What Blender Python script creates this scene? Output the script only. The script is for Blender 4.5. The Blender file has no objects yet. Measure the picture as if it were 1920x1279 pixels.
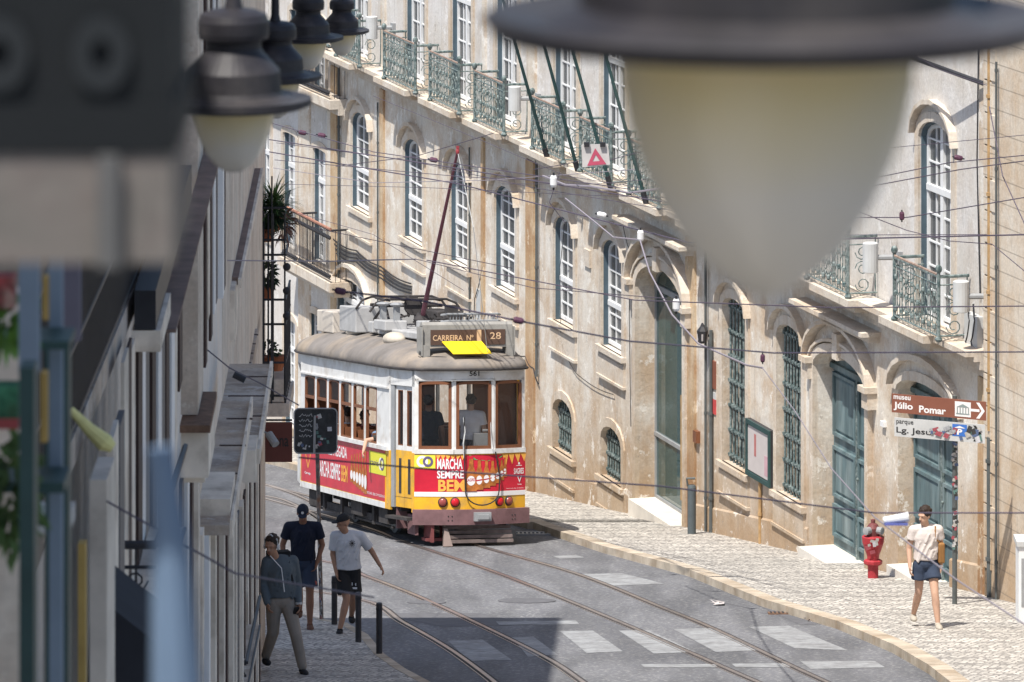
import bpy, math, random
from mathutils import Vector as V, Matrix
random.seed(7)
sc = bpy.context.scene
# ---------------------------------------------------------------- camera, sky, sun, exposure
F = 10667.0          # focal length in photograph pixels (200 mm on a 36 mm sensor)
CZ = 20.0            # camera height in the world
YH = -1200.0         # horizon row of the shifted lens
cam = bpy.data.cameras.new('camera'); co = bpy.data.objects.new('camera', cam)
sc.collection.objects.link(co); sc.camera = co
co.location = (0, 0, CZ); co.rotation_euler = (math.radians(90), 0, 0)
cam.lens = 200.0; cam.sensor_width = 36.0; cam.sensor_fit = 'HORIZONTAL'
cam.shift_y = -(639.5 - YH) / 1920.0
cam.clip_start = 0.1; cam.clip_end = 3000
cam.dof.use_dof = True; cam.dof.focus_distance = 101.0; cam.dof.aperture_fstop = 11.0
SUN_EL = math.radians(63); sdir = V((-0.57, -0.82, 0)).normalized()   # horizontal direction towards the sun
w = bpy.data.worlds.new('World'); sc.world = w; w.use_nodes = True
nt = w.node_tree; bg = nt.nodes['Background']
sky = nt.nodes.new('ShaderNodeTexSky'); sky.sky_type = 'NISHITA'; sky.sun_disc = False
sky.sun_elevation = SUN_EL; sky.sun_rotation = math.atan2(sdir.x, sdir.y); sky.air_density = 1.0; sky.dust_density = 1.5
nt.links.new(sky.outputs[0], bg.inputs[0]); bg.inputs[1].default_value = 0.105
sl = bpy.data.lights.new('sun', 'SUN'); sl.energy = 4.6; sl.angle = math.radians(0.5); sl.color = (1.0, 0.95, 0.87)
so = bpy.data.objects.new('sun', sl); sc.collection.objects.link(so)
tow = V((sdir.x * math.cos(SUN_EL), sdir.y * math.cos(SUN_EL), math.sin(SUN_EL)))
so.rotation_euler = tow.to_track_quat('Z', 'Y').to_euler(); so.location = (-30, -30, 90)
sc.view_settings.view_transform = 'Standard'; sc.view_settings.look = 'None'
sc.view_settings.exposure = 0.55; sc.view_settings.gamma = 1.0
sc.cycles.use_denoising = True; sc.cycles.max_bounces = 8; sc.cycles.transparent_max_bounces = 16

# ---------------------------------------------------------------- geometry helpers
def P(px, py, Y): return V(((px - 960) * Y / F, Y, CZ - (py - YH) * Y / F))
SL = 0.132                                     # the street drops 13 cm a metre
def G(Y): return CZ - 7.45 - SL * Y            # pavement level
KH = 0.12
def R(Y): return G(Y) - KH                     # road level
def YG(py): return 7.45 * F / (py - YH - SL * F)
def YR(py): return (7.45 + KH) * F / (py - YH - SL * F)
def PG(px, py, dz=0): Y = YG(py); return V(((px - 960) * Y / F, Y, G(Y) + dz))
def PR(px, py, dz=0): Y = YR(py); return V(((px - 960) * Y / F, Y, R(Y) + dz))
W = {}
class MB:
    def __init__(s): s.v = []; s.f = []
    def add(s, vs, fs):
        o = len(s.v); s.v += [V(a) for a in vs]; s.f += [tuple(i + o for i in f) for f in fs]; return s
    def quad(s, a, b, c, d): return s.add([a, b, c, d], [(0, 1, 2, 3)])
    def hexa(s, p): return s.add(p, [(0, 3, 2, 1), (4, 5, 6, 7), (0, 1, 5, 4), (1, 2, 6, 5), (2, 3, 7, 6), (3, 0, 4, 7)])
    def box(s, c, d, M=None):
        c = V(c); x, y, z = d[0] / 2, d[1] / 2, d[2] / 2
        p = [V((i * x, j * y, -z)) for i, j in ((-1, -1), (1, -1), (1, 1), (-1, 1))] + [V((i * x, j * y, z)) for i, j in ((-1, -1), (1, -1), (1, 1), (-1, 1))]
        return s.hexa([(M @ q if M else q) + c for q in p])
    def fbox(s, fr, u0, u1, n0, n1, z0, z1):      # box in a facade frame
        f = fr.pt
        return s.hexa([f(u0, n0, z0), f(u1, n0, z0), f(u1, n1, z0), f(u0, n1, z0), f(u0, n0, z1), f(u1, n0, z1), f(u1, n1, z1), f(u0, n1, z1)])
    def tube(s, pts, r, seg=8, cap=True, closed=False):
        pts = [V(p) for p in pts]; n = len(pts); rr = r if isinstance(r, (list, tuple)) else [r] * n
        vs = []; fs = []; prev = None
        for i, p in enumerate(pts):
            a = pts[i - 1] if (i or closed) else p; b = pts[(i + 1) % n] if (i < n - 1 or closed) else p
            t = (b - a).normalized()
            if prev is None: x = t.cross(V((0, 0, 1)) if abs(t.z) < .9 else V((1, 0, 0))).normalized()
            else:
                x = prev - t * prev.dot(t)
                x = x.normalized() if x.length > 1e-6 else t.orthogonal().normalized()
            prev = x; y = t.cross(x)
            for k in range(seg):
                a_ = 2 * math.pi * (k + .5) / seg
                vs.append(p + (x * math.cos(a_) + y * math.sin(a_)) * rr[i])
        m = n if closed else n - 1
        for i in range(m):
            for k in range(seg):
                j = (i + 1) % n
                fs.append((i * seg + k, i * seg + (k + 1) % seg, j * seg + (k + 1) % seg, j * seg + k))
        if cap and not closed: fs += [tuple(range(seg))[::-1], tuple(range((n - 1) * seg, n * seg))]
        return s.add(vs, fs)
    def lathe(s, c, prof, seg=24, M=None, cap=True):
        c = V(c); vs = []; fs = []; n = len(prof)
        for r, z in prof:
            for k in range(seg):
                a = 2 * math.pi * k / seg; q = V((r * math.cos(a), r * math.sin(a), z)); vs.append((M @ q if M else q) + c)
        for i in range(n - 1):
            for k in range(seg): fs.append((i * seg + k, i * seg + (k + 1) % seg, (i + 1) * seg + (k + 1) % seg, (i + 1) * seg + k))
        if cap: fs += [tuple(range(seg))[::-1], tuple(range((n - 1) * seg, n * seg))]
        return s.add(vs, fs)
    def ball(s, c, r, M=None, a=12, b=8):
        r = r if isinstance(r, (tuple, list)) else (r, r, r)
        vs = []; fs = []
        for i in range(b + 1):
            th = math.pi * (i if 0 < i < b else (0.02 if i == 0 else b - 0.02)) / b
            for k in range(a):
                ph = 2 * math.pi * k / a
                q = V((r[0] * math.sin(th) * math.cos(ph), r[1] * math.sin(th) * math.sin(ph), r[2] * math.cos(th)))
                vs.append((M @ q if M else q) + V(c))
        for i in range(b):
            for k in range(a): fs.append((i * a + k, (i + 1) * a + k, (i + 1) * a + (k + 1) % a, i * a + (k + 1) % a))
        fs += [tuple(range(a)), tuple(range(b * a, (b + 1) * a))[::-1]]
        return s.add(vs, fs)
    def prism(s, pts, d):
        d = V(d); n = len(pts); vs = [V(p) for p in pts] + [V(p) + d for p in pts]
        fs = [tuple(range(n))[::-1], tuple(range(n, 2 * n))] + [(i, (i + 1) % n, n + (i + 1) % n, n + i) for i in range(n)]
        return s.add(vs, fs)
    def ring(s, fr, A, B, n0, n1):                # closed ring between outlines A and B (u,z), from n0 to n1
        k = len(A); f = fr.pt
        vs = [f(u, n1, z) for u, z in A] + [f(u, n1, z) for u, z in B] + [f(u, n0, z) for u, z in A] + [f(u, n0, z) for u, z in B]
        fs = []
        for i in range(k):
            j = (i + 1) % k
            fs += [(i, j, k + j, k + i), (i, 2 * k + i, 2 * k + j, j), (k + i, k + j, 3 * k + j, 3 * k + i)]
        return s.add(vs, fs)
    def strip(s, fr, A, B, n0, n1):               # open ring
        k = len(A); f = fr.pt
        vs = [f(u, n1, z) for u, z in A] + [f(u, n1, z) for u, z in B] + [f(u, n0, z) for u, z in A] + [f(u, n0, z) for u, z in B]
        fs = [(0, k, 3 * k, 2 * k), (k - 1, 3 * k - 1, 4 * k - 1, 2 * k - 1)]
        for i in range(k - 1):
            j = i + 1
            fs += [(i, j, k + j, k + i), (i, 2 * k + i, 2 * k + j, j), (k + i, k + j, 3 * k + j, 3 * k + i)]
        return s.add(vs, fs)
    def build(s, name, mat, parent=None, M=None, smooth=False, label=None):
        me = bpy.data.meshes.new(name)
        if M is None:
            if parent: M = W[parent]
            else:
                xs = [v.x for v in s.v]; ys = [v.y for v in s.v]; zs = [v.z for v in s.v]
                M = Matrix.Translation(((min(xs) + max(xs)) / 2, (min(ys) + max(ys)) / 2, min(zs)))
            Mi = M.inverted(); vs = [Mi @ v for v in s.v]
        else: vs = s.v
        me.from_pydata([tuple(v) for v in vs], [], s.f); me.update()
        if smooth: me.polygons.foreach_set('use_smooth', [True] * len(me.polygons))
        me.materials.append(mat)
        return link(name, me, parent, M, label)
def link(name, me, parent, M, label=None):
    o = bpy.data.objects.new(name, me); sc.collection.objects.link(o)
    W[o] = M
    if parent: o.parent = parent; o.matrix_local = W[parent].inverted() @ M
    else: o.matrix_world = M
    if label: o['label'] = label
    return o
def thing(name, loc, label, cat, group=None, M=None):
    o = link(name, None, None, M if M else Matrix.Translation(V(loc)))
    o.empty_display_size = .2
    return tag(o, label, cat, group)
def tag(o, label, cat, group=None, kind=None):
    o['label'] = label; o['category'] = cat
    if group: o['group'] = group
    if kind: o['kind'] = kind
    return o
def struct(o): o['kind'] = 'structure'; return o
class Frame:
    def __init__(s, X0, Y0, dx, dy, side=1):
        l = math.hypot(dx, dy); s.d = (dx / l, dy / l); s.o = (X0, Y0)
        s.nn = (-s.d[1] * side, s.d[0] * side)     # side=1: normal to the left of the walking direction
    def pt(s, u, n, z): return V((s.o[0] + s.d[0] * u + s.nn[0] * n, s.o[1] + s.d[1] * u + s.nn[1] * n, z))
    def u(s, px, n=0):
        t = (px - 960) / F
        return (t * (s.o[1] + s.nn[1] * n) - s.o[0] - s.nn[0] * n) / (s.d[0] - t * s.d[1])
    def z(s, px, py, n=0): return CZ - (py - YH) * s.pt(s.u(px, n), n, 0).y / F
    def zc(s, u, py, n=0): return CZ - (py - YH) * s.pt(u, n, 0).y / F
def arch(u0, u1, zs, zsp, rise, k=8):            # opening outline, closed
    uc = (u0 + u1) / 2; hw = (u1 - u0) / 2
    return [(u0, zs), (u0, zsp)] + [(uc - hw * math.cos(math.pi * i / k), zsp + rise * math.sin(math.pi * i / k)) for i in range(1, k)] + [(u1, zsp), (u1, zs)]
def text2d(txt, bold=0.0):
    cu = bpy.data.curves.new('t', 'FONT'); cu.body = txt; cu.size = 1; cu.offset = bold; cu.resolution_u = 3
    o = bpy.data.objects.new('t', cu); sc.collection.objects.link(o)
    dg = bpy.context.evaluated_depsgraph_get(); me = bpy.data.meshes.new_from_object(o.evaluated_get(dg))
    vs = [tuple(v.co)[:2] for v in me.vertices]; fs = [tuple(p.vertices) for p in me.polygons]
    bpy.data.objects.remove(o); bpy.data.curves.remove(cu); bpy.data.meshes.remove(me)
    x0 = min(a for a, b in vs); x1 = max(a for a, b in vs); y0 = min(b for a, b in vs); y1 = max(b for a, b in vs)
    return [((a - x0) / (x1 - x0), (b - y0) / (y1 - y0)) for a, b in vs], fs
def put_text(mb, txt, fn, a0, a1, b0, b1, bold=0.0, skew=0):   # text fitted in the box, fn(a,b)->point
    vs, fs = text2d(txt, bold)
    mb.add([fn(a0 + (a1 - a0) * x, b0 + (b1 - b0) * y + skew * x) for x, y in vs], fs)
def disc(mb, fn, a, b, r, k=20, ry=None):
    mb.add([fn(a + r * math.cos(2 * math.pi * i / k), b + (ry or r) * math.sin(2 * math.pi * i / k)) for i in range(k)], [tuple(range(k))])
def ringm(mb, fn, a, b, r0, r1, k=24, sy=1):
    vs = [fn(a + r * math.cos(2 * math.pi * i / k), b + sy * r * math.sin(2 * math.pi * i / k)) for r in (r0, r1) for i in range(k)]
    mb.add(vs, [(i, (i + 1) % k, k + (i + 1) % k, k + i) for i in range(k)])
def poly(mb, fn, pts): mb.add([fn(a, b) for a, b in pts], [tuple(range(len(pts)))])

# ---------------------------------------------------------------- materials
def mat(name, col, rough=.8, metal=0, var=.12, scale=4.0, bump=0, bscale=None, col2=None, c2amt=.4, c2scale=1.5, spec=.3, stretch=None, emit=None, coat=0, alpha=None):
    m = bpy.data.materials.new(name); m.use_nodes = True; n = m.node_tree; L = n.links; b = n.nodes['Principled BSDF']
    b.inputs['Roughness'].default_value = rough; b.inputs['Metallic'].default_value = metal
    b.inputs['Specular IOR Level'].default_value = spec; b.inputs['Coat Weight'].default_value = coat
    tc = n.nodes.new('ShaderNodeTexCoord'); mp = n.nodes.new('ShaderNodeMapping'); L.new(tc.outputs['Object'], mp.inputs[0])
    if stretch: mp.inputs['Scale'].default_value = stretch
    def noise(s, det=5):
        t = n.nodes.new('ShaderNodeTexNoise'); t.inputs['Scale'].default_value = s; t.inputs['Detail'].default_value = det; t.inputs['Roughness'].default_value = .62
        L.new(mp.outputs[0], t.inputs['Vector']); return t
    def mix(a, b_, fac, mode='MIX'):
        x = n.nodes.new('ShaderNodeMix'); x.data_type = 'RGBA'; x.blend_type = mode
        for s_, i in ((fac, 0), (a, 6), (b_, 7)):
            if hasattr(s_, 'default_value'): L.new(s_, x.inputs[i])
            else: x.inputs[i].default_value = s_ if i == 0 else (*s_, 1)
        return x.outputs[2]
    def ramp(src, a, b_):
        x = n.nodes.new('ShaderNodeMapRange'); x.inputs[1].default_value = a; x.inputs[2].default_value = b_; L.new(src, x.inputs[0]); return x.outputs[0]
    c = None
    if col2 is not None:
        c = mix(col, col2, ramp(noise(c2scale).outputs[0], .62 - c2amt * .35, .62 + .06))
    if var:
        k = ramp(noise(scale).outputs[0], .3, .7)
        dark = mix((1 - var * 1.6,) * 3, (1 + var * .6,) * 3, k)
        c = mix(c if c is not None else col, dark, 1.0, 'MULTIPLY')
    if c is not None: L.new(c, b.inputs['Base Color'])
    else: b.inputs['Base Color'].default_value = (*col, 1)
    if bump:
        bp = n.nodes.new('ShaderNodeBump'); bp.inputs['Strength'].default_value = bump; bp.inputs['Distance'].default_value = .02
        L.new(noise(bscale or scale * 4, 3).outputs[0], bp.inputs['Height']); L.new(bp.outputs[0], b.inputs['Normal'])
    if emit: b.inputs['Emission Color'].default_value = (*emit[0], 1); b.inputs['Emission Strength'].default_value = emit[1]
    if alpha is not None: b.inputs['Alpha'].default_value = alpha
    m['h'] = 1
    return m
def nodes_of(m): return m.node_tree.nodes, m.node_tree.links, m.node_tree.nodes['Principled BSDF']

def stone_wall(name, base, stain, pale, peel=False, amt=.5, courses=None):
    """weathered wall: patches, vertical streaks, dirt rising from the sloping pavement"""
    m = bpy.data.materials.new(name); m.use_nodes = True; n, L, b = nodes_of(m); b.inputs['Roughness'].default_value = .9; b.inputs['Specular IOR Level'].default_value = .15
    geo = n.new('ShaderNodeNewGeometry')
    def mp(sx, sy, sz):
        a = n.new('ShaderNodeMapping'); a.inputs['Scale'].default_value = (sx, sy, sz); L.new(geo.outputs['Position'], a.inputs[0]); return a
    def noise(a, s, det=6, r=.65):
        t = n.new('ShaderNodeTexNoise'); t.inputs['Scale'].default_value = s; t.inputs['Detail'].default_value = det; t.inputs['Roughness'].default_value = r
        L.new(a.outputs[0], t.inputs['Vector']); return t.outputs[0]
    def mr(src, a, b_, c=0, d=1):
        x = n.new('ShaderNodeMapRange'); x.inputs[1].default_value = a; x.inputs[2].default_value = b_; x.inputs[3].default_value = c; x.inputs[4].default_value = d; L.new(src, x.inputs[0]); return x.outputs[0]
    def mix(a, b_, f, mode='MIX'):
        x = n.new('ShaderNodeMix'); x.data_type = 'RGBA'; x.blend_type = mode
        for s_, i in ((f, 0), (a, 6), (b_, 7)):
            if hasattr(s_, 'default_value'): L.new(s_, x.inputs[i])
            else: x.inputs[i].default_value = s_ if i == 0 else (*s_, 1)
        return x.outputs[2]
    def mth(op, a, b_):
        x = n.new('ShaderNodeMath'); x.operation = op; x.use_clamp = op == 'MULTIPLY_ADD'
        for s_, i in ((a, 0), (b_, 1)):
            if hasattr(s_, 'default_value'): L.new(s_, x.inputs[i])
            else: x.inputs[i].default_value = s_
        return x.outputs[0]
    iso = mp(1, 1, 1); st = mp(1, 1, .16)
    c = mix(base, pale, mr(noise(iso, .8), .42, .62))
    c = mix(c, stain, mth('MULTIPLY', mr(noise(iso, 1.1, 8, .7), .46, .62), amt))
    c = mix(c, stain, mth('MULTIPLY', mr(noise(st, 2.2, 6), .52, .70), amt * .8))
    # height above the pavement
    sep = n.new('ShaderNodeSeparateXYZ'); L.new(geo.outputs['Position'], sep.inputs[0])
    h = mth('ADD', mth('MULTIPLY', sep.outputs[1], SL), sep.outputs[2])       # z + SL*Y
    h = mth('SUBTRACT', h, CZ - 7.45)
    hd = mth('ADD', h, mth('MULTIPLY', noise(iso, 1.4), -3.0))
    c = mix(c, tuple(x * .8 for x in stain), mth('MULTIPLY', mr(hd, -1.4, .9, 1, 0), amt * 1.5))
    c = mix(c, (.27, .245, .225), mth('MULTIPLY', mr(noise(st, 7, 5), .58, .72), .28))
    if peel:
        c = mix(c, tuple(min(1, x * 1.12) for x in pale), mth('MULTIPLY', mr(noise(iso, 2.3, 10, .75), .575, .60), .75))      # flaked paint with sharp rims
        c = mix(c, (.30, .26, .22), mth('MULTIPLY', mr(noise(iso, 4.1, 10, .78), .615, .635), .6))
        drip = mp(2.2, 2.2, .10); c = mix(c, (.24, .20, .17), mth('MULTIPLY', mr(noise(drip, 2.6, 3, .5), .62, .70), .30))
    fine = mr(noise(iso, 22, 4), .3, .7, .86, 1.06); g = n.new('ShaderNodeCombineColor')
    for i in range(3): L.new(fine, g.inputs[i])
    c = mix(c, g.outputs[0], 1.0, 'MULTIPLY')
    if courses:
        br = n.new('ShaderNodeTexWave'); br.wave_type = 'BANDS'; br.bands_direction = 'Z'; br.inputs['Scale'].default_value = courses; br.inputs['Distortion'].default_value = .15
        L.new(mp(0, 0, 1).outputs[0], br.inputs['Vector'])
        c = mix(c, (.2, .17, .14), mth('MULTIPLY', mr(br.outputs['Fac'], .985, 1.0), .6))
    L.new(c, b.inputs['Base Color'])
    bp = n.new('ShaderNodeBump'); bp.inputs['Strength'].default_value = .35; bp.inputs['Distance'].default_value = .03; L.new(noise(iso, 9, 8), bp.inputs['Height']); L.new(bp.outputs[0], b.inputs['Normal'])
    return m

limestone = stone_wall('limestone', (.64, .575, .49), (.45, .31, .19), (.70, .67, .62), peel=True, amt=.60)
trimstone = stone_wall('trim_stone', (.60, .54, .465), (.44, .30, .17), (.62, .56, .49), peel=True, amt=.42)
plaster = stone_wall('plaster', (.60, .57, .53), (.46, .36, .27), (.66, .64, .62), peel=True, amt=.22)
nearstone = stone_wall('near_stone', (.62, .54, .44), (.48, .33, .2), (.66, .60, .52), amt=.5, courses=.9)
leftstone = stone_wall('left_stone', (.72, .62, .52), (.36, .27, .20), (.66, .60, .52), peel=True, amt=.45)
leftplaster = stone_wall('left_plaster', (.80, .71, .62), (.46, .40, .35), (.74, .70, .65), amt=.2)
ledgestone = stone_wall('ledge_stone', (.52, .42, .33), (.20, .16, .13), (.48, .44, .40), peel=True, amt=.6)
ochrestone = stone_wall('ochre_stone', (.50, .36, .22), (.36, .20, .10), (.58, .47, .34), peel=True, amt=.7)
M_railtop = mat('rusty_rail_top', (.30, .22, .18), .8, var=.3, scale=6)
M_white = mat('white_paint', (.74, .75, .76), .5, var=.06)
M_casing = mat('blue_grey_paint', (.085, .125, .155), .5, var=.15)
M_teal = mat('teal_iron', (.05, .088, .092), .55, var=.25, scale=9, col2=(.30, .35, .34), c2amt=.75, c2scale=14)
M_teald = mat('teal_door_paint', (.115, .175, .19), .6, var=.3, scale=3, bump=.2, col2=(.22, .27, .275), c2amt=.4, c2scale=2.5, stretch=(1, 1, .2))
M_darkteal = mat('dark_green_iron', (.03, .07, .07), .5, var=.2)
M_iron = mat('black_iron', (.035, .035, .04), .5, var=.2)
M_grey = mat('grey_metal', (.30, .31, .32), .5, var=.12)
M_lgrey = mat('light_grey_paint', (.52, .53, .53), .55, var=.08)
M_wood = mat('brown_varnished_wood', (.20, .082, .042), .4, var=.2, scale=3, stretch=(1, 1, .3))
M_curtains = [mat('curtain_grey', (.26, .26, .25), .95, var=.2, scale=5, stretch=(6, 6, .3)), mat('curtain_dim', (.13, .13, .135), .95, var=.3, scale=3), mat('curtain_pale', (.60, .58, .54), .95, var=.2, scale=5, stretch=(6, 6, .3))]
M_curtain = mat('curtain_cloth', (.45, .44, .42), .95, var=.2, scale=5, stretch=(6, 6, .3))
M_dark = mat('dark_interior', (.03, .03, .035), .9, var=0)
M_pipe = mat('rusty_pipe', (.42, .27, .13), .6, var=.25, scale=6)
M_darkpipe = mat('dark_pipe', (.10, .11, .11), .5, var=.2)
M_rust = mat('rust_iron', (.20, .12, .08), .8, var=.3, scale=12)
def glassmat(name, tint, rough=.03, alpha=.35, spec=.6):
    m = bpy.data.materials.new(name); m.use_nodes = True; n, L, b = nodes_of(m)
    b.inputs['Base Color'].default_value = (*tint, 1); b.inputs['Roughness'].default_value = rough; b.inputs['Alpha'].default_value = alpha; b.inputs['Specular IOR Level'].default_value = spec
    return m
M_pane = glassmat('window_pane', (.16, .17, .18), .06, .55)
M_tglass = glassmat('tram_glass', (.035, .04, .045), .02, .28, .8)
M_shop = glassmat('green_glass', (.05, .12, .12), .02, .62, .9)
# ================================================================ ground
def asphalt():
    m = mat('asphalt', (.158, .160, .172), .8, var=.12, scale=.9, col2=(.12, .122, .134), c2amt=.6, c2scale=.45, bump=.25, bscale=60, spec=.25)
    n, L, b = nodes_of(m)
    src = b.inputs['Base Color'].links[0].from_socket
    tc = n.new('ShaderNodeTexCoord'); nz = n.new('ShaderNodeTexNoise'); nz.inputs['Scale'].default_value = 17; nz.inputs['Detail'].default_value = 4; L.new(tc.outputs['Object'], nz.inputs['Vector'])
    mr = n.new('ShaderNodeMapRange'); mr.inputs[1].default_value = .52; mr.inputs[2].default_value = .66; L.new(nz.outputs[0], mr.inputs[0])
    mx = n.new('ShaderNodeMix'); mx.data_type = 'RGBA'; L.new(mr.outputs[0], mx.inputs[0]); L.new(src, mx.inputs[6]); mx.inputs[7].default_value = (.25, .25, .25, 1)
    mp = n.new('ShaderNodeMapping'); mp.inputs['Scale'].default_value = (1.1, .10, 1); mp.inputs['Rotation'].default_value = (0, 0, .2); L.new(tc.outputs['Object'], mp.inputs[0])
    n2 = n.new('ShaderNodeTexNoise'); n2.inputs['Scale'].default_value = 1.6; n2.inputs['Detail'].default_value = 7; L.new(mp.outputs[0], n2.inputs['Vector'])
    m2 = n.new('ShaderNodeMapRange'); m2.inputs[1].default_value = .40; m2.inputs[2].default_value = .62; m2.inputs[3].default_value = .80; m2.inputs[4].default_value = 1.12; L.new(n2.outputs[0], m2.inputs[0])
    cc = n.new('ShaderNodeCombineColor'); [L.new(m2.outputs[0], cc.inputs[i]) for i in range(3)]
    mm = n.new('ShaderNodeMix'); mm.data_type = 'RGBA'; mm.blend_type = 'MULTIPLY'; mm.inputs[0].default_value = 1; L.new(mx.outputs[2], mm.inputs[6]); L.new(cc.outputs[0], mm.inputs[7])
    L.new(mm.outputs[2], b.inputs['Base Color']); return m
def cobble(name, light, gap, sc_=(9, 9, 9)):
    m = bpy.data.materials.new(name); m.use_nodes = True; n, L, b = nodes_of(m); b.inputs['Roughness'].default_value = .7
    tc = n.new('ShaderNodeTexCoord'); mp = n.new('ShaderNodeMapping'); mp.inputs['Scale'].default_value = sc_; mp.inputs['Rotation'].default_value = (0, 0, .5); L.new(tc.outputs['Object'], mp.inputs[0])
    vo = n.new('ShaderNodeTexVoronoi'); vo.feature = 'DISTANCE_TO_EDGE'; vo.inputs['Scale'].default_value = 1; vo.inputs['Randomness'].default_value = .5; L.new(mp.outputs[0], vo.inputs['Vector'])
    vc = n.new('ShaderNodeTexVoronoi'); vc.inputs['Scale'].default_value = 1; vc.inputs['Randomness'].default_value = .5; L.new(mp.outputs[0], vc.inputs['Vector'])
    nz = n.new('ShaderNodeTexNoise'); nz.inputs['Scale'].default_value = .9; nz.inputs['Detail'].default_value = 5; L.new(tc.outputs['Object'], nz.inputs['Vector'])
    mr = n.new('ShaderNodeMapRange'); mr.inputs[1].default_value = .04; mr.inputs[2].default_value = .16; L.new(vo.outputs[0], mr.inputs[0])
    bw = n.new('ShaderNodeSeparateColor'); L.new(vc.outputs['Color'], bw.inputs[0])
    t = n.new('ShaderNodeMapRange'); t.inputs[3].default_value = .66; t.inputs[4].default_value = 1.08; L.new(bw.outputs[0], t.inputs[0])
    pn = n.new('ShaderNodeMapRange'); pn.inputs[1].default_value = .35; pn.inputs[2].default_value = .65; pn.inputs[3].default_value = .82; pn.inputs[4].default_value = 1.05; L.new(nz.outputs[0], pn.inputs[0])
    mu = n.new('ShaderNodeMath'); mu.operation = 'MULTIPLY'; L.new(t.outputs[0], mu.inputs[0]); L.new(pn.outputs[0], mu.inputs[1])
    cc = n.new('ShaderNodeCombineColor'); [L.new(mu.outputs[0], cc.inputs[i]) for i in range(3)]
    a = n.new('ShaderNodeMix'); a.data_type = 'RGBA'; a.blend_type = 'MULTIPLY'; a.inputs[0].default_value = 1; a.inputs[6].default_value = (*light, 1); L.new(cc.outputs[0], a.inputs[7])
    c = n.new('ShaderNodeMix'); c.data_type = 'RGBA'; L.new(mr.outputs[0], c.inputs[0]); c.inputs[6].default_value = (*gap, 1); L.new(a.outputs[2], c.inputs[7]); L.new(c.outputs[2], b.inputs['Base Color'])
    bp = n.new('ShaderNodeBump'); bp.inputs['Strength'].default_value = .6; bp.inputs['Distance'].default_value = .012; L.new(mr.outputs[0], bp.inputs['Height']); L.new(bp.outputs[0], b.inputs['Normal'])
    return m
M_asph = asphalt(); M_cob = cobble('limestone_cobbles', (.60, .565, .51), (.22, .205, .19), (10, 6.5, 10))
M_kerb = mat('kerb_stone', (.52, .45, .36), .85, var=.2, scale=2.5, col2=(.36, .28, .2), c2amt=.5, c2scale=1.2, bump=.2)
M_paint = mat('worn_road_paint', (.33, .34, .35), .8, var=.15, scale=12, col2=(.21, .21, .215), c2amt=.7, c2scale=3.5)
M_patch = mat('tar_patch', (.13, .13, .14), .9, var=.15, scale=6)
M_rail = mat('worn_rail_steel', (.50, .44, .42), .28, metal=.8, var=.15, scale=3)
M_slot = mat('rail_groove', (.05, .045, .045), .9)

g = MB(); N = 40
for i in range(N):
    y0 = -20 + i * 8; y1 = y0 + 8
    for x0, x1 in ((-60, -8), (-8, 16), (16, 60)): g.quad((x0, y0, R(y0)), (x1, y0, R(y0)), (x1, y1, R(y1)), (x0, y1, R(y1)))
struct(g.build('road', M_asph))
def rp(x, y, d=0): return V((x, y, R(y) + d))
def gp(x, y, d=0): return V((x, y, G(y) + d))
# right pavement and kerb
FR = Frame(32.7 - .29 * 84.5, 84.5, -.29, 1, 1)          # long town house; normal points to the street
def fxy(Y): return 32.7 - .29 * Y
kp = [(985, 974), (1025, 989), (1131, 1024), (1291, 1067), (1431, 1124), (1569, 1164), (1673, 1208), (1741, 1247), (1782, 1279), (1850, 1345)]
kerb = [(PG(a, b).x, PG(a, b).y) for a, b in kp]
far = [(fxy(y) - 2.55, y) for y in (200, 160, 135, 120, 108, 103)]
kerb = far + kerb + [(kerb[-1][0] + .4, 58), (kerb[-1][0] + 3, 30)]
M_ = MB(); kt = MB(); KW = .26
for i in range(len(kerb) - 1):
    a, b = kerb[i], kerb[i + 1]
    wa = fxy(a[1]) + .3; wb = fxy(b[1]) + .3
    if a[1] < 80: wa = max(wa, 0) + 1
    if b[1] < 80: wb = wb + 1
    M_.quad(gp(a[0] + KW, a[1]), gp(wa, a[1]), gp(wb, b[1]), gp(b[0] + KW, b[1]))
    n = max(1, int(math.hypot(a[0] - b[0], a[1] - b[1]) / 1.1))
    for k in range(n):
        s0, s1 = k / n, (k + 1) / n - .012 / max(1, math.hypot(a[0] - b[0], a[1] - b[1]))
        x0, y0, x1, y1 = [a[j] + (b[j] - a[j]) * s for s in (s0, s1) for j in (0, 1)]
        dz = .004 + random.uniform(-.004, .006)
        kt.hexa([gp(x0, y0, -.2), gp(x0 + KW, y0, -.2), gp(x1 + KW, y1, -.2), gp(x1, y1, -.2), gp(x0, y0, dz), gp(x0 + KW, y0, dz), gp(x1 + KW, y1, dz), gp(x1, y1, dz)])
struct(M_.build('pavement', M_cob)); struct(kt.build('kerb', M_kerb))
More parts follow.
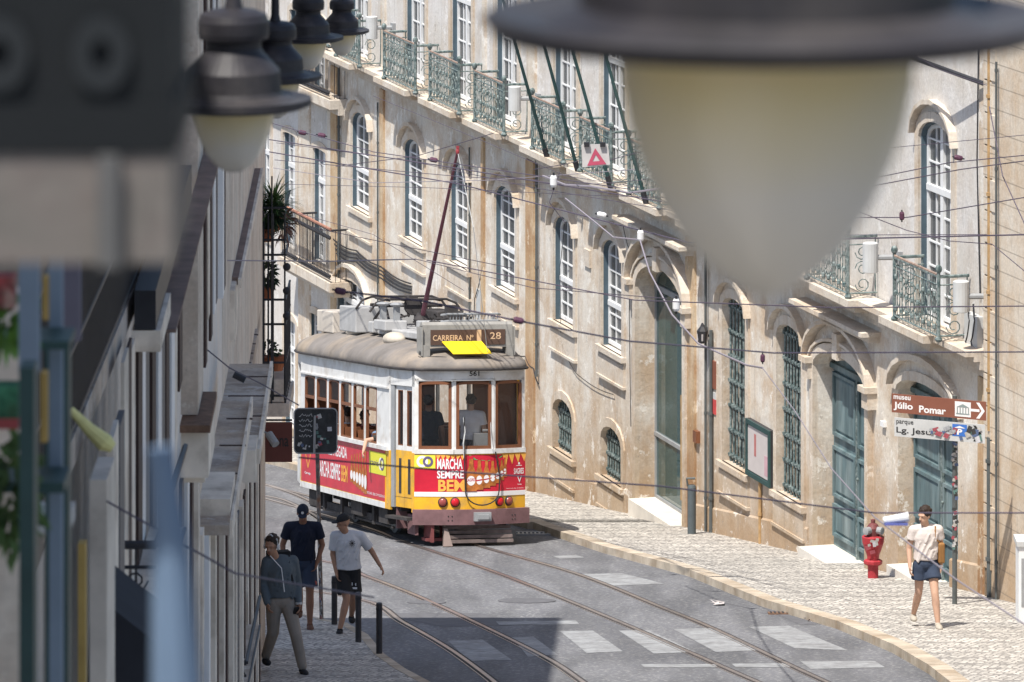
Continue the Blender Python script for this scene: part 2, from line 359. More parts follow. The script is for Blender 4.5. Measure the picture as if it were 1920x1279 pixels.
# left pavement: corner where the building ends
lk = [(470, 1146), (560, 1150), (606, 1161), (650, 1168), (690, 1190), (720, 1226), (760, 1254), (807, 1279), (850, 1310)]
lk = [(PG(a, b).x, PG(a, b).y) for a, b in lk]
lk = [(-12, lk[0][1] + .6)] + lk + [(lk[-1][0] + .4, 55), (lk[-1][0] + .4, 20), (.5, -10)]
lp = MB(); lkm = MB()
for i in range(len(lk) - 1):
    a, b = lk[i], lk[i + 1]
    lp.add([gp(*a), gp(*b), gp(-12, min(b[1], 84)), gp(-12, min(a[1], 84))], [(0, 1, 2, 3)])
    d = V((b[0] - a[0], b[1] - a[1], 0)).normalized(); o = V((-d.y, d.x, 0)) * -.14
    if i > 2: lkm.hexa([gp(a[0], a[1], -.2), gp(b[0], b[1], -.2), gp(b[0] + o.x, b[1] + o.y, -.2), gp(a[0] + o.x, a[1] + o.y, -.2), gp(a[0], a[1], .004), gp(b[0], b[1], .004), gp(b[0] + o.x, b[1] + o.y, .004), gp(a[0] + o.x, a[1] + o.y, .004)])
    else: lkm.hexa([gp(a[0], a[1], -.2), gp(b[0], b[1], -.2), gp(b[0], b[1] - .2, -.2), gp(a[0], a[1] - .2, -.2), gp(a[0], a[1], .004), gp(b[0], b[1], .004), gp(b[0], b[1] - .2, .004), gp(a[0], a[1] - .2, .004)])
struct(lp.build('pavement', M_cob)); struct(lkm.build('kerb', M_kerb))
# road markings
pm = MB()
for q in [[(1050, 1184), (1112, 1183), (1168, 1222), (1100, 1225)], [(1160, 1183), (1215, 1181), (1302, 1223), (1226, 1226)],
          [(1262, 1180), (1338, 1178), (1420, 1220), (1342, 1223)], [(1404, 1176), (1480, 1174), (1590, 1220), (1490, 1216)],
          [(1202, 1246), (1340, 1246), (1346, 1252), (1208, 1252)], [(1372, 1245), (1476, 1244), (1482, 1251), (1380, 1252)],
          [(1500, 1240), (1640, 1240), (1660, 1252), (1520, 1255)], [(1085, 1077), (1165, 1075), (1246, 1095), (1146, 1099)],
          [(1036, 1043), (1080, 1041), (1096, 1046), (1050, 1048)], [(930, 1166), (1080, 1164), (1086, 1171), (936, 1172)],
          [(840, 1202), (905, 1200), (960, 1238), (880, 1240)], [(960, 1196), (1000, 1194), (1046, 1228), (990, 1232)]]:
    pm.add([PR(a, b, .004) for a, b in q], [(0, 1, 2, 3)])
struct(pm.build('road_marking', M_paint))
pt = MB()
for q in [[(700, 1150), (900, 1150), (1000, 1172), (830, 1176)], [(560, 900), (640, 893), (700, 915), (590, 926)], [(1440, 1120), (1560, 1170), (1500, 1172), (1400, 1126)]]:
    pt.add([PR(a, b, .003) for a, b in q], [(0, 1, 2, 3)])
# rails: smooth curve through plan points
def crv(pts, k=6):
    out = []
    for i in range(len(pts) - 1):
        p = [V((*pts[max(0, min(len(pts) - 1, j))], 0)) for j in (i - 1, i, i + 1, i + 2)]
        for s in range(k):
            t = s / k
            out.append(.5 * ((2 * p[1]) + (p[2] - p[0]) * t + (2 * p[0] - 5 * p[1] + 4 * p[2] - p[3]) * t * t + (3 * p[1] - p[0] - 3 * p[2] + p[3]) * t ** 3))
    out.append(V((*pts[-1], 0))); return [(q.x, q.y) for q in out]
def rxy(px, py): q = PR(px, py); return (q.x, q.y)
def rail(pts, name='tram_rail'):
    c = crv(pts); top = MB(); gr = MB()
    def band(mb, o0, o1, z0, z1, a, b, nrm):
        def q(p, o, z): return V((p[0] + nrm.x * o, p[1] + nrm.y * o, R(p[1]) + z))
        mb.hexa([q(a, o0, z0), q(a, o1, z0), q(b, o1, z0), q(b, o0, z0), q(a, o0, z1), q(a, o1, z1), q(b, o1, z1), q(b, o0, z1)])
    for a, b in zip(c, c[1:]):
        d = V((b[0] - a[0], b[1] - a[1], 0)); 
        if d.length < 1e-5: continue
        nrm = V((d.y, -d.x, 0)).normalized()
        band(top, -.045, .015, -.03, .012, a, b, nrm); band(top, .06, .075, -.03, .010, a, b, nrm); band(gr, .015, .06, -.03, .0045, a, b, nrm); band(gr, -.085, -.045, -.03, .0045, a, b, nrm)
    return top, gr
allt = MB(); allg = MB()
A = [rxy(634, 974), rxy(752, 1015), rxy(900, 1064), rxy(1009, 1105), rxy(1169, 1171), rxy(1275, 1217), rxy(1412, 1277), rxy(1560, 1340)]
B = [rxy(780, 985), rxy(900, 1025), rxy(1081, 1077), rxy(1237, 1139), rxy(1337, 1180), rxy(1494, 1255), rxy(1680, 1340)]
A = [(A[0][0] - .29 * 60, A[0][1] + 60), (A[0][0] - .29 * 20, A[0][1] + 20)] + A
B = [(B[0][0] - .29 * 60, B[0][1] + 60), (B[0][0] - .29 * 20, B[0][1] + 20)] + B
C_ = [rxy(497, 905), rxy(545, 925), rxy(575, 1040), rxy(605, 1053), rxy(682, 1080), rxy(780, 1118), rxy(900, 1173), rxy(1025, 1236), rxy(1090, 1279), rxy(1180, 1345)]
C_ = [(C_[3][0] - 8, C_[3][1] + 9), (C_[3][0] - 3.2, C_[3][1] + 4.3)] + C_[3:]
D_ = [rxy(671, 1124), rxy(753, 1167), rxy(835, 1214), rxy(900, 1260), rxy(950, 1300)]
D_ = [(D_[0][0] - 8, D_[0][1] + 9.2), (D_[0][0] - 2.4, D_[0][1] + 3.6)] + D_
E1 = [rxy(480, 928), rxy(530, 938), rxy(580, 962), rxy(600, 975)]; E2 = [rxy(480, 904), rxy(545, 925), rxy(590, 945)]
for q in (A, B, C_, D_, E1, E2):
    t, g_ = rail(q); allt.add(t.v, t.f); allg.add(g_.v, g_.f)
o = struct(allt.build('tram_track', M_rail)); struct(allg.build('track_groove', M_slot)); struct(pt.build('road_patch', M_patch))
# manhole covers, drain
def manhole(px, py, r, label, ry=None):
    c = PR(px, py, .006); t = thing('manhole_cover', c, label, 'manhole cover')
    m = MB(); nrm = V((0, SL, 1)).normalized(); Rm = V((0, 0, 1)).rotation_difference(nrm).to_matrix()
    m.lathe(c, [(r, -.01), (r, .004), (r * .9, .004)], 24, Rm); m.build('rim', M_patch, t)
    m = MB(); m.lathe(c, [(r * .88, -.01), (r * .88, .001)], 24, Rm)
    for k in range(-4, 5): m.box(c + V((k * r * .17, 0, .002 - 0)), (r * .05, r * 1.3, .004), Rm)
    m.build('lid', M_patch, t)
manhole(988, 1127, .45, 'round iron manhole cover between the two tram tracks'); manhole(800, 1000 + 130, .3, 'small iron cover beside the left tram rail near the white shirted man')
RS = V((0, 0, 1)).rotation_difference(V((0, SL, 1)).normalized()).to_matrix()
t = thing('drain_grate', PR(1000, 1004, .01), 'slotted iron drain grate at the kerb beside the tram front', 'drain grate')
m = MB(); c = PR(1000, 1004, .012); m.box(c, (.62, .06, .03)); m.box(c + V((0, .5, -.066)), (.62, .06, .03)); m.build('frame', M_grey, t)
m = MB(); [m.box(c + V((-.26 + .074 * k, .25, -.033)), (.03, .46, .03), RS) for k in range(8)]; m.build('bar', M_grey, t)
t = thing('drain_grate', PR(1468, 1151, .01), 'dark slotted drain grate in the gutter left of the pedestrian on the right', 'drain grate')
m = MB(); c = PR(1468, 1151, .01); m.box(c, (.45, .3, .02), RS); m.build('frame', M_rust, t)
m = MB(); [m.box(c + V((-.18 + .06 * k, 0, .012)), (.025, .26, .012), RS) for k in range(7)]; m.build('bar', M_iron, t)
# ================================================================ facade builder
class House:
    def __init__(s, fr, name, label, u0, Yb=None):
        s.fr = fr; b = fr.pt(u0, 0, 0); s.t = thing(name, (b.x, b.y, G(b.y)), label, 'house'); s.open = []
    def wall(s, name, mt, u0, u1, zt, n, ops, zb=None, depth=.35, label=None):
        fr = s.fr; mb = MB(); us = set([u0, u1]); k = max(2, int((u1 - u0) / 1.5))
        for i in range(k + 1): us.add(u0 + (u1 - u0) * i / k)
        tops = []
        for o in ops:
            ol = arch(*o['a'])[1:-1]; tops.append((o['a'], ol)); [us.add(p[0]) for p in ol]
        us = sorted(u for u in us if u0 - 1e-6 <= u <= u1 + 1e-6); us = [us[0]] + [b for a, b in zip(us, us[1:]) if b - a > 1e-4]
        def top(ol, u):
            for a, b in zip(ol, ol[1:]):
                if a[0] - 1e-5 <= u <= b[0] + 1e-5 and b[0] > a[0] + 1e-7: return a[1] + (b[1] - a[1]) * (u - a[0]) / (b[0] - a[0])
            return ol[0][1]
        zbf = zb or (lambda u: G(fr.pt(u, 0, 0).y) - .4)
        for a, b in zip(us, us[1:]):
            mid = (a + b) / 2; act = sorted([(x, ol) for x, ol in tops if x[0] < mid < x[1]], key=lambda q: q[0][2])
            la, lb = zbf(a), zbf(b)
            for x, ol in act:
                mb.quad(fr.pt(a, n, la), fr.pt(b, n, lb), fr.pt(b, n, max(x[2], lb)), fr.pt(a, n, max(x[2], la))); la, lb = top(ol, a + 1e-6), top(ol, b - 1e-6)
            mb.quad(fr.pt(a, n, la), fr.pt(b, n, lb), fr.pt(b, n, zt), fr.pt(a, n, zt))
        for o in ops:
            ol = arch(*o['a']); m = len(ol); d = o.get('d', depth)
            for i in range(m): j = (i + 1) % m; mb.quad(fr.pt(ol[i][0], n, ol[i][1]), fr.pt(ol[j][0], n, ol[j][1]), fr.pt(ol[j][0], n - d, ol[j][1]), fr.pt(ol[i][0], n - d, ol[i][1]))
        return mb.build(name, mt, s.t, label=label)
    def bars(s, mb, a, ins, n0, n1, cols, rows, w_):      # glazing bars inside an arched outline
        fr = s.fr; u0, u1, zs, zsp, rise = a; u0 += ins; u1 -= ins; zs += ins
        for i in range(1, cols):
            u = u0 + (u1 - u0) * i / cols; x = (u - (u0 + u1) / 2) / ((u1 - u0) / 2); zt = zsp + rise * math.sqrt(max(0, 1 - x * x)) - ins * .6
            mb.fbox(fr, u - w_ / 2, u + w_ / 2, n0, n1, zs, zt)
        for r in rows: z = zs + (zsp - zs) * r; mb.fbox(fr, u0, u1, n0, n1 + .001, z - w_ / 2, z + w_ / 2)
    def window(s, a, n=0, kind='sash', rec=.15, surround=True, hood=True, sill=True, casing=M_casing, name='window'):
        fr = s.fr; u0, u1, zs, zsp, rise = a; A_ = arch(*a); N_ = arch
        def ins(d): return N_(u0 + d, u1 - d, zs + d, zsp, max(.02, rise - d))
        fm = MB()
        if kind in ('sash', 'french'):
            fm.ring(fr, ins(.035), ins(.10), n - rec, n - rec + .05)
            if kind == 'sash':
                mid = zs + (zsp - zs) * .46; fm.fbox(fr, u0 + .06, u1 - .06, n - rec, n - rec + .07, mid - .045, mid + .045)
                s.bars(fm, a, .10, n - rec + .005, n - rec + .035, 3, [.155, .31, .62, .80, .97], .026)
            else:
                uc = (u0 + u1) / 2; fm.fbox(fr, uc - .06, uc + .06, n - rec, n - rec + .06, zs, zsp + rise - .1)
                tr = zs + (zsp - zs) * .72; fm.fbox(fr, u0 + .06, u1 - .06, n - rec, n - rec + .07, tr - .05, tr + .05)
                s.bars(fm, a, .10, n - rec + .005, n - rec + .035, 4, [.12, .26, .40, .56, .86, .99], .026)
            f = fm.build(name, M_white, s.t)
            gm = MB(); gm.add([fr.pt(u, n - rec + .01, z) for u, z in ins(.06)], [tuple(range(len(A_)))]); gm.build('glass', M_pane, f)
            cm = MB()
            for k in range(12):
                ua = u0 + .05 + (u1 - u0 - .1) * k / 12; ub = u0 + .05 + (u1 - u0 - .1) * (k + 1) / 12; na = n - rec - .12 - .02 * (k % 2); nb = n - rec - .14 + .02 * (k % 2)
                cm.quad(fr.pt(ua, na, zs), fr.pt(ub, nb, zs), fr.pt(ub, nb, zsp + rise), fr.pt(ua, na, zsp + rise))
            cm.build('curtain', random.choice([M_curtain, M_curtain] + M_curtains), f)
            cm = MB(); cm.strip(fr, arch(u0 + .004, u1 - .004, zs, zsp, rise - .004)[:], arch(u0 + .035, u1 - .035, zs, zsp, rise - .03), n - rec - .02, n - .015); cm.build('casing', casing, f)
        elif kind == 'bars':
            du = .15; k = max(3, round((u1 - u0) / .17)); 
            for i in range(k):
                u = u0 + (u1 - u0) * (i + .5) / k; x = (u - (u0 + u1) / 2) / ((u1 - u0) / 2); zt = zsp + rise * math.sqrt(max(0, 1 - x * x))
                fm.tube([fr.pt(u, n - .10, zs), fr.pt(u, n - .10, zt)], .021, 6)
            L_ = zsp - zs; nr = max(2, round(L_ / .42))
            for i in range(nr + 1):
                z = zs + .12 + (L_ - .1) * i / nr; fm.fbox(fr, u0, u1, n - .125, n - .075, z - .014, z + .014)
                for q in range(k): u = u0 + (u1 - u0) * (q + .5) / k; fm.fbox(fr, u - .034, u + .034, n - .135, n - .065, z - .03, z + .03)
            f = fm.build('window_grille', M_teal, s.t)
            gm = MB(); gm.add([fr.pt(u, n - .33, z) for u, z in A_], [tuple(range(len(A_)))]); gm.build('glass', M_dark, f)
        if surround:
            sm = MB(); w_ = .17; pr = .035
            B_ = arch(u0 - w_, u1 + w_, zs - w_, zsp, rise + w_)
            sm.ring(fr, arch(u0 - .002, u1 + .002, zs - .002, zsp, rise + .002), B_, n - .02, n + pr)
            if sill: sm.fbox(fr, u0 - .2, u1 + .2, n, n + .10, zs - .10, zs - .002)
            if sill: sm.fbox(fr, u0 - .16, u1 + .16, n, n + .045, zs - .55, zs - .17); sm.fbox(fr, u0 - .2, u1 + .2, n, n + .075, zs - .60, zs - .55)
            if hood:
                o0 = arch(u0 - w_ - .02, u1 + w_ + .02, zs, zsp + .02, rise + w_ + .10)[1:-1]; o1 = arch(u0 - w_ - .06, u1 + w_ + .06, zs, zsp + .02, rise + w_ + .18)[1:-1]
                sm.strip(fr, o0, o1, n, n + .13)
            sm.build('surround', trimstone, f)
        return f
def solid(fr, t, u0, u1, n0, n1, zb, zt, mt, name):      # the building's mass behind the facade
    mb = MB(); mb.fbox(fr, u0, u1, n0, n1, zb, zt); return mb.build(name, mt, t)

def scroll(c, ax, ay, r, turns=1.4, k=12, flip=1):
    return [c + ax * (r * (1 - .62 * i / k) * math.cos(flip * turns * 2 * math.pi * i / k)) + ay * (r * (1 - .62 * i / k) * math.sin(flip * turns * 2 * math.pi * i / k)) for i in range(k + 1)]
def railing_mesh(pa, pb, h=1.0, fancy=True, step=.125, r=.009, big=False):
    """iron railing between two world points (feet), z up"""
    mb = MB(); d = (pb - pa); L_ = d.length; d = d / L_; z = V((0, 0, 1)); nn = d.cross(z)
    mb.tube([pa + z * h, pb + z * h], .026, 6); mb.tube([pa + z * .08, pb + z * .08], .016, 5); mb.tube([pa + z * (h - .13), pb + z * (h - .13)], .012, 5)
    k = max(1, round(L_ / step)); s = L_ / k
    if big:
        for i in range(3):
            c = pa + d * L_ * .5 + z * (.22 + .26 * i); q = min(L_ * .4, .13)
            mb.tube(scroll(c, d, z, q, 1.3, 12, 1 if i % 2 else -1), .011, 4)
        mb.tube([pa + d * .03 + z * .08, pa + d * .03 + z * h], .011, 5); return mb
    for i in range(1, k):
        b = pa + d * s * i; mb.tube([b + z * .08, b + z * (h - .0)], r, 4, cap=False)
    if fancy:
        for i in range(k):
            c0 = pa + d * s * (i + .5)
            if i % 2 == 0:
                for j in range(4):
                    c = c0 + z * (.16 + .19 * j); q = s * .46
                    mb.tube([c + d * (q * math.cos(a)) + z * (.095 * math.sin(a)) for a in [2 * math.pi * x / 7 for x in range(7)]], .0085, 4, closed=True)
            else:
                for j in range(3): mb.ball(c0 + z * (.2 + .25 * j), (s * .3, s * .3, .05), a=5, b=3)
                mb.tube([c0 + z * .08, c0 + z * h], .007, 4, cap=False)
    return mb
def post(p, h=1.12, r=.028, ball=.058):
    mb = MB(); mb.tube([p, p + V((0, 0, h))], r, 6); mb.ball(p + V((0, 0, h + .06)), (ball, ball, ball * 1.25), a=8, b=6); mb.ball(p + V((0, 0, .03)), (.06, .06, .05), a=6, b=4); return mb
def balcony_rail(house, fr, ua, ub, z, n0, n1, h=1.0, fancy=True, mt=None, ball=True):
    """front run from ua (near) to ub (far) at n1, returns to n0 at both ends"""
    mt = mt or M_teal
    a, b = fr.pt(ua, n1, z), fr.pt(ub, n1, z)
    r = railing_mesh(a, b, h, fancy).build('railing', mt, house)
    railing_mesh(fr.pt(ua, n0, z), a, h, big=True).build('side_panel', mt, r)
    railing_mesh(fr.pt(ub, n0, z), b, h, big=True).build('side_panel', mt, r)
    m_ = MB(); m_.tube([a + V((0, 0, h + .028)), b + V((0, 0, h + .028))], .022, 6); m_.build('handrail', M_railtop, r)
    for p in (a, b): post(p, h + .06, ball=.055 if ball else .02).build('rail_post', mt, r)
    return r

# ================================================================ long town house on the right
fr = FR
U0 = fr.u(1856); U1 = fr.u(623)
TH = House(fr, 'town_house', 'long weathered limestone town house behind the tram, with iron balconies along its first floor', U0)
gf = []
def op(pl, pr, yt, yb, rise=.3, d=.35, n=0):
    a, b = sorted((fr.u(pl, n), fr.u(pr, n))); c = (a + b) / 2
    zs = fr.zc(c, yb, n); zt = fr.zc(c, yt, n)
    return dict(a=(a, b, zs, zt - rise, rise), d=d)
wins = [(660, 694, 212, 396), (758, 794, 262, 453), (845, 879, 305, 498), (929, 968, 350, 547), (1040, 1077, 407, 609), (1130, 1168, 451, 657)]
W_ = [op(*q) for q in wins]
bas = [op(1039, 1075, 750, 850, .28), op(1129, 1167, 802, 902, .28), op(636, 690, 528, 620, .3)]
barw = [op(1357, 1400, 561, 876, .22), op(1459, 1505, 611, 934, .22)]
d1 = op(1199, 1287, 503, 962, .55, .5); d2 = op(1533, 1630, 668, 1052, .35, .42); d3 = op(1684, 1796, 722, 1090, .3, .42)
zc_top = CZ - 15.22
TH.wall('lower_wall', limestone, U0, U1, zc_top - .3, 0, W_ + bas + barw + [d1, d2, d3])
for q in W_: TH.window(q['a'])
for q in bas[:2]: TH.window(q['a'], kind='bars', hood=False)
q = bas[2]; TH.window(q['a'], kind='french', hood=True)
for q in barw: TH.window(q['a'], kind='bars')
# upper floor
ux = [(655, 690), (760, 796), (845, 883), (929, 969), (1038, 1080), (1128, 1172), (1228, 1274), (1335, 1383), (1462, 1508), (1590, 1640), (1722, 1783)]
zt_up = fr.z(1752, 230); up = []
for a, b in ux[:-1]:
    q0, q1 = sorted((fr.u(a), fr.u(b))); up.append(dict(a=(q0, q1, zc_top + .03, zt_up - .3, .3), d=.3))
q0, q1 = sorted((fr.u(1722), fr.u(1783))); up.append(dict(a=(q0, q1, zc_top + .03, zt_up - .3, .3), d=.3))
up = [u for i, u in enumerate(up) if ux[i][0] not in (1590,)]
ROOF = CZ - 15.2 + 6.5
TH.wall('upper_wall', plaster, U0, U1, ROOF, -.03, up, zb=lambda u: zc_top - .3)
for q in up: TH.window(q['a'], n=-.03, kind='french', sill=False)
# cornice slab under the balconies, with mouldings
cm = MB(); cm.fbox(fr, U0, U1, 0, .40, zc_top - .09, zc_top); cm.fbox(fr, U0, U1, 0, .26, zc_top - .17, zc_top - .09); cm.fbox(fr, U0, U1, 0, .16, zc_top - .30, zc_top - .17); cm.fbox(fr, U0, U1, 0, .08, zc_top - .42, zc_top - .30)
for a, b in ux:      # each balcony has a thicker slab
    q0, q1 = sorted((fr.u(a - 12), fr.u(b + 12))); cm.fbox(fr, q0, q1, .18, .57, zc_top - .11, zc_top + .006); cm.fbox(fr, q0 + .15, q1 - .15, .10, .40, zc_top - .22, zc_top - .11)
cm.build('cornice', trimstone, TH.t)
# pilasters
for a, b in ((623, 634), (715, 722), (905, 910), (989, 1004), (1289, 1306), (1838, 1856)):
    q0, q1 = sorted((fr.u(a), fr.u(b))); gb = G(fr.pt(q0, 0, 0).y) - .3
    pm = MB(); pm.fbox(fr, q0, q1, -.01, .045, gb, zc_top - .46); pm.build('pilaster', ochrestone, TH.t)
    pm = MB(); pm.fbox(fr, q0, q1, -.04, .02, zc_top, ROOF); pm.build('pilaster', limestone, TH.t)
bm_ = MB(); k = 24                      # sloping plinth course
for i in range(k):
    a = U0 + (U1 - U0) * i / k; b = U0 + (U1 - U0) * (i + 1) / k
    if any(o['a'][0] - .3 < (a + b) / 2 < o['a'][1] + .3 for o in (d1, d2, d3)): continue
    if b > fr.u(1000): continue
    za, zb_ = G(fr.pt(a, 0, 0).y), G(fr.pt(b, 0, 0).y); f = fr.pt
    bm_ = MB(); bm_.hexa([f(a, 0, za - .3), f(b, 0, zb_ - .3), f(b, .03, zb_ - .3), f(a, .03, za - .3), f(a, 0, za + .45), f(b, 0, zb_ + .45), f(b, .03, zb_ + .42), f(a, .03, za + .42)]); bm_.build('plinth', limestone, TH.t)
# body behind
solid(fr, TH.t, U0 + .05, U1 - .05, -9, -.6, G(130) - 1, ROOF - .1, M_dark, 'inner_wall')
# railings
for a, b in ((630, 674), (720, 779), (806, 861), (890, 945), (998, 1056), (1088, 1146), (1179, 1236), (1282, 1342), (1398, 1464), (1513, 1590), (1677, 1760)):
    balcony_rail(TH.t, fr, fr.u(b, .5), fr.u(a, .5), zc_top + .01, .0, .5)
# portals
def portal(px0, px1, q, yl, name):
    u0, u1 = sorted((fr.u(px0), fr.u(px1))); a = q['a']; mb = MB()
    zt = a[3] + a[4]
    A_ = arch(a[0] - .002, a[1] + .002, a[2], a[3], a[4] + .002, 12)[1:-1]; B_ = arch(a[0] - .17, a[1] + .17, a[2], a[3], a[4] + .17, 12)[1:-1]
    gb = G(fr.pt(u0, 0, 0).y) - .3
    A_ = [(A_[0][0], gb)] + A_ + [(A_[-1][0], gb)]; B_ = [(B_[0][0], gb)] + B_ + [(B_[-1][0], gb)]
    mb.strip(fr, A_, B_, -.02, .09)
    o0 = arch(u0 - .02, u1 + .02, a[2], a[3] + .1, a[4] + .40, 12)[1:-1]; o1 = arch(u0 - .07, u1 + .07, a[2], a[3] + .1, a[4] + .47, 12)[1:-1]
    mb.strip(fr, o0, o1, 0, .20); q0 = arch(a[0] - .2, a[1] + .2, a[2], a[3], a[4] + .2, 12)[1:-1]; q1 = arch(a[0] - .25, a[1] + .25, a[2], a[3], a[4] + .25, 12)[1:-1]; mb.strip(fr, q0, q1, 0, .12)
    mb.fbox(fr, (u0 + u1) / 2 - .12, (u0 + u1) / 2 + .12, 0, .16, zt - .05, zt + .38)
    for s_ in (0, 1):
        c = u0 + .05 if s_ == 0 else u1 - .05; mb.fbox(fr, c - .14, c + .14, 0, .16, a[3] - .25, a[3] + .02); mb.fbox(fr, c - .17, c + .17, 0, .22, a[3] + .02, a[3] + .12)
    zl = zt + .62; mb.fbox(fr, u0 - .3, u1 + .3, 0, .34, zl, zl + .07); mb.fbox(fr, u0 - .25, u1 + .25, 0, .20, zl - .1, zl)
    mb.build(name, trimstone, TH.t)
portal(1189, 1297, d1, 0, 'portal'); portal(1524, 1640, d2, 0, 'portal')
o_ = MB(); a = d3['a']; o_.strip(fr, arch(a[0], a[1], a[2], a[3], a[4], 10)[1:-1], arch(a[0] - .16, a[1] + .16, a[2], a[3], a[4] + .16, 10)[1:-1], -.02, .05); o_.strip(fr, arch(a[0] - .2, a[1] + .2, a[2], a[3] + .05, a[4] + .3, 10)[1:-1], arch(a[0] - .26, a[1] + .26, a[2], a[3] + .05, a[4] + .4, 10)[1:-1], 0, .14); o_.build('surround', trimstone, TH.t)
# thresholds
M_marble = mat('pale_step_stone', (.66, .62, .56), .6, var=.1, scale=3)
for q, w_ in ((d1, .22), (d2, .35), (d3, .2)):
    a = q['a']; mb = MB(); g0 = G(fr.pt(a[1], 0, 0).y) - .5
    mb.fbox(fr, a[0] + .003, a[1] - .003, -.5, w_, g0, a[2] + .006); mb.build('door_step', M_marble, TH.t)
# glass door D1
a = d1['a']; f_ = MB(); n = -.32
f_.ring(fr, arch(a[0], a[1], a[2], a[3], a[4]), arch(a[0] + .06, a[1] - .06, a[2] + .06, a[3], a[4] - .06), n - .03, n + .03)
uc = a[0] + (a[1] - a[0]) * .40; f_.fbox(fr, uc - .025, uc + .025, n - .03, n + .035, a[2], a[3] + a[4] * .8)
f_.fbox(fr, a[0], a[1], n - .03, n + .04, a[3] - .05, a[3] + .05); f_.fbox(fr, uc, a[1], n - .03, n + .04, a[2] + 1.15, a[2] + 1.22)
dd = f_.build('glass_door', M_grey, TH.t)
g_ = MB(); A_ = arch(*a); g_.add([fr.pt(u, n, z) for u, z in A_], [tuple(range(len(A_)))]); g_.build('glass', M_shop, dd)
g_ = MB(); g_.tube([fr.pt(uc - .12, n + .09, a[2] + .3), fr.pt(uc - .12, n + .09, a[2] + 2.2)], .02, 6); g_.build('handle', M_pipe, dd)
g_ = MB(); g_.fbox(fr, a[0], a[1], -1.6, -1.5, a[2], a[3] + a[4]); g_.build('back_wall', leftstone, dd)
# panelled doors
def pdoor(q, n=-.28):
    a = q['a']; zt = a[3] - .02; mb = MB(); mb.fbox(fr, a[0] + .02, a[1] - .02, n - .06, n, a[2], a[3] + a[4])
    d = mb.build('door', M_teald, TH.t); h = zt - a[2]; uc = (a[0] + a[1]) / 2
    for c0, c1 in ((a[0] + .1, uc - .07), (uc + .07, a[1] - .1)):
        for f0, f1 in ((.06, .24), (.28, .56), (.62, .97)):
            m = MB(); z0, z1 = a[2] + h * f0, a[2] + h * f1
            o = [(c0, z0), (c0, z1), (c1, z1), (c1, z0)]; w2 = .055
            i_ = [(c0 + w2, z0 + w2), (c0 + w2, z1 - w2), (c1 - w2, z1 - w2), (c1 - w2, z0 + w2)]
            m.ring(fr, o, i_, n, n + .055)
            j_ = [(c0 + .11, z0 + .11), (c0 + .11, z1 - .11), (c1 - .11, z1 - .11), (c1 - .11, z0 + .11)]
            m.hexa([fr.pt(u, n + .001, z) for u, z in (i_[0], i_[3], i_[2], i_[1])] + [fr.pt(u, n + .03, z) for u, z in (j_[0], j_[3], j_[2], j_[1])])
            m.build('door_panel', M_teald, d)
    m = MB(); m.fbox(fr, uc - .035, uc + .035, n, n + .05, a[2], zt); m.ball(fr.pt(uc - .1, n + .06, a[2] + h * .45), .03); m.build('door_handle', M_teal, d)
    m = MB(); m.fbox(fr, a[0], a[1], n, n + .07, zt - .03, zt + .06); m.build('transom', M_teald, d)
pdoor(d2); pdoor(d3)
# drain pipes and cables on the wall
def vpipe(px, n, z0, z1, r, mt, name='drain_pipe', br=True):
    mb = MB(); u = fr.u(px, n); mb.tube([fr.pt(u, n, z0), fr.pt(u, n, z1)], r, 8)
    if br:
        z = z0 + .6
        while z < z1: mb.tube([fr.pt(u, n, z), fr.pt(u, n, z + .05)], r * 1.35, 8); z += 1.5
    return mb.build(name, mt, TH.t)
gz = lambda px: G(fr.pt(fr.u(px), 0, 0).y)
vpipe(1006, .06, gz(1006) + 2.3, zc_top - .3, .03, M_darkpipe); vpipe(1323, .06, gz(1323), zc_top - .5, .025, M_darkpipe); vpipe(1333, .05, gz(1333), gz(1333) + 3.6, .035, M_darkpipe)
vpipe(1857, .10, gz(1857), CZ - 15.2 - 1.3, .06, M_darkpipe); vpipe(1857, .10, CZ - 16.4, ROOF - 1, .05, M_pipe); vpipe(1868, .16, gz(1868), ROOF - 2, .02, M_darkpipe); vpipe(635, .05, gz(635) + 2, zc_top - .4, .03, M_darkpipe); vpipe(1425, .04, gz(1425) - .1, gz(1425) + 1.1, .03, M_pipe); vpipe(880, .04, CZ - 19.5, CZ - 16, .018, M_darkpipe); vpipe(708, .04, CZ - 20.5, CZ - 16, .018, M_darkpipe)
# surface cables draped along the wall
def wallcable(pts, r=.014, n=.04, mt=None, lab=None):
    mb = MB(); q = []
    for px, py in pts: u = fr.u(px, n); q.append(fr.pt(u, n, fr.zc(u, py, n)))
    c = []
    for i in range(len(q) - 1):
        for s in range(5): c.append(q[i].lerp(q[i + 1], s / 5) - V((0, 0, .06 * math.sin(math.pi * s / 5))))
    mb.tube(c + [q[-1]], r, 4); return mb.build('wall_cable', mt or M_iron, TH.t)
for k in range(4):
    wallcable([(625 + k * 2, 448 + k * 9), (668, 470 + 7 * k), (715, 500 + 7 * k), (770, 532 + 6 * k)], .018)
wallcable([(962, 655), (985, 668), (1000, 690), (1010, 720)]); wallcable([(1058, 420), (1050, 500), (1052, 640), (1080, 700), (1150, 740)], .008); wallcable([(1835, 60), (1832, 300), (1838, 560)], .015); wallcable([(905, 500), (890, 560), (886, 640)], .01); wallcable([(1165, 405), (1180, 470), (1180, 600), (1183, 800)], .008)
for px in (1815, 1825): wallcable([(px, 570), (px + 3, 600), (px - 4, 640), (px + 5, 660)], .02, .12)
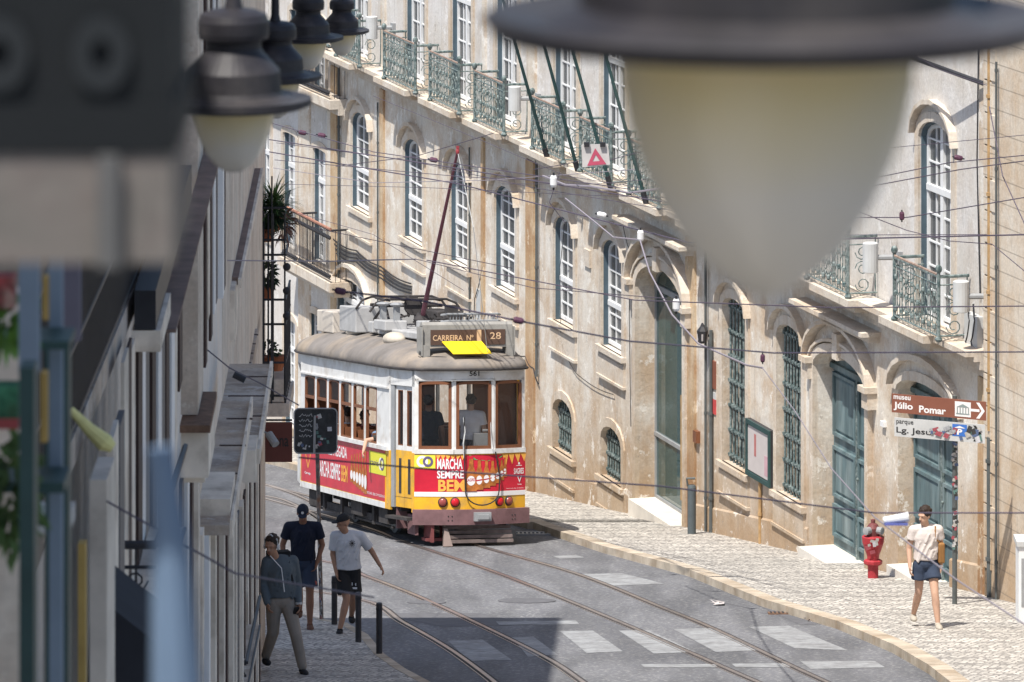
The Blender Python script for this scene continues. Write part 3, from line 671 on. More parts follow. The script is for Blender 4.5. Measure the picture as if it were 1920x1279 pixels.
# white cylinders (floodlights) and boxes on the first floor
CY = [(697, 52, 'light grey cylinder lamp fixed above the farthest balcony in view'), (965, 185, 'light grey cylinder lamp on the wall between balconies left of the flagpoles'), (1632, 483, 'light grey cylinder lamp beside the balcony just right of the big hanging lamp'), (1802, 556, 'light grey cylinder lamp at the right end of the rightmost balcony')]
for px, py, lab in CY:
    u = fr.u(px, .45); c = fr.pt(u, .45, fr.zc(u, py, .45)); t = thing('wall_lamp', c, lab, 'lamp', 'cylinder lamps along the first floor')
    m = MB(); m.lathe(c - V((0, 0, .24)), [(.11, 0), (.125, .01), (.125, .47), (.11, .48)], 16); m.build('lamp_body', M_lgrey, t, smooth=False)
    m = MB(); m.tube([c, fr.pt(u - .1, .0, c.z)], .045, 8); m.fbox(fr, u - .2, u, -.03, .04, c.z - .1, c.z + .1); m.build('bracket', M_grey, t)
# wall bits: plaques, notice case, lantern, meter boxes
def onwall(px0, px1, y0, y1, n0, n1, mt, name, lab, cat='plaque', parent=None):
    u0, u1 = sorted((fr.u(px0, n1), fr.u(px1, n1))); mb = MB(); c = (u0 + u1) / 2
    mb.fbox(fr, u0, u1, n0, n1, fr.zc(c, y1, n1), fr.zc(c, y0, n1)); o = mb.build(name, mt, parent)
    if not parent: tag(o, lab, cat)
    return o, (u0, u1, fr.zc(c, y1, n1), fr.zc(c, y0, n1))
M_brown = mat('brown_sign_face', (.23, .09, .06), .5, var=.06)
o, r_ = onwall(1331, 1340, 676, 728, .0, .03, M_brown, 'wall_plaque', 'small brown plaque on the wall right of the glass door')
onwall(1333, 1341, 735, 748, .0, .02, M_lgrey, 'wall_notice', 'small pale and red notice below the brown plaque by the glass door', 'notice')
onwall(1333.5, 1341, 748, 776, .0, .021, mat('red_notice', (.55, .08, .08), .6), 'wall_notice', 'red lower notice under the plaque right of the glass door', 'notice')
onwall(1299, 1305, 808, 830, .0, .08, M_wood, 'letter_box', 'small brown letter box on the pilaster right of the glass door', 'letter box')
onwall(1094, 1105, 468, 500, .0, .04, trimstone, 'wall_ornament', 'small pale stone ornament between the two windows left of the portal', 'ornament')
onwall(1650, 1656, 790, 800, .0, .06, M_white, 'door_bell', 'small white door bell box between the two teal doors', 'door bell')
onwall(1808, 1832, 590, 650, .0, .12, M_lgrey, 'meter_box', 'pale meter box with cables at the end of the rightmost balcony', 'box')
o, r_ = onwall(893, 908, 545, 600, .0, .02, M_lgrey, 'street_name_plate', 'pale stone tablet with worn lettering on the wall above the tram sign box', 'plaque')
o, (u0, u1, z0, z1) = onwall(1400, 1445, 796, 902, .0, .07, M_iron, 'notice_case', 'dark green framed glass notice case hung between the two barred windows', 'notice case')
o['category'] = 'notice case'
M_paper = mat('poster_paper', (.50, .46, .45), .7, var=.05); M_pink = mat('pink_poster', (.50, .32, .36), .7); M_redp = mat('red_poster', (.42, .16, .15), .7)
m = MB(); m.fbox(fr, u0 + .08, u1 - .08,   .07, .074, z0 + .1, z1 - .1); m.build('backboard', M_paper, o)
m = MB(); c = (u0 + u1) / 2; m.fbox(fr, c + .12, c + .22, .074, .078, z1 - .58, z1 - .2); m.build('poster', M_redp, o)
m = MB(); m.fbox(fr, u0 + .16, u0 + .32, .074, .078, z0 + .16, z0 + .5); m.build('poster', M_pink, o)
m = MB(); B_ = [(u0, z0), (u0, z1), (u1, z1), (u1, z0)]; A_ = [(u0 + .08, z0 + .08), (u0 + .08, z1 - .08), (u1 - .08, z1 - .08), (u1 - .08, z0 + .08)]; m.ring(fr, B_, A_, .07, .10); m.build('frame', M_darkteal, o)
# small black lantern
u = fr.u(1317, .15); c = fr.pt(u, .15, fr.zc(u, 630, .15)); t = thing('wall_lantern', c, 'small black lantern on the wall between the glass door and the first barred window', 'lantern')
m = MB(); m.lathe(c - V((0, 0, .13)), [(.05, 0), (.08, .03), (.10, .22), (.04, .30), (.015, .36)], 6); m.build('lantern_body', M_iron, t)
m = MB(); m.fbox(fr, u - .02, u + .02, 0, .15, c.z - .02, c.z + .02); m.build('bracket', M_iron, t)
m = MB(); m.lathe(c - V((0, 0, .08)), [(.088, 0), (.1, .12)], 4); m.build('pane', M_paper, t)

# ================================================================ farther house (left of the long house)
FF = Frame(*fr.pt(U1 + .05, 0, 0)[:2], -.33, 1, 1)
fr2 = FF; H2 = House(fr2, 'town_house', 'sunlit cream town house beyond the tram roof at the left, with rusty topped balconies', 0)
def op2(pl, pr, yt, yb, rise=.05, n=0):
    a, b = sorted((fr2.u(pl, n), fr2.u(pr, n))); c = (a + b) / 2; zt = fr2.zc(c, yt, n); return dict(a=(a, b, fr2.zc(c, yb, n), zt - rise, rise), d=.3)
h2 = [op2(533, 556, 250, 462), op2(589, 613, 280, 492), op2(545, 570, 20, 160), op2(590, 612, 40, 185), op2(490, 508, 225, 440), op2(580, 606, 590, 760), op2(535, 556, 600, 800)]
H2.wall('wall', plaster, -.2, 30, CZ - 9, 0, h2); 
for i, q in enumerate(h2): H2.window(q['a'], kind='french' if i < 5 else 'french', hood=False, sill=False)
zb2 = fr2.z(616, 548, .5)
m = MB(); u0, u1 = sorted((fr2.u(618, .5), fr2.u(520, .5))); m.fbox(fr2, u0, u1, 0, .5, zb2, zb2 + .2); m.fbox(fr2, u0 + .1, u1 - .1, 0, .36, zb2 - .14, zb2); m.build('balcony_slab', trimstone, H2.t); m = MB()
zu2 = fr2.z(616, 205, .5); m.fbox(fr2, u0, u1 + 3, 0, .5, zu2, zu2 + .2); m.fbox(fr2, u0, u1 + 3, 0, .3, zu2 - .14, zu2); m.build('balcony_slab', trimstone, H2.t)
def rail2(pa, pb, z, mtop):
    a, b = sorted((fr2.u(pa, .5), fr2.u(pb, .5))); mb = railing_mesh(fr2.pt(a, .46, z), fr2.pt(b, .46, z), 1.15, False, .11, .012)
    d = (b - a); k = int(d / .11)
    for i in range(k): 
        for zz in (.14, .98): mb.ball(fr2.pt(a + .11 * (i + .5), .46, z + zz), (.035, .035, .045), a=5, b=4)
    mb.tube([fr2.pt(a, .46, z), fr2.pt(a, 0, z)], .01, 4); mb.tube([fr2.pt(a, .46, z + 1.15), fr2.pt(a, 0, z + 1.15)], .025, 5)
    for q in range(1, 4): mb.tube([fr2.pt(a, .46 - q * .12, z), fr2.pt(a, .46 - q * .12, z + 1.15)], .01, 4)
    r = mb.build('railing', M_iron, H2.t); m = MB(); m.tube([fr2.pt(a - .02, .46, z + 1.18), fr2.pt(b + .02, .46, z + 1.18)], .035, 6); m.build('handrail', mtop, r)
M_rustred = mat('rusty_handrail', (.36, .18, .13), .8, var=.3, scale=8)
rail2(616, 556, zb2 + .2, M_rustred); rail2(554, 524, zb2 + .2, M_rustred); rail2(614, 552, zu2 + .2, M_teal); rail2(548, 500, zu2 + .2, M_teal)
m = MB()
for a, b in ((617, 624), (562, 583), ): q0, q1 = sorted((fr2.u(a), fr2.u(b))); m.fbox(fr2, q0, q1, -.01, .04, G(140), CZ - 9)
m.build('pilaster', limestone, H2.t)
solid(fr2, H2.t, 0, 30, -8, -.5, G(160) - 1, CZ - 9.1, M_dark, 'inner_wall')

# ================================================================ near house at the right edge
n0 = fr.pt(U0 - .05, 0, 0); fr3 = Frame(n0.x - .10, n0.y - .03, .29, -1, -1)
H3 = House(fr3, 'town_house', 'pale stone corner house cut off by the right edge of the picture', 0)
H3.wall('wall', nearstone, 0, 14, CZ - 6, 0, [], zb=lambda u: G(fr3.pt(u, 0, 0).y) - .4)
m = MB(); m.fbox(fr3, -.0, .12, -3, .0, G(84) - .5, CZ - 6); m.build('side_wall', nearstone, H3.t)
m = MB()
for i in range(26): z = G(84) + .5 * i; m.fbox(fr3, .0, .5 if i % 2 else .32, -.01, .02, z + .015, z + .485)
m.build('quoin', nearstone, H3.t)
# ================================================================ the tram
TX, TY = (889 - 960) * 98.9 / F, 98.9
th = math.atan(.285)
ax = V((math.cos(th), math.sin(th), -SL * math.sin(th))).normalized(); ay = V((-math.sin(th), math.cos(th), -SL * math.cos(th)))
az = ax.cross(ay).normalized(); ay = az.cross(ax).normalized()
TM = Matrix(((ax.x, ay.x, az.x, TX), (ax.y, ay.y, az.y, TY), (ax.z, ay.z, az.z, R(TY) + .012), (0, 0, 0, 1)))
tram = thing('tram', None, 'yellow and white electric tram with red beer advertising, climbing the street on its rails', 'tram', M=TM)
M_ty = mat('tram_yellow_paint', (.78, .42, .025), .35, var=.14, scale=2.5, coat=.3, spec=.4, col2=(.55, .33, .08), c2amt=.35, c2scale=3)
M_tw = mat('tram_white_paint', (.70, .70, .69), .45, var=.10, scale=2.5, col2=(.55, .52, .48), c2amt=.35, c2scale=3)
M_tr = mat('advert_red', (.58, .02, .045), .35, var=.14, scale=2.5, coat=.2)
M_roof = mat('tram_roof', (.21, .19, .175), .8, var=.2, scale=1.8, col2=(.34, .28, .22), c2amt=.5, c2scale=1.0)
M_bump = mat('dusty_maroon_bumper', (.19, .105, .11), .7, var=.2, scale=4)
M_under = mat('underframe', (.055, .05, .05), .85, var=.3, scale=6)
M_blk = mat('black_rubber', (.03, .03, .03), .7, var=.1)
M_adw = mat('advert_white', (.78, .76, .76), .5, var=.03); M_ado = mat('advert_orange', (.85, .42, .08), .5, var=.1); M_adg = mat('advert_yellow_green', (.68, .66, .06), .5, var=0)
M_adn = mat('advert_green', (.05, .35, .12), .5, var=.1); M_adp = mat('advert_purple', (.13, .10, .20), .5); M_lens = mat('red_lamp_lens', (.55, .01, .02), .12, spec=.6, var=0); M_lensd = mat('dull_lamp_lens', (.28, .06, .05), .2, spec=.6, var=0)
M_roofbox = mat('roof_box_paint', (.42, .42, .42), .7, var=.15, scale=3)
LB = 6.45
half = [(0, .02), (.36, .03), (1.00, .29), (1.19, 1.30), (1.19, 1.30 + LB), (1.00, LB + 2.3), (.36, LB + 2.56), (0, LB + 2.58)]
outl = [(-x, y) for x, y in half] + [(x, y) for x, y in half[::-1]][1:-1]        # counter from front, left side first
Z0, ZB, ZS, ZW, ZL = .56, .60, 1.62, 2.80, 3.02
def tp(x, y, z): return V((x, y, z))
def seg(i): return outl[i], outl[(i + 1) % len(outl)]
class TFrame:                                       # facade frame on one flat side of the tram
    def __init__(s, a, b):                          # outside is to the left of a->b for our ordering
        s.a = V((a[0], a[1], 0)); s.b = V((b[0], b[1], 0)); s.L = (s.b - s.a).length; s.dv = (s.b - s.a) / s.L; s.nv = V((s.dv.y, -s.dv.x, 0))
        if s.nv.dot((s.a + s.b) / 2 - V((0, LB / 2 + 1.3, 0))) < 0: s.nv = -s.nv
    def pt(s, u, n, z): q = s.a + s.dv * u + s.nv * n; return V((q.x, q.y, z))
NS = len(outl)
def bt(mb, name, mt, parent=tram, smooth=False, label=None): return mb.build(name, mt, parent, M=TM, smooth=smooth, label=label)
def outline_band(z0, z1, o=0, th_=.05, name='panel', mt=None, skip=(), bow=0):
    mb = MB()
    for i in range(NS):
        if i in skip: continue
        a, b = seg(i); f = TFrame(a, b); mb.fbox(f, -.0, f.L, o - th_, o, z0, z1)
    return mb
# windows: list per segment of (u0,u1,zbottom,ztop)
body = MB(); belt = MB(); letter = MB()
S = {}      # segment index -> frame
for i in range(NS): S[i] = TFrame(*seg(i))
# order of outl: 0:(0,.02) 1:(-.36,.03) 2:(-1.0,.29) 3:(-1.19,1.3) 4:(-1.19,1.3+LB) ... 
frames = []
def glazed(i, cuts, z0, z1, rise=.05, post=.05, mt=M_tw):
    """white wall of segment i between z0 and z1 with window openings"""
    f = S[i]; mb = MB(); us = [0]
    prev = 0
    for a, b in cuts: mb.fbox(f, prev, a, -post, 0, z0, z1); prev = b
    mb.fbox(f, prev, f.L, -post, 0, z0, z1)
    return mb
def win(i, a, b, z0, z1, w_=.05, rise=.05, drop=False, parent=tram):
    f = S[i]; uc = (a + b) / 2
    o = arch(a, b, z0, z1 - rise, rise, 6); q = arch(a + w_, b - w_, z0 + w_, z1 - rise, max(.005, rise - w_), 6); fm = MB(); fm.ring(f, o, q, -.045, .006)
    if drop: zm = z0 + (z1 - z0) * .60; fm.fbox(f, a, b, -.045, .008, zm - .02, zm + .03)
    r = bt(fm, 'tram_window', M_wood); g_ = MB()
    g_.add([f.pt(u, -.02, max(z, zm) if drop else z) for u, z in q], [tuple(range(len(q)))]); bt(g_, 'glass', M_tglass, r)
    return r
# ---- front: three facets (left facet = seg 1, centre = seg 0 and last, right facet = NS-2)
cf = TFrame((-.36, .03), (.36, .03)); S['c'] = cf
fl, frt = S[1], S[NS - 2]
fw = MB()
zt_ = 2.86
for f, cuts in ((fl, [(.04, fl.L - .07)]), (cf, [(.04, cf.L - .04)]), (frt, [(.07, frt.L - .04)])):
    p = 0
    for a, b in cuts: fw.fbox(f, p, a, -.06, 0, ZS, zt_); p = b
    fw.fbox(f, p, f.L, -.06, 0, ZS, zt_)
    fw.fbox(f, 0, f.L, -.055, 0, zt_ - .04, ZL + .02)
    fw.fbox(f, -.0, f.L, -.05, .03, ZS - .05, ZS + .03)
bt(fw, 'front_wall', M_tw)
uu = {'l': (1, .04, fl.L - .07), 'c': ('c', .04, cf.L - .04), 'r': (NS - 2, .07, frt.L - .04)}
for k in uu: i, a, b = uu[k]; win(i, a, b, ZS + .03, zt_ - .04, .055, .07)
# rear end and right side (seen from other places only)
rear = MB()
for i in range(NS):
    if i in (4, 5, 6, 7, 8, 9) or i in ():
        pass
for i in [j for j in range(NS) if j not in (0, 1, 2, 3, NS - 1, NS - 2, NS - 3)]:
    f = S[i]
    long_ = f.L > 3; n_ = 6 if long_ else 1; rear.fbox(f, 0, f.L, -.05, 0, ZB, ZS); rear.fbox(f, 0, f.L, -.05, 0, ZW, ZL)
    for k in range(n_ + 1): c = f.L * k / n_; rear.fbox(f, max(0, c - .05), min(f.L, c + .05), -.05, 0, ZS, ZW)
bt(rear, 'rear_wall', M_tw)
i = NS - 3; f = S[i]; m = MB(); m.fbox(f, 0, f.L, -.05, 0, ZB, 1.7); m.fbox(f, 0, f.L, -.05, 0, ZW, ZL); m.fbox(f, 0, .1, -.05, 0, 1.7, ZW); m.fbox(f, f.L - .1, f.L, -.05, 0, 1.7, ZW); bt(m, 'side_door', M_ty)
# ---- left saloon side: seg 3 from front corner (u=0) backwards
f = S[3]; L_ = f.L
pil = .78                                           # white corner pilaster near the door
nW = 6; w0 = pil; w1 = L_ - .25; pw = (w1 - w0) / nW
sd = MB(); cuts = [(w0 + pw * k + .08, w0 + pw * (k + 1) - .08) for k in range(nW)]
zwt = 2.62; p = 0
for a, b in cuts: sd.fbox(f, p, a, -.05, 0, ZS, zwt); p = b
sd.fbox(f, p, L_, -.05, 0, ZS, zwt); sd.fbox(f, 0, L_, -.05, 0, zwt, ZL)
bt(sd, 'side_wall', M_tw)
m = MB(); m.fbox(f, .0, L_, 0, .05, ZS - .05, ZS + .02); m.fbox(f, 0, L_, 0, .03, zwt + .02, zwt + .05); m.fbox(f, 0, L_, 0, .045, ZL - .03, ZL); bt(m, 'belt_rail', M_tw)
for a, b in cuts: win(3, a, b, ZS + .02, zwt, .028, .05, drop=True)
lo = MB(); lo.fbox(f, 0, L_, -.05, 0, Z0, ZS - .05); lo_panel = bt(lo, 'lower_panel', M_ty)
m = MB(); m.fbox(f, .26, L_, 0, .012, Z0, Z0 + .10); bt(m, 'skirt_stripe', M_tw)
# ---- vestibule door section: seg 2 (front corner -> saloon corner)
f2 = S[2]; L2 = f2.L
m = MB(); m.fbox(f2, 0, .10, -.05, 0, Z0, ZL); m.fbox(f2, L2 - .05, L2, -.05, 0, Z0 + .0, ZL); m.fbox(f2, 0, L2, -.05, 0, 2.72, ZL); bt(m, 'door_post', M_tw)
m = MB(); m.fbox(f2, .0, .105, -.05, .004, Z0, ZS - .04); m.fbox(f2, L2 - .06, L2, -.04, .006, Z0, ZS - .04); bt(m, 'door_post', M_ty)
m = MB(); m.fbox(f2, L2 - .18, L2 - .05, -.06, -.01, Z0 + .05, 2.75); bt(m, 'rubber_seal', M_grey)
for k in range(2):
    a = .11 + k * (L2 - .30) / 2; b = a + (L2 - .32) / 2
    m = MB(); m.fbox(f2, a, b, -.09, -.04, Z0 + .06, ZS - .02)
    d = bt(m, 'folding_door', M_ty); m = MB(); m.fbox(f2, a + .13, b - .13, -.045, -.034, Z0 + .3, ZS - .16); bt(m, 'door_slot', M_under, d)
    m = MB(); o_ = [(a, ZS - .02), (a, 2.72), (b, 2.72), (b, ZS - .02)]; q_ = [(a + .07, ZS + .06), (a + .07, 2.64), (b - .07, 2.64), (b - .07, ZS + .06)]; m.ring(f2, o_, q_, -.09, -.04); bt(m, 'door_frame', M_tw, d)
    m = MB(); q_ = [(a + .07, ZS + .06), (a + .07, 2.64), (b - .07, 2.64), (b - .07, ZS + .06)]; o2 = [(a + .09, ZS + .08), (a + .09, 2.62), (b - .09, 2.62), (b - .09, ZS + .08)]; m.ring(f2, q_, o2, -.08, -.045); bt(m, 'window_frame', M_wood, d)
    m = MB(); m.add([f2.pt(u, -.06, z) for u, z in o2], [(0, 1, 2, 3)]); bt(m, 'glass', M_tglass, d)
m = MB(); m.fbox(f2, .1, L2 - .05, -.06, .10, .42, .47); bt(m, 'step_board', M_under)
# ---- rounded front lower panel (apron): path from left corner to right corner
def frontpath(n=28, rnd=.10):
    pts = []
    base = [(-1.0, .29), (-.36, .03), (.36, .03), (1.0, .29)]
    # quadratic smoothing of corners
    for k in range(len(base) - 1):
        for s in range(n): t = s / n; pts.append((base[k][0] + (base[k + 1][0] - base[k][0]) * t, base[k][1] + (base[k + 1][1] - base[k][1]) * t))
    pts.append(base[-1])
    for _ in range(60): pts = [pts[0]] + [((pts[i - 1][0] + pts[i][0] * 2 + pts[i + 1][0]) / 4, (pts[i - 1][1] + pts[i][1] * 2 + pts[i + 1][1]) / 4) for i in range(1, len(pts) - 1)] + [pts[-1]]
    return pts
fp = frontpath(); cum = [0]
for a, b in zip(fp, fp[1:]): cum.append(cum[-1] + math.hypot(b[0] - a[0], b[1] - a[1]))
FL = cum[-1]
def fpt(s, z, o=0):
    s = max(-.02, min(FL + .02, s)); i = 0
    while i < len(cum) - 2 and cum[i + 1] < s: i += 1
    t = (s - cum[i]) / (cum[i + 1] - cum[i]); a, b = fp[i], fp[i + 1]; dx, dy = b[0] - a[0], b[1] - a[1]; l = math.hypot(dx, dy)
    return V((a[0] + dx * t + dy / l * (o + .01), a[1] + dy * t - dx / l * (o + .01), z))
def fband(z0, z1, o0, o1, mt, name, s0=0, s1=None, k=36):
    s1 = FL if s1 is None else s1; mb = MB(); vs = []; fs = []
    for i in range(k + 1):
        s = s0 + (s1 - s0) * i / k; vs += [fpt(s, z0, o1), fpt(s, z1, o1), fpt(s, z1, o0), fpt(s, z0, o0)]
    for i in range(k):
        for j in range(4): fs.append((i * 4 + j, i * 4 + (j + 1) % 4, i * 4 + 4 + (j + 1) % 4, i * 4 + 4 + j))
    fs += [(0, 1, 2, 3), tuple(range(4 * k, 4 * k + 4))]
    mb.add(vs, fs); return bt(mb, name, mt)
fband(.60, ZS - .04, -.05, .0, M_ty, 'front_apron')
fband(.84, .92, 0, .008, M_adw, 'front_stripe')
bump = fband(.36, .62, -.02, .10, M_bump, 'bumper', -.02, FL + .02)
m = MB()
for s_ in (FL * .30, FL * .84):
    for i_ in (-.03, .03):
        for z in (.44, .51): m.ball(fpt(s_ + i_, z, .10), .013, a=6, b=4)
bt(m, 'bolt', M_blk, bump)
m = MB(); m.box(fpt(FL * .555, .50, .12), (.30, .12, .15)); m.box(fpt(FL * .555, .50, .19), (.20, .08, .08)); bt(m, 'coupler', M_grey, bump)
ad = fband(.92, ZS - .07, 0, .006, M_tr, 'advert_panel')
def A(s, z): return fpt(s, z, .011)
def A2(s, z): return fpt(s, z, .014)
def A3(s, z): return fpt(s, z, .017)
zt2 = ZS - .07; zb2_ = .92
m = MB(); m.add([A(.0, 1.32), A(.37, 1.32), A(.37, zt2), A(.0, zt2)], [(0, 1, 2, 3)]); logo = bt(m, 'operator_logo', M_adg, ad)
m = MB(); ringm(m, A2, .14, 1.44, .055, .10); bt(m, 'logo_ring', M_adw, logo)
m = MB(); ringm(m, A3, .24, 1.44, .05, .09); bt(m, 'logo_ring', M_adp, logo)
m = MB(); put_text(m, 'MARCHA', A2, .40, .84, 1.31, 1.49, .03, -.0); put_text(m, 'SEMPRE', A2, .40, .86, 1.15, 1.29, .03); bt(m, 'advert_lettering', M_adw, ad)
m = MB(); put_text(m, 'BEM', A2, .42, .88, .93, 1.13, .03); bt(m, 'advert_lettering', M_ado, ad)
# bunting along the top
m = MB(); 
for k in range(6): s = .38 + k * .085; poly(m, A, [(s, zt2), (s + .085, zt2), (s + .03, zt2 - .09)])
for k in range(4): s = 1.58 + k * .135; poly(m, A, [(s, zt2), (s + .13, zt2), (s + .08, zt2 - .20 + .02 * k)])
bt(m, 'bunting', M_ado, ad)
m = MB(); poly(m, A, [(.95, zt2), (1.62, zt2), (1.55, zt2 - .05), (1.3, zt2 - .11), (1.05, zt2 - .08)]); bt(m, 'garland', M_adn, ad)
# receding row of beer bottles
mo = MB(); mw = MB(); ml = MB(); mt_ = MB()
for k in range(6, -1, -1):
    s = .99 + k * .155 - k * k * .008; sc_ = 1 - .075 * k; zb_ = .93 + .02 * k + .003 * k * k; o = .011 + .0015 * (6 - k)
    fn = lambda a, b, o=o: fpt(a, b, o)
    hw = (.10 if k == 0 else .078) * sc_; H_ = .64 * sc_
    poly(mo, fn, [(s - hw, zb_), (s + hw, zb_), (s + hw, zb_ + .36 * H_), (s + hw * .9, zb_ + .48 * H_), (s + hw * .42, zb_ + .66 * H_), (s + hw * .36, zb_ + .93 * H_), (s - hw * .36, zb_ + .93 * H_), (s - hw * .42, zb_ + .66 * H_), (s - hw * .9, zb_ + .48 * H_), (s - hw, zb_ + .36 * H_)])
    fn2 = lambda a, b, o=o: fpt(a, b, o + .0008)
    disc(mw, fn2, s, zb_ + .28 * H_, hw * .74, 18, H_ * .13)
    poly(mt_, fn2, [(s - hw * .38, zb_ + .86 * H_), (s + hw * .38, zb_ + .86 * H_), (s + hw * .36, zb_ + .95 * H_), (s - hw * .36, zb_ + .95 * H_)])
    fn3 = lambda a, b, o=o: fpt(a, b, o + .0016)
    if k == 0: put_text(ml, 'SAGRES', fn3, s - hw * .9, s + hw * .9, zb_ + .25 * H_, zb_ + .33 * H_, .02, .015)
    else: poly(ml, fn3, [(s - hw * .8, zb_ + .24 * H_), (s + hw * .8, zb_ + .27 * H_), (s + hw * .8, zb_ + .31 * H_), (s - hw * .8, zb_ + .28 * H_)])
bo = bt(mo, 'bottle_row_print', mat('advert_bottle_amber', (.50, .17, .04), .5, var=.35, scale=9), ad); bt(mw, 'bottle_label', M_adw, bo); bt(ml, 'bottle_lettering', mat('advert_lettering_red', (.45, .02, .05), .5), bo); bt(mt_, 'bottle_cap', M_tr, bo)
m = MB(); put_text(m, 'SAGRES', A2, 1.83, 2.05, 1.20, 1.30, .02); poly(m, A2, [(1.90, 1.17), (1.92, 1.17), (1.955, 1.09), (1.99, 1.17), (2.01, 1.17), (1.955, 1.05)]); disc(m, A2, 1.945, 1.38, .022); poly(m, A2, [(1.88, 1.34), (2.01, 1.34), (2.0, 1.35), (1.89, 1.35)]); put_text(m, 'Cerveja', A2, 1.91, 2.0, 1.005, 1.035, .02)
put_text(m, 'SEJA RESPONSAVEL. BEBA COM MODERACAO', A2, 1.66, 2.06, .945, .965); bt(m, 'advert_lettering', M_adw, ad)
# head and tail lamps
for s_, mt_l in ((.50, M_lensd), (.71, M_lens), (1.52, M_lens), (1.72, M_lensd)):
    c = fpt(s_, .745, .0); q = fpt(s_, .745, .05); dn = (q - c).normalized(); Rm = V((0, 0, 1)).rotation_difference(dn).to_matrix()
    m = MB(); m.lathe(c, [(.085, 0), (.085, .02), (.066, .035)], 20, Rm); l = bt(m, 'tail_lamp', M_blk)
    m = MB(); m.lathe(c, [(.070, .02), (.066, .04), (.045, .055), (.004, .062)], 20, Rm); bt(m, 'lens', mt_l, l, smooth=True)
# small number
m = MB(); put_text(m, '561', lambda a, b: cf.pt(a, .004, b), .28, .46, ZL - .115, ZL - .03, .02); bt(m, 'fleet_number', M_blk)
m = MB(); m.fbox(cf, -.66, .72 + .66 - .66, .0, .04, zt_ - .035, zt_ - .02); bt(m, 'rain_strip', M_grey)
# mirror like rope loop and hanging cord on the front
m = MB(); pts = [fpt(.86, 2.2, .05), fpt(.86, 1.6, .06), fpt(.88, .95, .05)] + [fpt(1.18 - .30 * math.cos(math.pi * k / 12), .93 - .24 * math.sin(math.pi * k / 12), .06) for k in range(13)] + [fpt(1.50, 1.15, .05), fpt(1.42, 1.6, .05)]
m.tube(pts, .012, 6); bt(m, 'hanging_cable', M_blk)
m = MB(); m.tube([fpt(.86, 1.5, .05), fpt(.84, 1.75, .07), fpt(.87, 1.95, .06), fpt(.85, 2.2, .04)], .012, 6); bt(m, 'cable_hook', M_lgrey)
m = MB()
for z in (.66, ZS - .12):
    for i in range(24): m.ball(f.pt(.12 + i * .27, .004, z), .010, a=5, b=3)
for q_ in (.24,): m.fbox(f, q_ - .006, q_ + .006, 0, .006, Z0, ZS - .06)
bt(m, 'rivet', M_ty, lo_panel)
# ---- roof
rf = MB(); nz = 9; cen = (0, LB / 2 + 1.3)
def inset(k):
    t = k / (nz - 1); sx = math.cos(t * math.pi / 2); z = ZL + .02 + .46 * math.sin(t * math.pi / 2)
    out = []
    for x, y in outl2:
        yy = y - cen[1]; sy = 1 - .64 * (1 - math.cos(t * math.pi / 2)); out.append(V((x * (.12 + .88 * sx) if k < nz - 1 else x * .12, cen[1] + yy * sy, z)))
    return out
outl2 = []
for i in range(NS):
    a, b = seg(i); n = 6 if math.hypot(b[0] - a[0], b[1] - a[1]) < 3 else 16
    for k in range(n): t = k / n; outl2.append((a[0] + (b[0] - a[0]) * t, a[1] + (b[1] - a[1]) * t))
ov = []
for _ in range(3): outl2 = [((outl2[i - 1][0] + 2 * outl2[i][0] + outl2[(i + 1) % len(outl2)][0]) / 4, (outl2[i - 1][1] + 2 * outl2[i][1] + outl2[(i + 1) % len(outl2)][1]) / 4) for i in range(len(outl2))]
outl2 = [(x * 1.055, cen[1] + (y - cen[1]) * 1.018) for x, y in outl2]
n = len(outl2); vs = []; fs = []
vs += [V((x * .98, cen[1] + (y - cen[1]) * .99, ZL - .03)) for x, y in outl2]
for k in range(nz): vs += inset(k)
for k in range(nz):
    for i in range(n): j = (i + 1) % n; fs.append((k * n + i, k * n + j, (k + 1) * n + j, (k + 1) * n + i))
fs.append(tuple(range(nz * n, (nz + 1) * n))); fs.append(tuple(range(n))[::-1])
rf.add(vs, fs); roof = bt(rf, 'roof', M_roof, smooth=True)
def rz(x, y):       # roof height
    ex = min(1, abs(x) / 1.2); a = math.acos(max(0, min(1, (ex - .12) / .88))) if ex > .12 else math.pi / 2; zz = ZL + .02 + .46 * math.sin(a)
    e = min(1, max(0, min(y, LB + 2.6 - y) / 2.0)); return ZL + .02 + (zz - ZL - .02) * math.sin(e * math.pi / 2)
m = MB()
for yy in (1.5, 3.6, 5.7, 7.4): m.tube([V((x_ / 10 * 1.16, yy, rz(x_ / 10 * 1.16, yy) + .004)) for x_ in range(-10, 11)], .008, 4)
bt(m, 'roof_seam', M_roof, roof)
m = MB(); m.tube([V((x * 1.004, cen[1] + (y - cen[1]) * 1.002, ZL + .0)) for x, y in outl2], .022, 6, closed=True); bt(m, 'gutter', M_under, roof)
m = MB()
for s0, s1 in ((.02, .72), (.78, 1.42), (1.50, 2.1)):
    q = []
    for k in range(9):
        s = s0 + (s1 - s0) * k / 8; b = fpt(s, 0, -.13); q.append(V((b.x * .97, b.y + .05, ZL + .17 + .035 * math.sin(math.pi * k / 8))))
    m.tube(q, .017, 5)
q = [V((-1.14 + .12 * k, .95 - .17 * k, ZL + .30 - .03 * k)) for k in range(2)]
m.tube([V((-1.07, 1.2, ZL + .20)), V((-.90, .62, ZL + .22)), V((-.86, .40, ZL + .19))], .017, 5); bt(m, 'drip_rail', M_under, roof)
for x, y in ((-.72, 2.7), (-.62, 5.8), (.7, 2.7), (.7, 5.8)):
    m = MB(); m.ball((x, y, rz(x, y) + .02), (.20, .42, .13), a=14, b=8); bt(m, 'roof_vent', mat('roof_vent_paint', (.50, .45, .38), .8, var=.15) if x == -.72 and y == 2.7 else bpy.data.materials['roof_vent_paint'], roof, smooth=True)
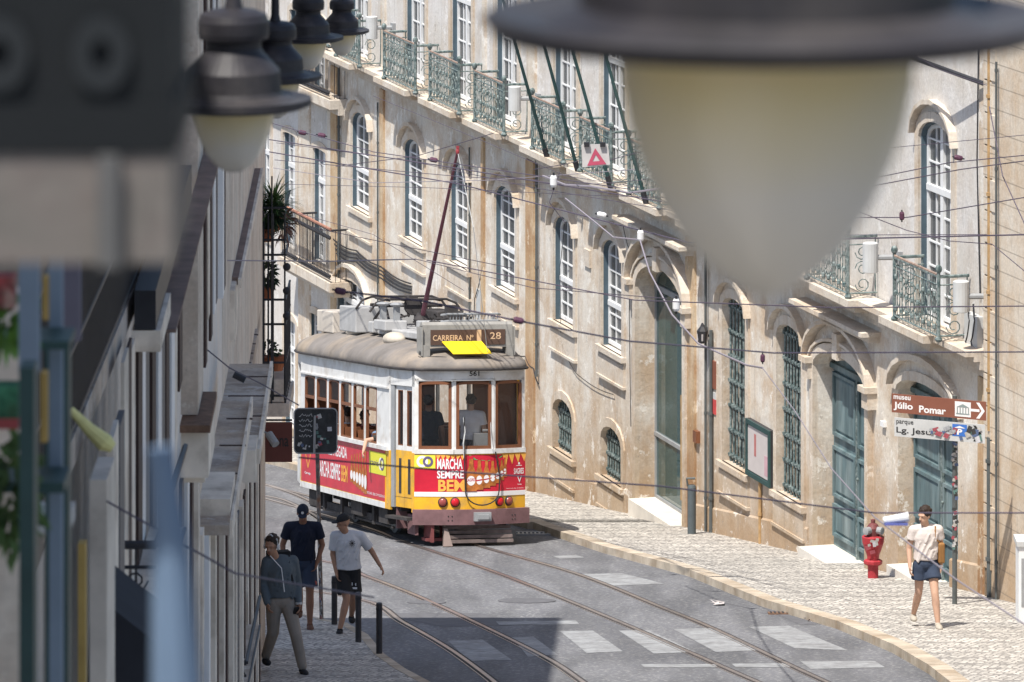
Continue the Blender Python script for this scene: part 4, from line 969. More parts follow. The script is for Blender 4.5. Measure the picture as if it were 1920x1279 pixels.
# destination box
zs0, zs1 = 3.27, 3.76; ysb = .42
m = MB()
m.box((0, ysb + .12, (zs0 + zs1) / 2 + .06), (1.64, .24, zs1 - zs0 - .12)); m.tube([V((-.82, ysb + .10, zs1 - .02)), V((.82, ysb + .10, zs1 - .02))], .09, 8)
for s_ in (-1, 1): m.box((s_ * .76, ysb + .1, zs0 - .02), (.12, .3, .36))
m.box((-.84, ysb + .12, zs0 + .22), (.02, .34, .5)); m.box((.84, ysb + .12, zs0 + .22), (.02, .34, .5))
sb = bt(m, 'destination_box', mat('sign_box_paint', (.30, .29, .27), .7, var=.15, scale=5))
for x in (-.852,):
    m = MB(); [m.ball((x, ysb + .02 + .09 * k, zs0 + .02), (.01, .03, .04), a=6, b=4) for k in range(2)]; bt(m, 'vent_hole', M_blk, sb)
m = MB(); m.box((0, ysb - .008, 3.56), (1.36, .012, .26)); bt(m, 'sign_blind', mat('blind_brown', (.10, .06, .045), .5, var=.1), sb)
fn = lambda a, b: V((a, ysb - .018, b))
M_letter = mat('blind_lettering', (.62, .42, .26), .6, var=0)
m = MB(); put_text(m, 'CARREIRA  Nº', fn, -.64, .10, 3.50, 3.60, .015); put_text(m, '28', lambda a, b: V((a, ysb - .018, b)), .40, .60, 3.52, 3.64, .01); bt(m, 'sign_lettering', M_letter, sb)
m = MB(); m.box((.20, ysb - .017, 3.56), (.08, .008, .25)); bt(m, 'blind_divider', M_letter, sb)
m = MB(); m.hexa([V((-.48, ysb - .03, 3.48)), V((.24, ysb - .03, 3.48)), V((.34, ysb - .34, 3.28)), V((-.36, ysb - .34, 3.28)), V((-.48, ysb - .03, 3.492)), V((.24, ysb - .03, 3.492)), V((.34, ysb - .34, 3.292)), V((-.36, ysb - .34, 3.292))]); bt(m, 'yellow_plate', mat('bright_yellow_plate', (.82, .58, .02), .5, var=.04), sb)
# roof equipment
def rbox(c, d, mt, name, par=tram): m = MB(); m.box(c, d); o = bt(m, name, mt, par); bv = o.modifiers.new('bevel', 'BEVEL'); bv.width = .02; bv.segments = 2; return o
eq = rbox((-.05, 3.0, 3.54), (1.15, 3.9, .12), M_roofbox, 'equipment_deck')
rbox((-.25, 5.7, 3.70), (1.15, 1.2, .46), M_roofbox, 'roof_cabinet'); rbox((-.30, 7.3, 3.60), (1.1, 1.2, .40), mat('roof_box_cream', (.55, .50, .44), .75, var=.12), 'roof_cabinet')
rbox((-.62, 4.4, 3.60), (.22, .3, .2), M_roofbox, 'small_box', eq); rbox((-.55, 3.65, 3.66), (.42, .8, .18), M_roofbox, 'small_box', eq); rbox((-.2, 2.0, 3.72), (.5, .5, .14), M_roofbox, 'small_box', eq); rbox((.45, 4.0, 3.76), (.5, 1.6, .30), M_under, 'pantograph_motor', eq)
for x, y in ((-.62, 3.9), (-.50, 3.4)):
    m = MB(); m.box((x, y, 3.82), (.10, .10, .36)); m.ball((x, y, 4.03), (.13, .13, .04)); bt(m, 'insulator_post', M_grey, eq)
m = MB(); random.seed(3)
for k in range(60):
    x = random.uniform(-.4, .8); y = random.uniform(1.4, 5.0); z = random.uniform(3.66, 3.84); m.tube([V((x, y, z)), V((x + random.uniform(-.2, .2), y + random.uniform(-.3, .3), z + random.uniform(-.05, .08)))], .018, 5)
m.box((.45, 1.6, 3.68), (.9, .5, .08)); m.box((.3, 2.6, 3.9), (.2, .2, .28)); bt(m, 'roof_wiring', M_under, eq)['kind'] = 'stuff'
# ladder shaped resistor frame
m = MB()
for z in (3.80, 3.92): m.tube([V((-.30, 1.1, z)), V((-.22, .95, z + .02)), V((.70, .95, z + .02)), V((.78, 1.1, z))], .02, 6)
for k in range(16): m.tube([V((-.18 + .058 * k, .96, 3.80)), V((-.17 + .058 * k, .96, 3.93))], .010, 4)
for z in (3.70, 3.75): m.tube([V((-.3, 1.0, z)), V((.75, 1.0, z))], .012, 4)
bt(m, 'resistor_frame', M_grey, eq)
# folded pantograph
pg = MB()
PGS = 1.4
for y, z in ((3.7 + PGS, 4.12), (2.7 + PGS, 4.10)): pg.tube([V((-.82, y, z - .22)), V((-.70, y, z - .06)), V((-.52, y, z)), V((.62, y, z)), V((.80, y, z - .07)), V((.93, y, z - .24))], .022, 6)
for x in (-.45, -.15, .15, .5): pg.tube([V((x, 3.7 + PGS, 4.10)), V((x, 2.7 + PGS, 4.08))], .022, 6)
for y in (4.9, 4.3): pg.tube([V((-.6, y, 3.98)), V((.6, y, 3.98))], .03, 6)
for x, yy in ((-.5, 5.3), (.5, 5.3), (-.5, 3.8), (.5, 3.8)): pg.tube([V((x, yy, 3.6)), V((x * .8, 4.6, 4.0))], .025, 6)
pg.lathe(V((.02, 4.2, 3.98)), [(.17, -.03), (.17, .03)], 18, Matrix.Rotation(math.radians(80), 3, 'X'))
pan = bt(pg, 'pantograph', M_under)
# trolley pole with its shoe
pb = V((-.30, 2.4, 3.80)); q = TM.inverted() @ P(858, 284, 99.5)
m = MB(); m.tube([pb, q], [.045, .022], 8); pole = bt(m, 'trolley_pole', mat('maroon_pole', (.14, .05, .07), .5, var=.1))
m = MB(); m.lathe(pb, [(.12, -.12), (.16, 0), (.08, .12)], 12); bt(m, 'pole_base', M_under, pole)
m = MB(); m.ball(q, (.035, .035, .06)); m.box(q + V((0, 0, .07)), (.04, .06, .05)); bt(m, 'pole_shoe', mat('red_shoe', (.30, .05, .06), .5), pole)
m = MB(); m.tube([q, q + V((.12, -.6, -1.3)), V((.32, .2, 3.1)), V((.30, -.05, 1.65))], .006, 5); bt(m, 'pole_rope', M_lgrey, pole)
# ---- inside
m = MB(); m.add([V((x * .97, y, .80)) for x, y in outl], [tuple(range(NS))]); bt(m, 'floor', M_wood)
m = MB(); m.add([V((x * .95, y, ZL - .06)) for x, y in outl], [tuple(range(NS))]); bt(m, 'ceiling', mat('tram_lining', (.30, .26, .22), .7))
for yb_ in (1.35, LB + 1.25):
    m = MB(); m.box((-.75, yb_, 1.9), (.8, .05, 2.2)); m.box((.75, yb_, 1.9), (.8, .05, 2.2)); m.box((0, yb_, 2.85), (.7, .05, .3)); bt(m, 'bulkhead', M_wood)
for k in range(6):
    for s_ in (-1, 1):
        y = 1.9 + k * 1.02; m = MB(); m.box((s_ * .75, y, 1.2), (.75, .42, .08)); m.box((s_ * .75, y - .24, 1.5), (.75, .06, .6)); m.box((s_ * .75, y, 1.0), (.1, .3, .4)); bt(m, 'seat', M_wood)
m = MB(); m.box((.25, .42, 1.35), (.3, .25, 1.1)); m.tube([V((.25, .35, 1.95)), V((.45, .35, 1.95))], .02, 6); bt(m, 'controller', M_grey)
# ---- truck, wheels, fender
m = MB(); m.box((0, 4.7, .62), (2.1, 7.4, .16)); m.box((0, 4.7, .48), (1.5, 4.6, .2))
for x in (-.98, .98):
    m.box((x, 4.6, .30), (.08, 3.6, .12)); m.box((x * .98, 2.0, .42), (.3, .6, .3)); m.box((x * .98, 7.1, .40), (.3, .6, .3)); m.box((x, 3.9, .42), (.25, .8, .26)); m.tube([V((x * 1.04, 1.6, .22)), V((x * 1.04, 7.6, .22))], .025, 6)
    for y in (2.9, 4.3, 5.2, 6.5): m.box((x * 1.02, y, .40), (.12, .14, .42))
bt(m, 'truck_frame', M_under)
m = MB()
for x in (-1.0,):
    m.box((x, 1.15, .42), (.18, .08, .36)); m.box((x + .1, .75, .33), (.06, .5, .34))
bt(m, 'side_guard', M_bump)
for x in (-.56, .56):
    for y in (3.3, 6.1):
        m = MB(); m.lathe(V((x, y, .36)), [(.36, -.06), (.36, .0), (.33, .02), (.30, .05), (.10, .06), (.08, .1)], 28, Matrix.Rotation(math.radians(-90 if x < 0 else 90), 3, 'Y')); bt(m, 'wheel', M_grey)
fm = MB()
for k in range(4):
    z = .30 - .075 * k; y = .20 - .06 * k; fm.box((.10, y, z), (1.22, .05, .055))
fd = bt(fm, 'wooden_fender', mat('fender_slats', (.19, .15, .14), .85, var=.25, scale=5))
m = MB()
for x in (-.50,): m.hexa([V((x - .07, -.06, .0)), V((x + .10, -.06, .0)), V((x + .10, .1, .0)), V((x - .04, .1, .0)), V((x - .02, .06, .30)), V((x + .04, .06, .30)), V((x + .04, .14, .30)), V((x - .02, .14, .30))])
bt(m, 'fender_bracket', mat('pinkish_dust_paint', (.26, .20, .18), .8, var=.15), fd)
m = MB(); m.box((-.72, .35, .26), (.05, .5, .40)); m.box((-.56, .35, .10), (.5, .3, .05)); m.box((-.45, .55, .25), (.04, .06, .34)); bt(m, 'red_guard', mat('dusty_red_guard', (.20, .06, .06), .7, var=.25), fd)
# ---- side advert (on seg 3), u grows backwards from the front corner; lettering reads from the rear forwards
def SA(o): return lambda a, b: f.pt(L_ - a, .005 + o, b)
m = MB(); a0, a1 = .08, L_ - .28; z0_, z1_ = Z0 + .115, ZS - .06
m.fbox(f, L_ - a1, L_ - a0, .0, .005, z0_, z1_); sa = bt(m, 'side_advert', M_tr)
m = MB(); put_text(m, 'SAGRES', SA(.003), .2, .95, 1.32, 1.50, .02); put_text(m, 'Cerveja', SA(.003), .35, .8, .80, .86, .02); put_text(m, 'A VIDA BEM REGADA', SA(.003), 1.35, 3.5, 1.26, 1.46, .02); put_text(m, 'MARCHA SEMPRE', SA(.003), 1.35, 3.0, .84, 1.13, .02)
put_text(m, 'SEJA RESPONSAVEL. BEBA COM MODERACAO', SA(.003), 4.7, 6.2, .72, .78); bt(m, 'advert_lettering', M_adw, sa)
m = MB(); put_text(m, 'BEM', SA(.003), 3.1, 3.55, .84, 1.13, .02); q_ = SA(.003)
for t0, t1 in (((.38, 1.2), (.58, .93)), ((.58, .93), (.78, 1.2))): poly(m, q_, [t0, (t0[0] + .05, t0[1]), (t1[0] + .05, t1[1]), t1])
bt(m, 'advert_lettering', M_ado, sa)
mo = MB(); mw = MB(); mr_ = MB()
for k in range(6):
    s = 3.85 + k * .20; h_ = .80 - .06 * (5 - k); zb_ = .72 + .03 * (5 - k); hw = .10
    poly(mo, SA(.003 + .0005 * k), [(s - hw, zb_), (s + hw, zb_), (s + hw, zb_ + .4 * h_), (s + hw * .4, zb_ + .66 * h_), (s + hw * .35, zb_ + .95 * h_), (s - hw * .35, zb_ + .95 * h_), (s - hw * .4, zb_ + .66 * h_), (s - hw, zb_ + .4 * h_)])
    disc(mw, SA(.0065 + .0005 * k), s, zb_ + .26 * h_, hw * .9, 14, h_ * .16)
bo = bt(mo, 'bottle_row_print', bpy.data.materials['advert_bottle_amber'], sa); bt(mw, 'bottle_label', M_adw, bo)
m = MB(); m.add([SA(.004)(5.1, 1.12), SA(.004)(6.28, 1.12), SA(.004)(6.28, 1.50), SA(.004)(5.1, 1.50)], [(0, 1, 2, 3)]); lg = bt(m, 'operator_logo', M_adg, sa)
m = MB(); put_text(m, 'carris', SA(.007), 5.2, 5.75, 1.26, 1.36); ringm(m, SA(.007), 6.02, 1.31, .09, .14, sy=.8); bt(m, 'logo_lettering', M_adp, lg)
m = MB(); ringm(m, SA(.006), 5.92, 1.31, .09, .14, sy=.8); bt(m, 'logo_ring', M_adw, lg)
# ================================================================ people
M_skin = mat('skin', (.36, .20, .13), .55, var=.05); M_skinp = mat('fair_skin', (.50, .31, .22), .55, var=.05); M_skind = mat('tanned_skin', (.25, .13, .085), .55, var=.05)
M_hair = mat('dark_hair', (.035, .022, .016), .6, var=.3, scale=30, bump=.4, bscale=80)
M_eye = mat('eye', (.02, .015, .012), .3, var=0)
def remesh(mb, vox, name, mt, parent, smooth_it=2):
    me = bpy.data.meshes.new('tmp'); me.from_pydata([tuple(v) for v in mb.v], [], mb.f); me.update()
    o = bpy.data.objects.new('tmp', me); sc.collection.objects.link(o)
    r = o.modifiers.new('r', 'REMESH'); r.mode = 'VOXEL'; r.voxel_size = vox; r.use_smooth_shade = True
    if smooth_it: s_ = o.modifiers.new('s', 'SMOOTH'); s_.iterations = smooth_it; s_.factor = .5
    dg = bpy.context.evaluated_depsgraph_get(); m2 = bpy.data.meshes.new_from_object(o.evaluated_get(dg)); bpy.data.objects.remove(o); bpy.data.meshes.remove(me)
    m2.name = name; m2.materials.clear(); m2.materials.append(mt); m2.polygons.foreach_set('use_smooth', [True] * len(m2.polygons))
    m2.transform(W[parent].inverted()); return link(name, m2, parent, W[parent])
def limb(mb, pts, rs, seg=12):
    q = []; r = []
    for i in range(len(pts) - 1):
        for s in range(5): t = s / 5; q.append(V(pts[i]).lerp(V(pts[i + 1]), t)); r.append(rs[i] + (rs[i + 1] - rs[i]) * t)
    q.append(V(pts[-1])); r.append(rs[-1]); mb.tube(q, r, seg)
    for p, rr in ((pts[0], rs[0]), (pts[-1], rs[-1])): mb.ball(p, rr * .99, a=12, b=8)
    for p, rr in zip(pts[1:-1], rs[1:-1]): mb.ball(p, rr * 1.0, a=12, b=8)
def rotm(yaw, pitch=0, roll=0): return Matrix.Rotation(yaw, 3, 'Z') @ Matrix.Rotation(pitch, 3, 'X') @ Matrix.Rotation(roll, 3, 'Y')
def hand(mb, wr, d, side, palm, sc_=1.0):
    """wr wrist, d pointing direction, side = thumb side direction, curled fingers towards palm"""
    d = V(d).normalized(); side = V(side); side = (side - d * side.dot(d)).normalized(); pn = d.cross(side); pn = pn if pn.dot(V(palm)) > 0 else -pn
    M3 = Matrix((side, d, pn)).transposed(); c = V(wr) + d * .05 * sc_
    mb.ball(c, (.040 * sc_, .050 * sc_, .016 * sc_), M3, 10, 8); limb(mb, [wr, c], [.025 * sc_, .022 * sc_], 8)
    for i, (x, l) in enumerate(((.028, .070), (.010, .080), (-.010, .075), (-.027, .058))):
        b = c + side * x * sc_ + d * .040 * sc_; e1 = b + (d * .8 + pn * .35 + side * x * 2).normalized() * l * .5 * sc_; e2 = e1 + (d * .45 + pn * .85).normalized() * l * .5 * sc_
        mb.tube([b - d * .01, b, e1, e2], [.0098 * sc_, .0095 * sc_, .0088 * sc_, .0075 * sc_], 7)
    b = c + side * .030 * sc_ - d * .015; mb.tube([b, b + (side * .8 + d * .6).normalized() * .032 * sc_, b + (side * .6 + d * 1.2 + pn * .4).normalized() * .062 * sc_], [.013 * sc_, .011 * sc_, .009 * sc_], 7)
def person(label, base, h, J, skin, yaw=0, headyaw=0, headpitch=0, group=None, root=None, parts=None, cat='person', vox=.009, shoe=None, bare=False):
    """J: joints in a 1.75 m figure facing -y.  l* = person's side at +x"""
    base = V(base); k = h / 1.75; Rz = Matrix.Rotation(yaw, 3, 'Z')
    t = thing('person', base, label, cat, group)
    D = dict(pel=(0, 0, .93), ab=(0, -.01, 1.10), ch=(0, 0, 1.30), nk=(0, .01, 1.47), hd=(0, -.015, 1.635),
             sl=(.175, .01, 1.41), el=(.25, .03, 1.13), wl=(.26, -.06, .88), sr=(-.175, .01, 1.41), er=(-.25, .03, 1.13), wr=(-.26, -.06, .88),
             hl=(.09, 0, .90), kl=(.10, -.02, .50), al=(.10, .03, .09), hr=(-.09, 0, .90), kr=(-.10, -.02, .50), ar=(-.10, .03, .09)); D.update(J)
    T = lambda p: base + Rz @ (V(p) * k)
    j = {a: T(b) for a, b in D.items()}; Ms = Rz
    b = MB(); R3 = rotm(yaw)
    b.ball(j['pel'], (.155 * k, .105 * k, .12 * k), R3); b.ball(j['ab'], (.14 * k, .10 * k, .17 * k), R3); b.ball(j['ch'] + V((0, 0, -.01)), (.165 * k, .115 * k, .19 * k), R3)
    limb(b, [j['sr'], j['nk'] - V((0, 0, .05)), j['sl']], [.055 * k, .07 * k, .055 * k]); limb(b, [j['nk'] - V((0, 0, .06)), j['hd'] - V((0, 0, .05 * k))], [.062 * k, .056 * k])
    for s in 'lr':
        limb(b, [j['s' + s], j['e' + s], j['w' + s]], [.052 * k, .042 * k, .028 * k])
        limb(b, [j['h' + s], j['k' + s], j['k' + s].lerp(j['a' + s], .35), j['a' + s]], [.088 * k, .056 * k, .058 * k, .036 * k])
        fd_ = Ms @ V((.15 if s == 'l' else -.15, -1, -.0)); b.ball(j['a' + s] + fd_ * .055 * k - V((0, 0, .055 * k)), (.045 * k, .12 * k, .035 * k), rotm(yaw))
        d = (j['w' + s] - j['e' + s]); hand(b, j['w' + s], d, Ms @ V((0, -1, -.1)), Ms @ V((-1 if s == 'l' else 1, 0, 0)), k)
    # head
    H = rotm(yaw + headyaw, headpitch); hc = j['hd']; hp = lambda x, y, z: hc + H @ (V((x, y, z)) * k)
    b.ball(hc + H @ V((0, .012, .025)) * k, (.077 * k, .096 * k, .095 * k), H, 16, 12); b.ball(hp(0, -.018, -.045), (.058 * k, .070 * k, .072 * k), H, 14, 10); b.ball(hp(0, -.05, -.088), (.030 * k, .028 * k, .024 * k), H)
    b.tube([hp(0, -.078, .02), hp(0, -.106, -.028), hp(0, -.085, -.036)], [.010 * k, .016 * k, .010 * k], 8)
    b.tube([hp(-.055, -.068, .025), hp(0, -.088, .028), hp(.055, -.068, .025)], [.012 * k] * 3, 6)
    for s in (-1, 1): b.ball(hp(s * .078, .012, -.005), (.010 * k, .020 * k, .030 * k), H)
    body = remesh(b, vox, 'body', skin, t)
    for s in (-1, 1): m = MB(); m.ball(hp(s * .030, -.082, .006), (.006 * k, .004 * k, .004 * k), H, 8, 6); m.build('eye', M_eye, t)
    m = MB(); m.ball(hp(0, -.089, -.060), (.022 * k, .006 * k, .005 * k), H, 8, 4); m.build('mouth', mat('lips', (.30, .10, .08), .5, var=0) if 'lips' not in bpy.data.materials else bpy.data.materials['lips'], t)
    return t, j, k, H, hp, T, Ms
def shirt(t, j, k, yaw, mt, sleeve=.62, hem='pel', hemr=(.185, .135), loose=1.0, low=0.0, open_=False, name='shirt', long_=False):
    b = MB(); R3 = rotm(yaw); L = loose
    b.ball(j['ch'] + V((0, 0, .0)), (.192 * k * L, .142 * k * L, .20 * k), R3); b.ball(j['ab'], (.172 * k * L, .130 * k * L, .19 * k), R3)
    hp_ = j['pel'] + V((0, 0, .06 - low)) * k
    pts = [j['ch'], j['ab'], hp_]; q = []
    vs = []; fs = []; n = 18
    prof = [(j['ch'] + V((0, 0, .05 * k)), .183 * L, .130 * L), (j['ab'], .172 * L, .128 * L), (hp_ + V((0, 0, .08 * k)), .180 * L, .136 * L), (hp_, hemr[0] * L, hemr[1] * L)]
    for c, rx, ry in prof:
        for i in range(n): a = 2 * math.pi * i / n; vs.append(c + R3 @ V((rx * k * math.cos(a), ry * k * math.sin(a), .006 * math.sin(5 * a))))
    for i in range(3):
        for c in range(n): fs.append((i * n + c, i * n + (c + 1) % n, (i + 1) * n + (c + 1) % n, (i + 1) * n + c))
    fs += [tuple(range(n)), tuple(range(3 * n, 4 * n))[::-1]]; b.add(vs, fs)
    limb(b, [j['sr'], j['nk'] - V((0, 0, .045 * k)), j['sl']], [.074 * k, .085 * k, .074 * k])
    for s in 'lr':
        if long_: limb(b, [j['s' + s], j['e' + s], j['w' + s]], [.078 * k, .062 * k, .045 * k])
        else: e = j['s' + s].lerp(j['e' + s], sleeve); b.tube([j['s' + s], j['s' + s].lerp(e, .5), e], [.075 * k, .072 * k, .076 * k], 14); b.ball(j['s' + s], .075 * k)
    # folds
    random.seed(int(abs(j['ch'].x * 100)))
    for i in range(16):
        a = random.uniform(-2.8, -.3); z0 = random.uniform(-.10, .26); c = j['ab'] + V((0, 0, z0 - .08)); p0 = c + R3 @ V((.176 * k * L * math.cos(a), .13 * k * L * math.sin(a), 0)); p1 = c + V((0, 0, .13)) + R3 @ V((.180 * k * L * math.cos(a + .35), .133 * k * L * math.sin(a + .35), 0)); b.tube([p0, p1], [.016, .009], 5)
    return remesh(b, .011, name, mt, t)
def shorts(t, j, k, yaw, mt, len_=.72, flare=.112, name='shorts', trousers=False):
    b = MB(); R3 = rotm(yaw); b.ball(j['pel'], (.175 * k, .128 * k, .125 * k), R3); b.ball(j['pel'] + V((0, 0, .06 * k)), (.165 * k, .12 * k, .09 * k), R3)
    for s in 'lr':
        if trousers: limb(b, [j['h' + s], j['k' + s], j['a' + s] + V((0, 0, .02))], [.108 * k, .078 * k, .062 * k]); 
        else: e = j['h' + s].lerp(j['k' + s], len_); b.tube([j['h' + s], j['h' + s].lerp(e, .5), e], [.108 * k, .108 * k, flare * k], 14); b.ball(j['h' + s], .106 * k)
    return remesh(b, .011, name, mt, t)
def shoes(t, j, k, yaw, mt, name='shoe'):
    for s in 'lr':
        fd_ = rotm(yaw) @ V((.15 if s == 'l' else -.15, -1, 0)); c = j['a' + s] + fd_ * .055 * k - V((0, 0, .055 * k)); m = MB()
        m.ball(c, (.052 * k, .135 * k, .042 * k), rotm(yaw)); m.ball(j['a' + s] - V((0, 0, .03)), (.045 * k, .05 * k, .05 * k)); m.build(name, mt, t, smooth=True)
def cap(t, hp, H, k, mt, back=False, name='cap', brim=True):
    m = MB(); a, bq = 20, 7; vs = []; fs = []; c = hp(0, .008, .045)
    for i in range(bq + 1):
        th_ = math.pi / 2 * (1 - i / bq) + .0
        for q in range(a): ph = 2 * math.pi * q / a; vs.append(c + H @ V((.086 * k * math.sin(th_) * math.cos(ph), .105 * k * math.sin(th_) * math.sin(ph), .092 * k * math.cos(th_))))
    for i in range(bq):
        for q in range(a): fs.append((i * a + q, i * a + (q + 1) % a, (i + 1) * a + (q + 1) % a, (i + 1) * a + q))
    m.add(vs, fs)
    if brim:
        s = 1 if back else -1; m.ball(hp(0, s * .115, .048), (.065 * k, .062 * k, .010 * k), H, 12, 6)
    m.ball(hp(0, .008, .137), .010 * k); return m.build(name, mt, t, smooth=True)
def hair(t, hp, H, k, mt=M_hair, front=True, vol=1.0):
    b = MB(); random.seed(5)
    b.ball(hp(0, .03, .045), (.088 * k * vol, .100 * k * vol, .092 * k * vol), H, 14, 10)
    for i in range(46):
        a = random.uniform(0, 2 * math.pi); e = random.uniform(-.05, 1.3); 
        if math.sin(a) < -.3 and e < .55: e = .75
        d = V((math.cos(a) * math.cos(e), math.sin(a) * math.cos(e), math.sin(e))); p = hp(.080 * vol * d.x, .03 + .094 * vol * d.y, .045 + .086 * vol * d.z); b.ball(p, random.uniform(.018, .028) * k, a=7, b=5)
    return remesh(b, .008, 'hair', mt, t, 1)
def onground(px, py): return PG(px, py)
# --- pedestrian on the right pavement
b = onground(1736, 1176); M_beige = mat('pale_tshirt', (.60, .54, .51), .9, var=.08, scale=6, bump=.3, bscale=12); M_navy = mat('navy_shorts', (.035, .05, .085), .85, var=.15, bump=.2)
t, j, k, H, hp, T, Ms = person('person in pale t-shirt and navy shorts with tan shoulder bag on the right pavement', b, 1.74,
    dict(sl=(.185, 0, 1.41), el=(.235, .05, 1.13), wl=(.215, -.02, .89), sr=(-.185, 0, 1.41), er=(-.245, .02, 1.14), wr=(-.25, -.09, .91), kl=(.10, -.19, .52), al=(.13, -.26, .12), kr=(-.10, .03, .50), ar=(-.13, .30, .13), hd=(-.03, -.04, 1.62)), M_skinp, yaw=.1, headyaw=-.85, headpitch=.12)
shirt(t, j, k, .1, M_beige, .5); shorts(t, j, k, .1, M_navy, .50, .125); shoes(t, j, k, .1, mat('beige_trainers', (.42, .38, .32), .8)); hair(t, hp, H, k, vol=1.06)
m = MB(); p = j['hl'] + V((.12, .02, .18)); m.box(p, (.10, .20, .30), rotm(.2)); tb = m.build('shoulder_bag', mat('tan_leather', (.30, .15, .05), .5, var=.15), t); bv = tb.modifiers.new('b', 'BEVEL'); bv.width = .03; bv.segments = 3
m = MB(); m.tube([p + V((0, -.05, .14)), j['sl'] + V((-.06, -.105, -.10)), j['sl'] + V((-.05, -.06, .06)), j['sl'] + V((-.03, .08, .02)), p + V((.03, .08, .14))], .012, 6); m.build('strap', bpy.data.materials['tan_leather'], tb)
m = MB(); m.lathe(j['wl'], [(.034, -.015), (.034, .015)], 12); m.build('wristband', M_white, t)
# --- man in navy t-shirt, cap, looking down
M_navyT = mat('navy_tshirt', (.012, .016, .032), .9, var=.1, bump=.2, bscale=12); M_blackc = mat('black_cloth', (.02, .02, .022), .85, var=.15, bump=.2, bscale=12)
b = onground(568, 1178)
t, j, k, H, hp, T, Ms = person('man in navy t-shirt, shorts and cap looking down beside the sticker-covered signpost', b, 1.80,
    dict(sl=(.20, 0, 1.42), sr=(-.20, 0, 1.42), el=(.27, .03, 1.16), wl=(.20, -.06, .93), er=(-.285, .04, 1.16), wr=(-.27, -.02, .92), kl=(.10, -.09, .51), al=(.10, -.10, .09), kr=(-.06, .10, .50), ar=(-.06, .38, .17), hd=(0, -.05, 1.615)), M_skind, headpitch=.45)
shirt(t, j, k, 0, M_navyT, .62, low=.02); shorts(t, j, k, 0, M_navy, .78, .12); cap(t, hp, H, k, mat('navy_cap', (.012, .018, .035), .8)); shoes(t, j, k, 0, mat('brown_shoes', (.12, .06, .04), .7))
m = MB(); disc(m, lambda a, b_: hp(a, -.098 + b_ * .3, .085 + b_), 0, 0, .020); m.build('cap_badge', M_white, t)
m = MB(); m.ball(j['hl'].lerp(j['kl'], .62) + V((.085, -.075, 0)), (.025, .012, .035), a=8, b=6); m.build('shorts_badge', mat('shorts_badge_red', (.45, .12, .10), .7), t)
# --- man in white t-shirt with sun print
b = onground(652, 1184); M_whiteT = mat('white_tshirt', (.52, .53, .56), .9, var=.06, bump=.3, bscale=10)
t, j, k, H, hp, T, Ms = person('man in white t-shirt with black sun print, black cap and shorts by the bollards', b, 1.70,
    dict(sl=(.19, 0, 1.40), sr=(-.19, 0, 1.41), el=(.36, .05, 1.16), wl=(.475, -.08, .98), er=(-.22, .0, 1.13), wr=(-.17, -.10, .89), kl=(.09, .02, .50), al=(.06, .28, .17), kr=(-.02, -.16, .51), ar=(-.12, -.26, .10), hd=(-.07, -.06, 1.61), nk=(-.02, -.01, 1.465)), M_skin, yaw=.05, headyaw=-1.15, headpitch=.2)
shirt(t, j, k, .05, M_whiteT, .75, loose=1.06, low=.06, hemr=(.20, .15)); shorts(t, j, k, .05, M_blackc, .80, .125); cap(t, hp, H, k, M_blackc, brim=True); shoes(t, j, k, .05, M_blackc)
def front(t_, jj, kk, x, z, e=.0): return jj['ch'] + V((x, -.158 * kk - e, z))
m = MB(); c = front(t, j, k, .07, .03)
for i in range(10): a = math.pi * 2 * i / 10; m.box(c + V((.030 * math.cos(a), -.002, .036 * math.sin(a))), (.006, .01, .026), Matrix.Rotation(-a + math.pi / 2, 3, 'Y'))
m.ball(c, (.016, .01, .018), a=8, b=5); m.build('sun_print', M_blackc, t)
m = MB(); c = j['hl'].lerp(j['kl'], .6) + V((-.0, -.125, 0)); m.box(c, (.10, .012, .025)); m.box(c + V((-.02, 0, .06)), (.012, .012, .04)); m.box(c + V((.03, 0, .055)), (.014, .012, .035)); m.build('shorts_print', M_white, t)
# --- older man near the wall, grey shirt, beige trousers, headphones
b = onground(526, 1262); M_greyS = mat('grey_blue_shirt', (.095, .115, .13), .9, var=.1, bump=.3, bscale=10); M_beigeP = mat('beige_trousers', (.27, .235, .20), .9, var=.08, bump=.3, bscale=8)
t, j, k, H, hp, T, Ms = person('man in grey-blue shirt and beige trousers with headphones, close to the left wall', b, 1.84,
    dict(sl=(.16, .0, 1.40), sr=(-.17, 0, 1.41), el=(.23, .05, 1.11), wl=(.21, -.10, .89), er=(-.22, .03, 1.13), wr=(-.20, -.1, .92), kl=(.16, -.14, .51), al=(.24, -.16, .09), kr=(-.07, .10, .50), ar=(-.10, .34, .14), hd=(-.13, -.05, 1.62), nk=(-.05, 0, 1.46), pel=(0, 0, .93)), M_skin, yaw=.3, headyaw=-.7, headpitch=.2)
shirt(t, j, k, .3, M_greyS, long_=True, low=.02, loose=1.04); shorts(t, j, k, .3, M_beigeP, trousers=True, name='trousers'); shoes(t, j, k, .3, M_blackc); hair(t, hp, H, k)
m = MB(); m.tube([hp(-.09, 0, 0), hp(-.085, 0, .09), hp(0, 0, .15), hp(.085, 0, .09), hp(.09, 0, 0)], .012, 6); m.ball(hp(.092, 0, -.01), (.02, .035, .04), H); m.ball(hp(-.092, 0, -.01), (.02, .035, .04), H); m.build('headphones', M_lgrey, t)
m = MB(); q = j['ch']; m.tube([hp(.02, -.10, -.09), q + V((.02, -.18, .06)), q + V((.06, -.20, -.25))], .006, 5); m.build('earphone_cable', M_white, t)
m = MB(); m.box(j['ch'] + rotm(.3) @ V((.02, .2, 0)), (.30, .14, .42), rotm(.3)); bp_ = m.build('backpack', M_blackc, t)
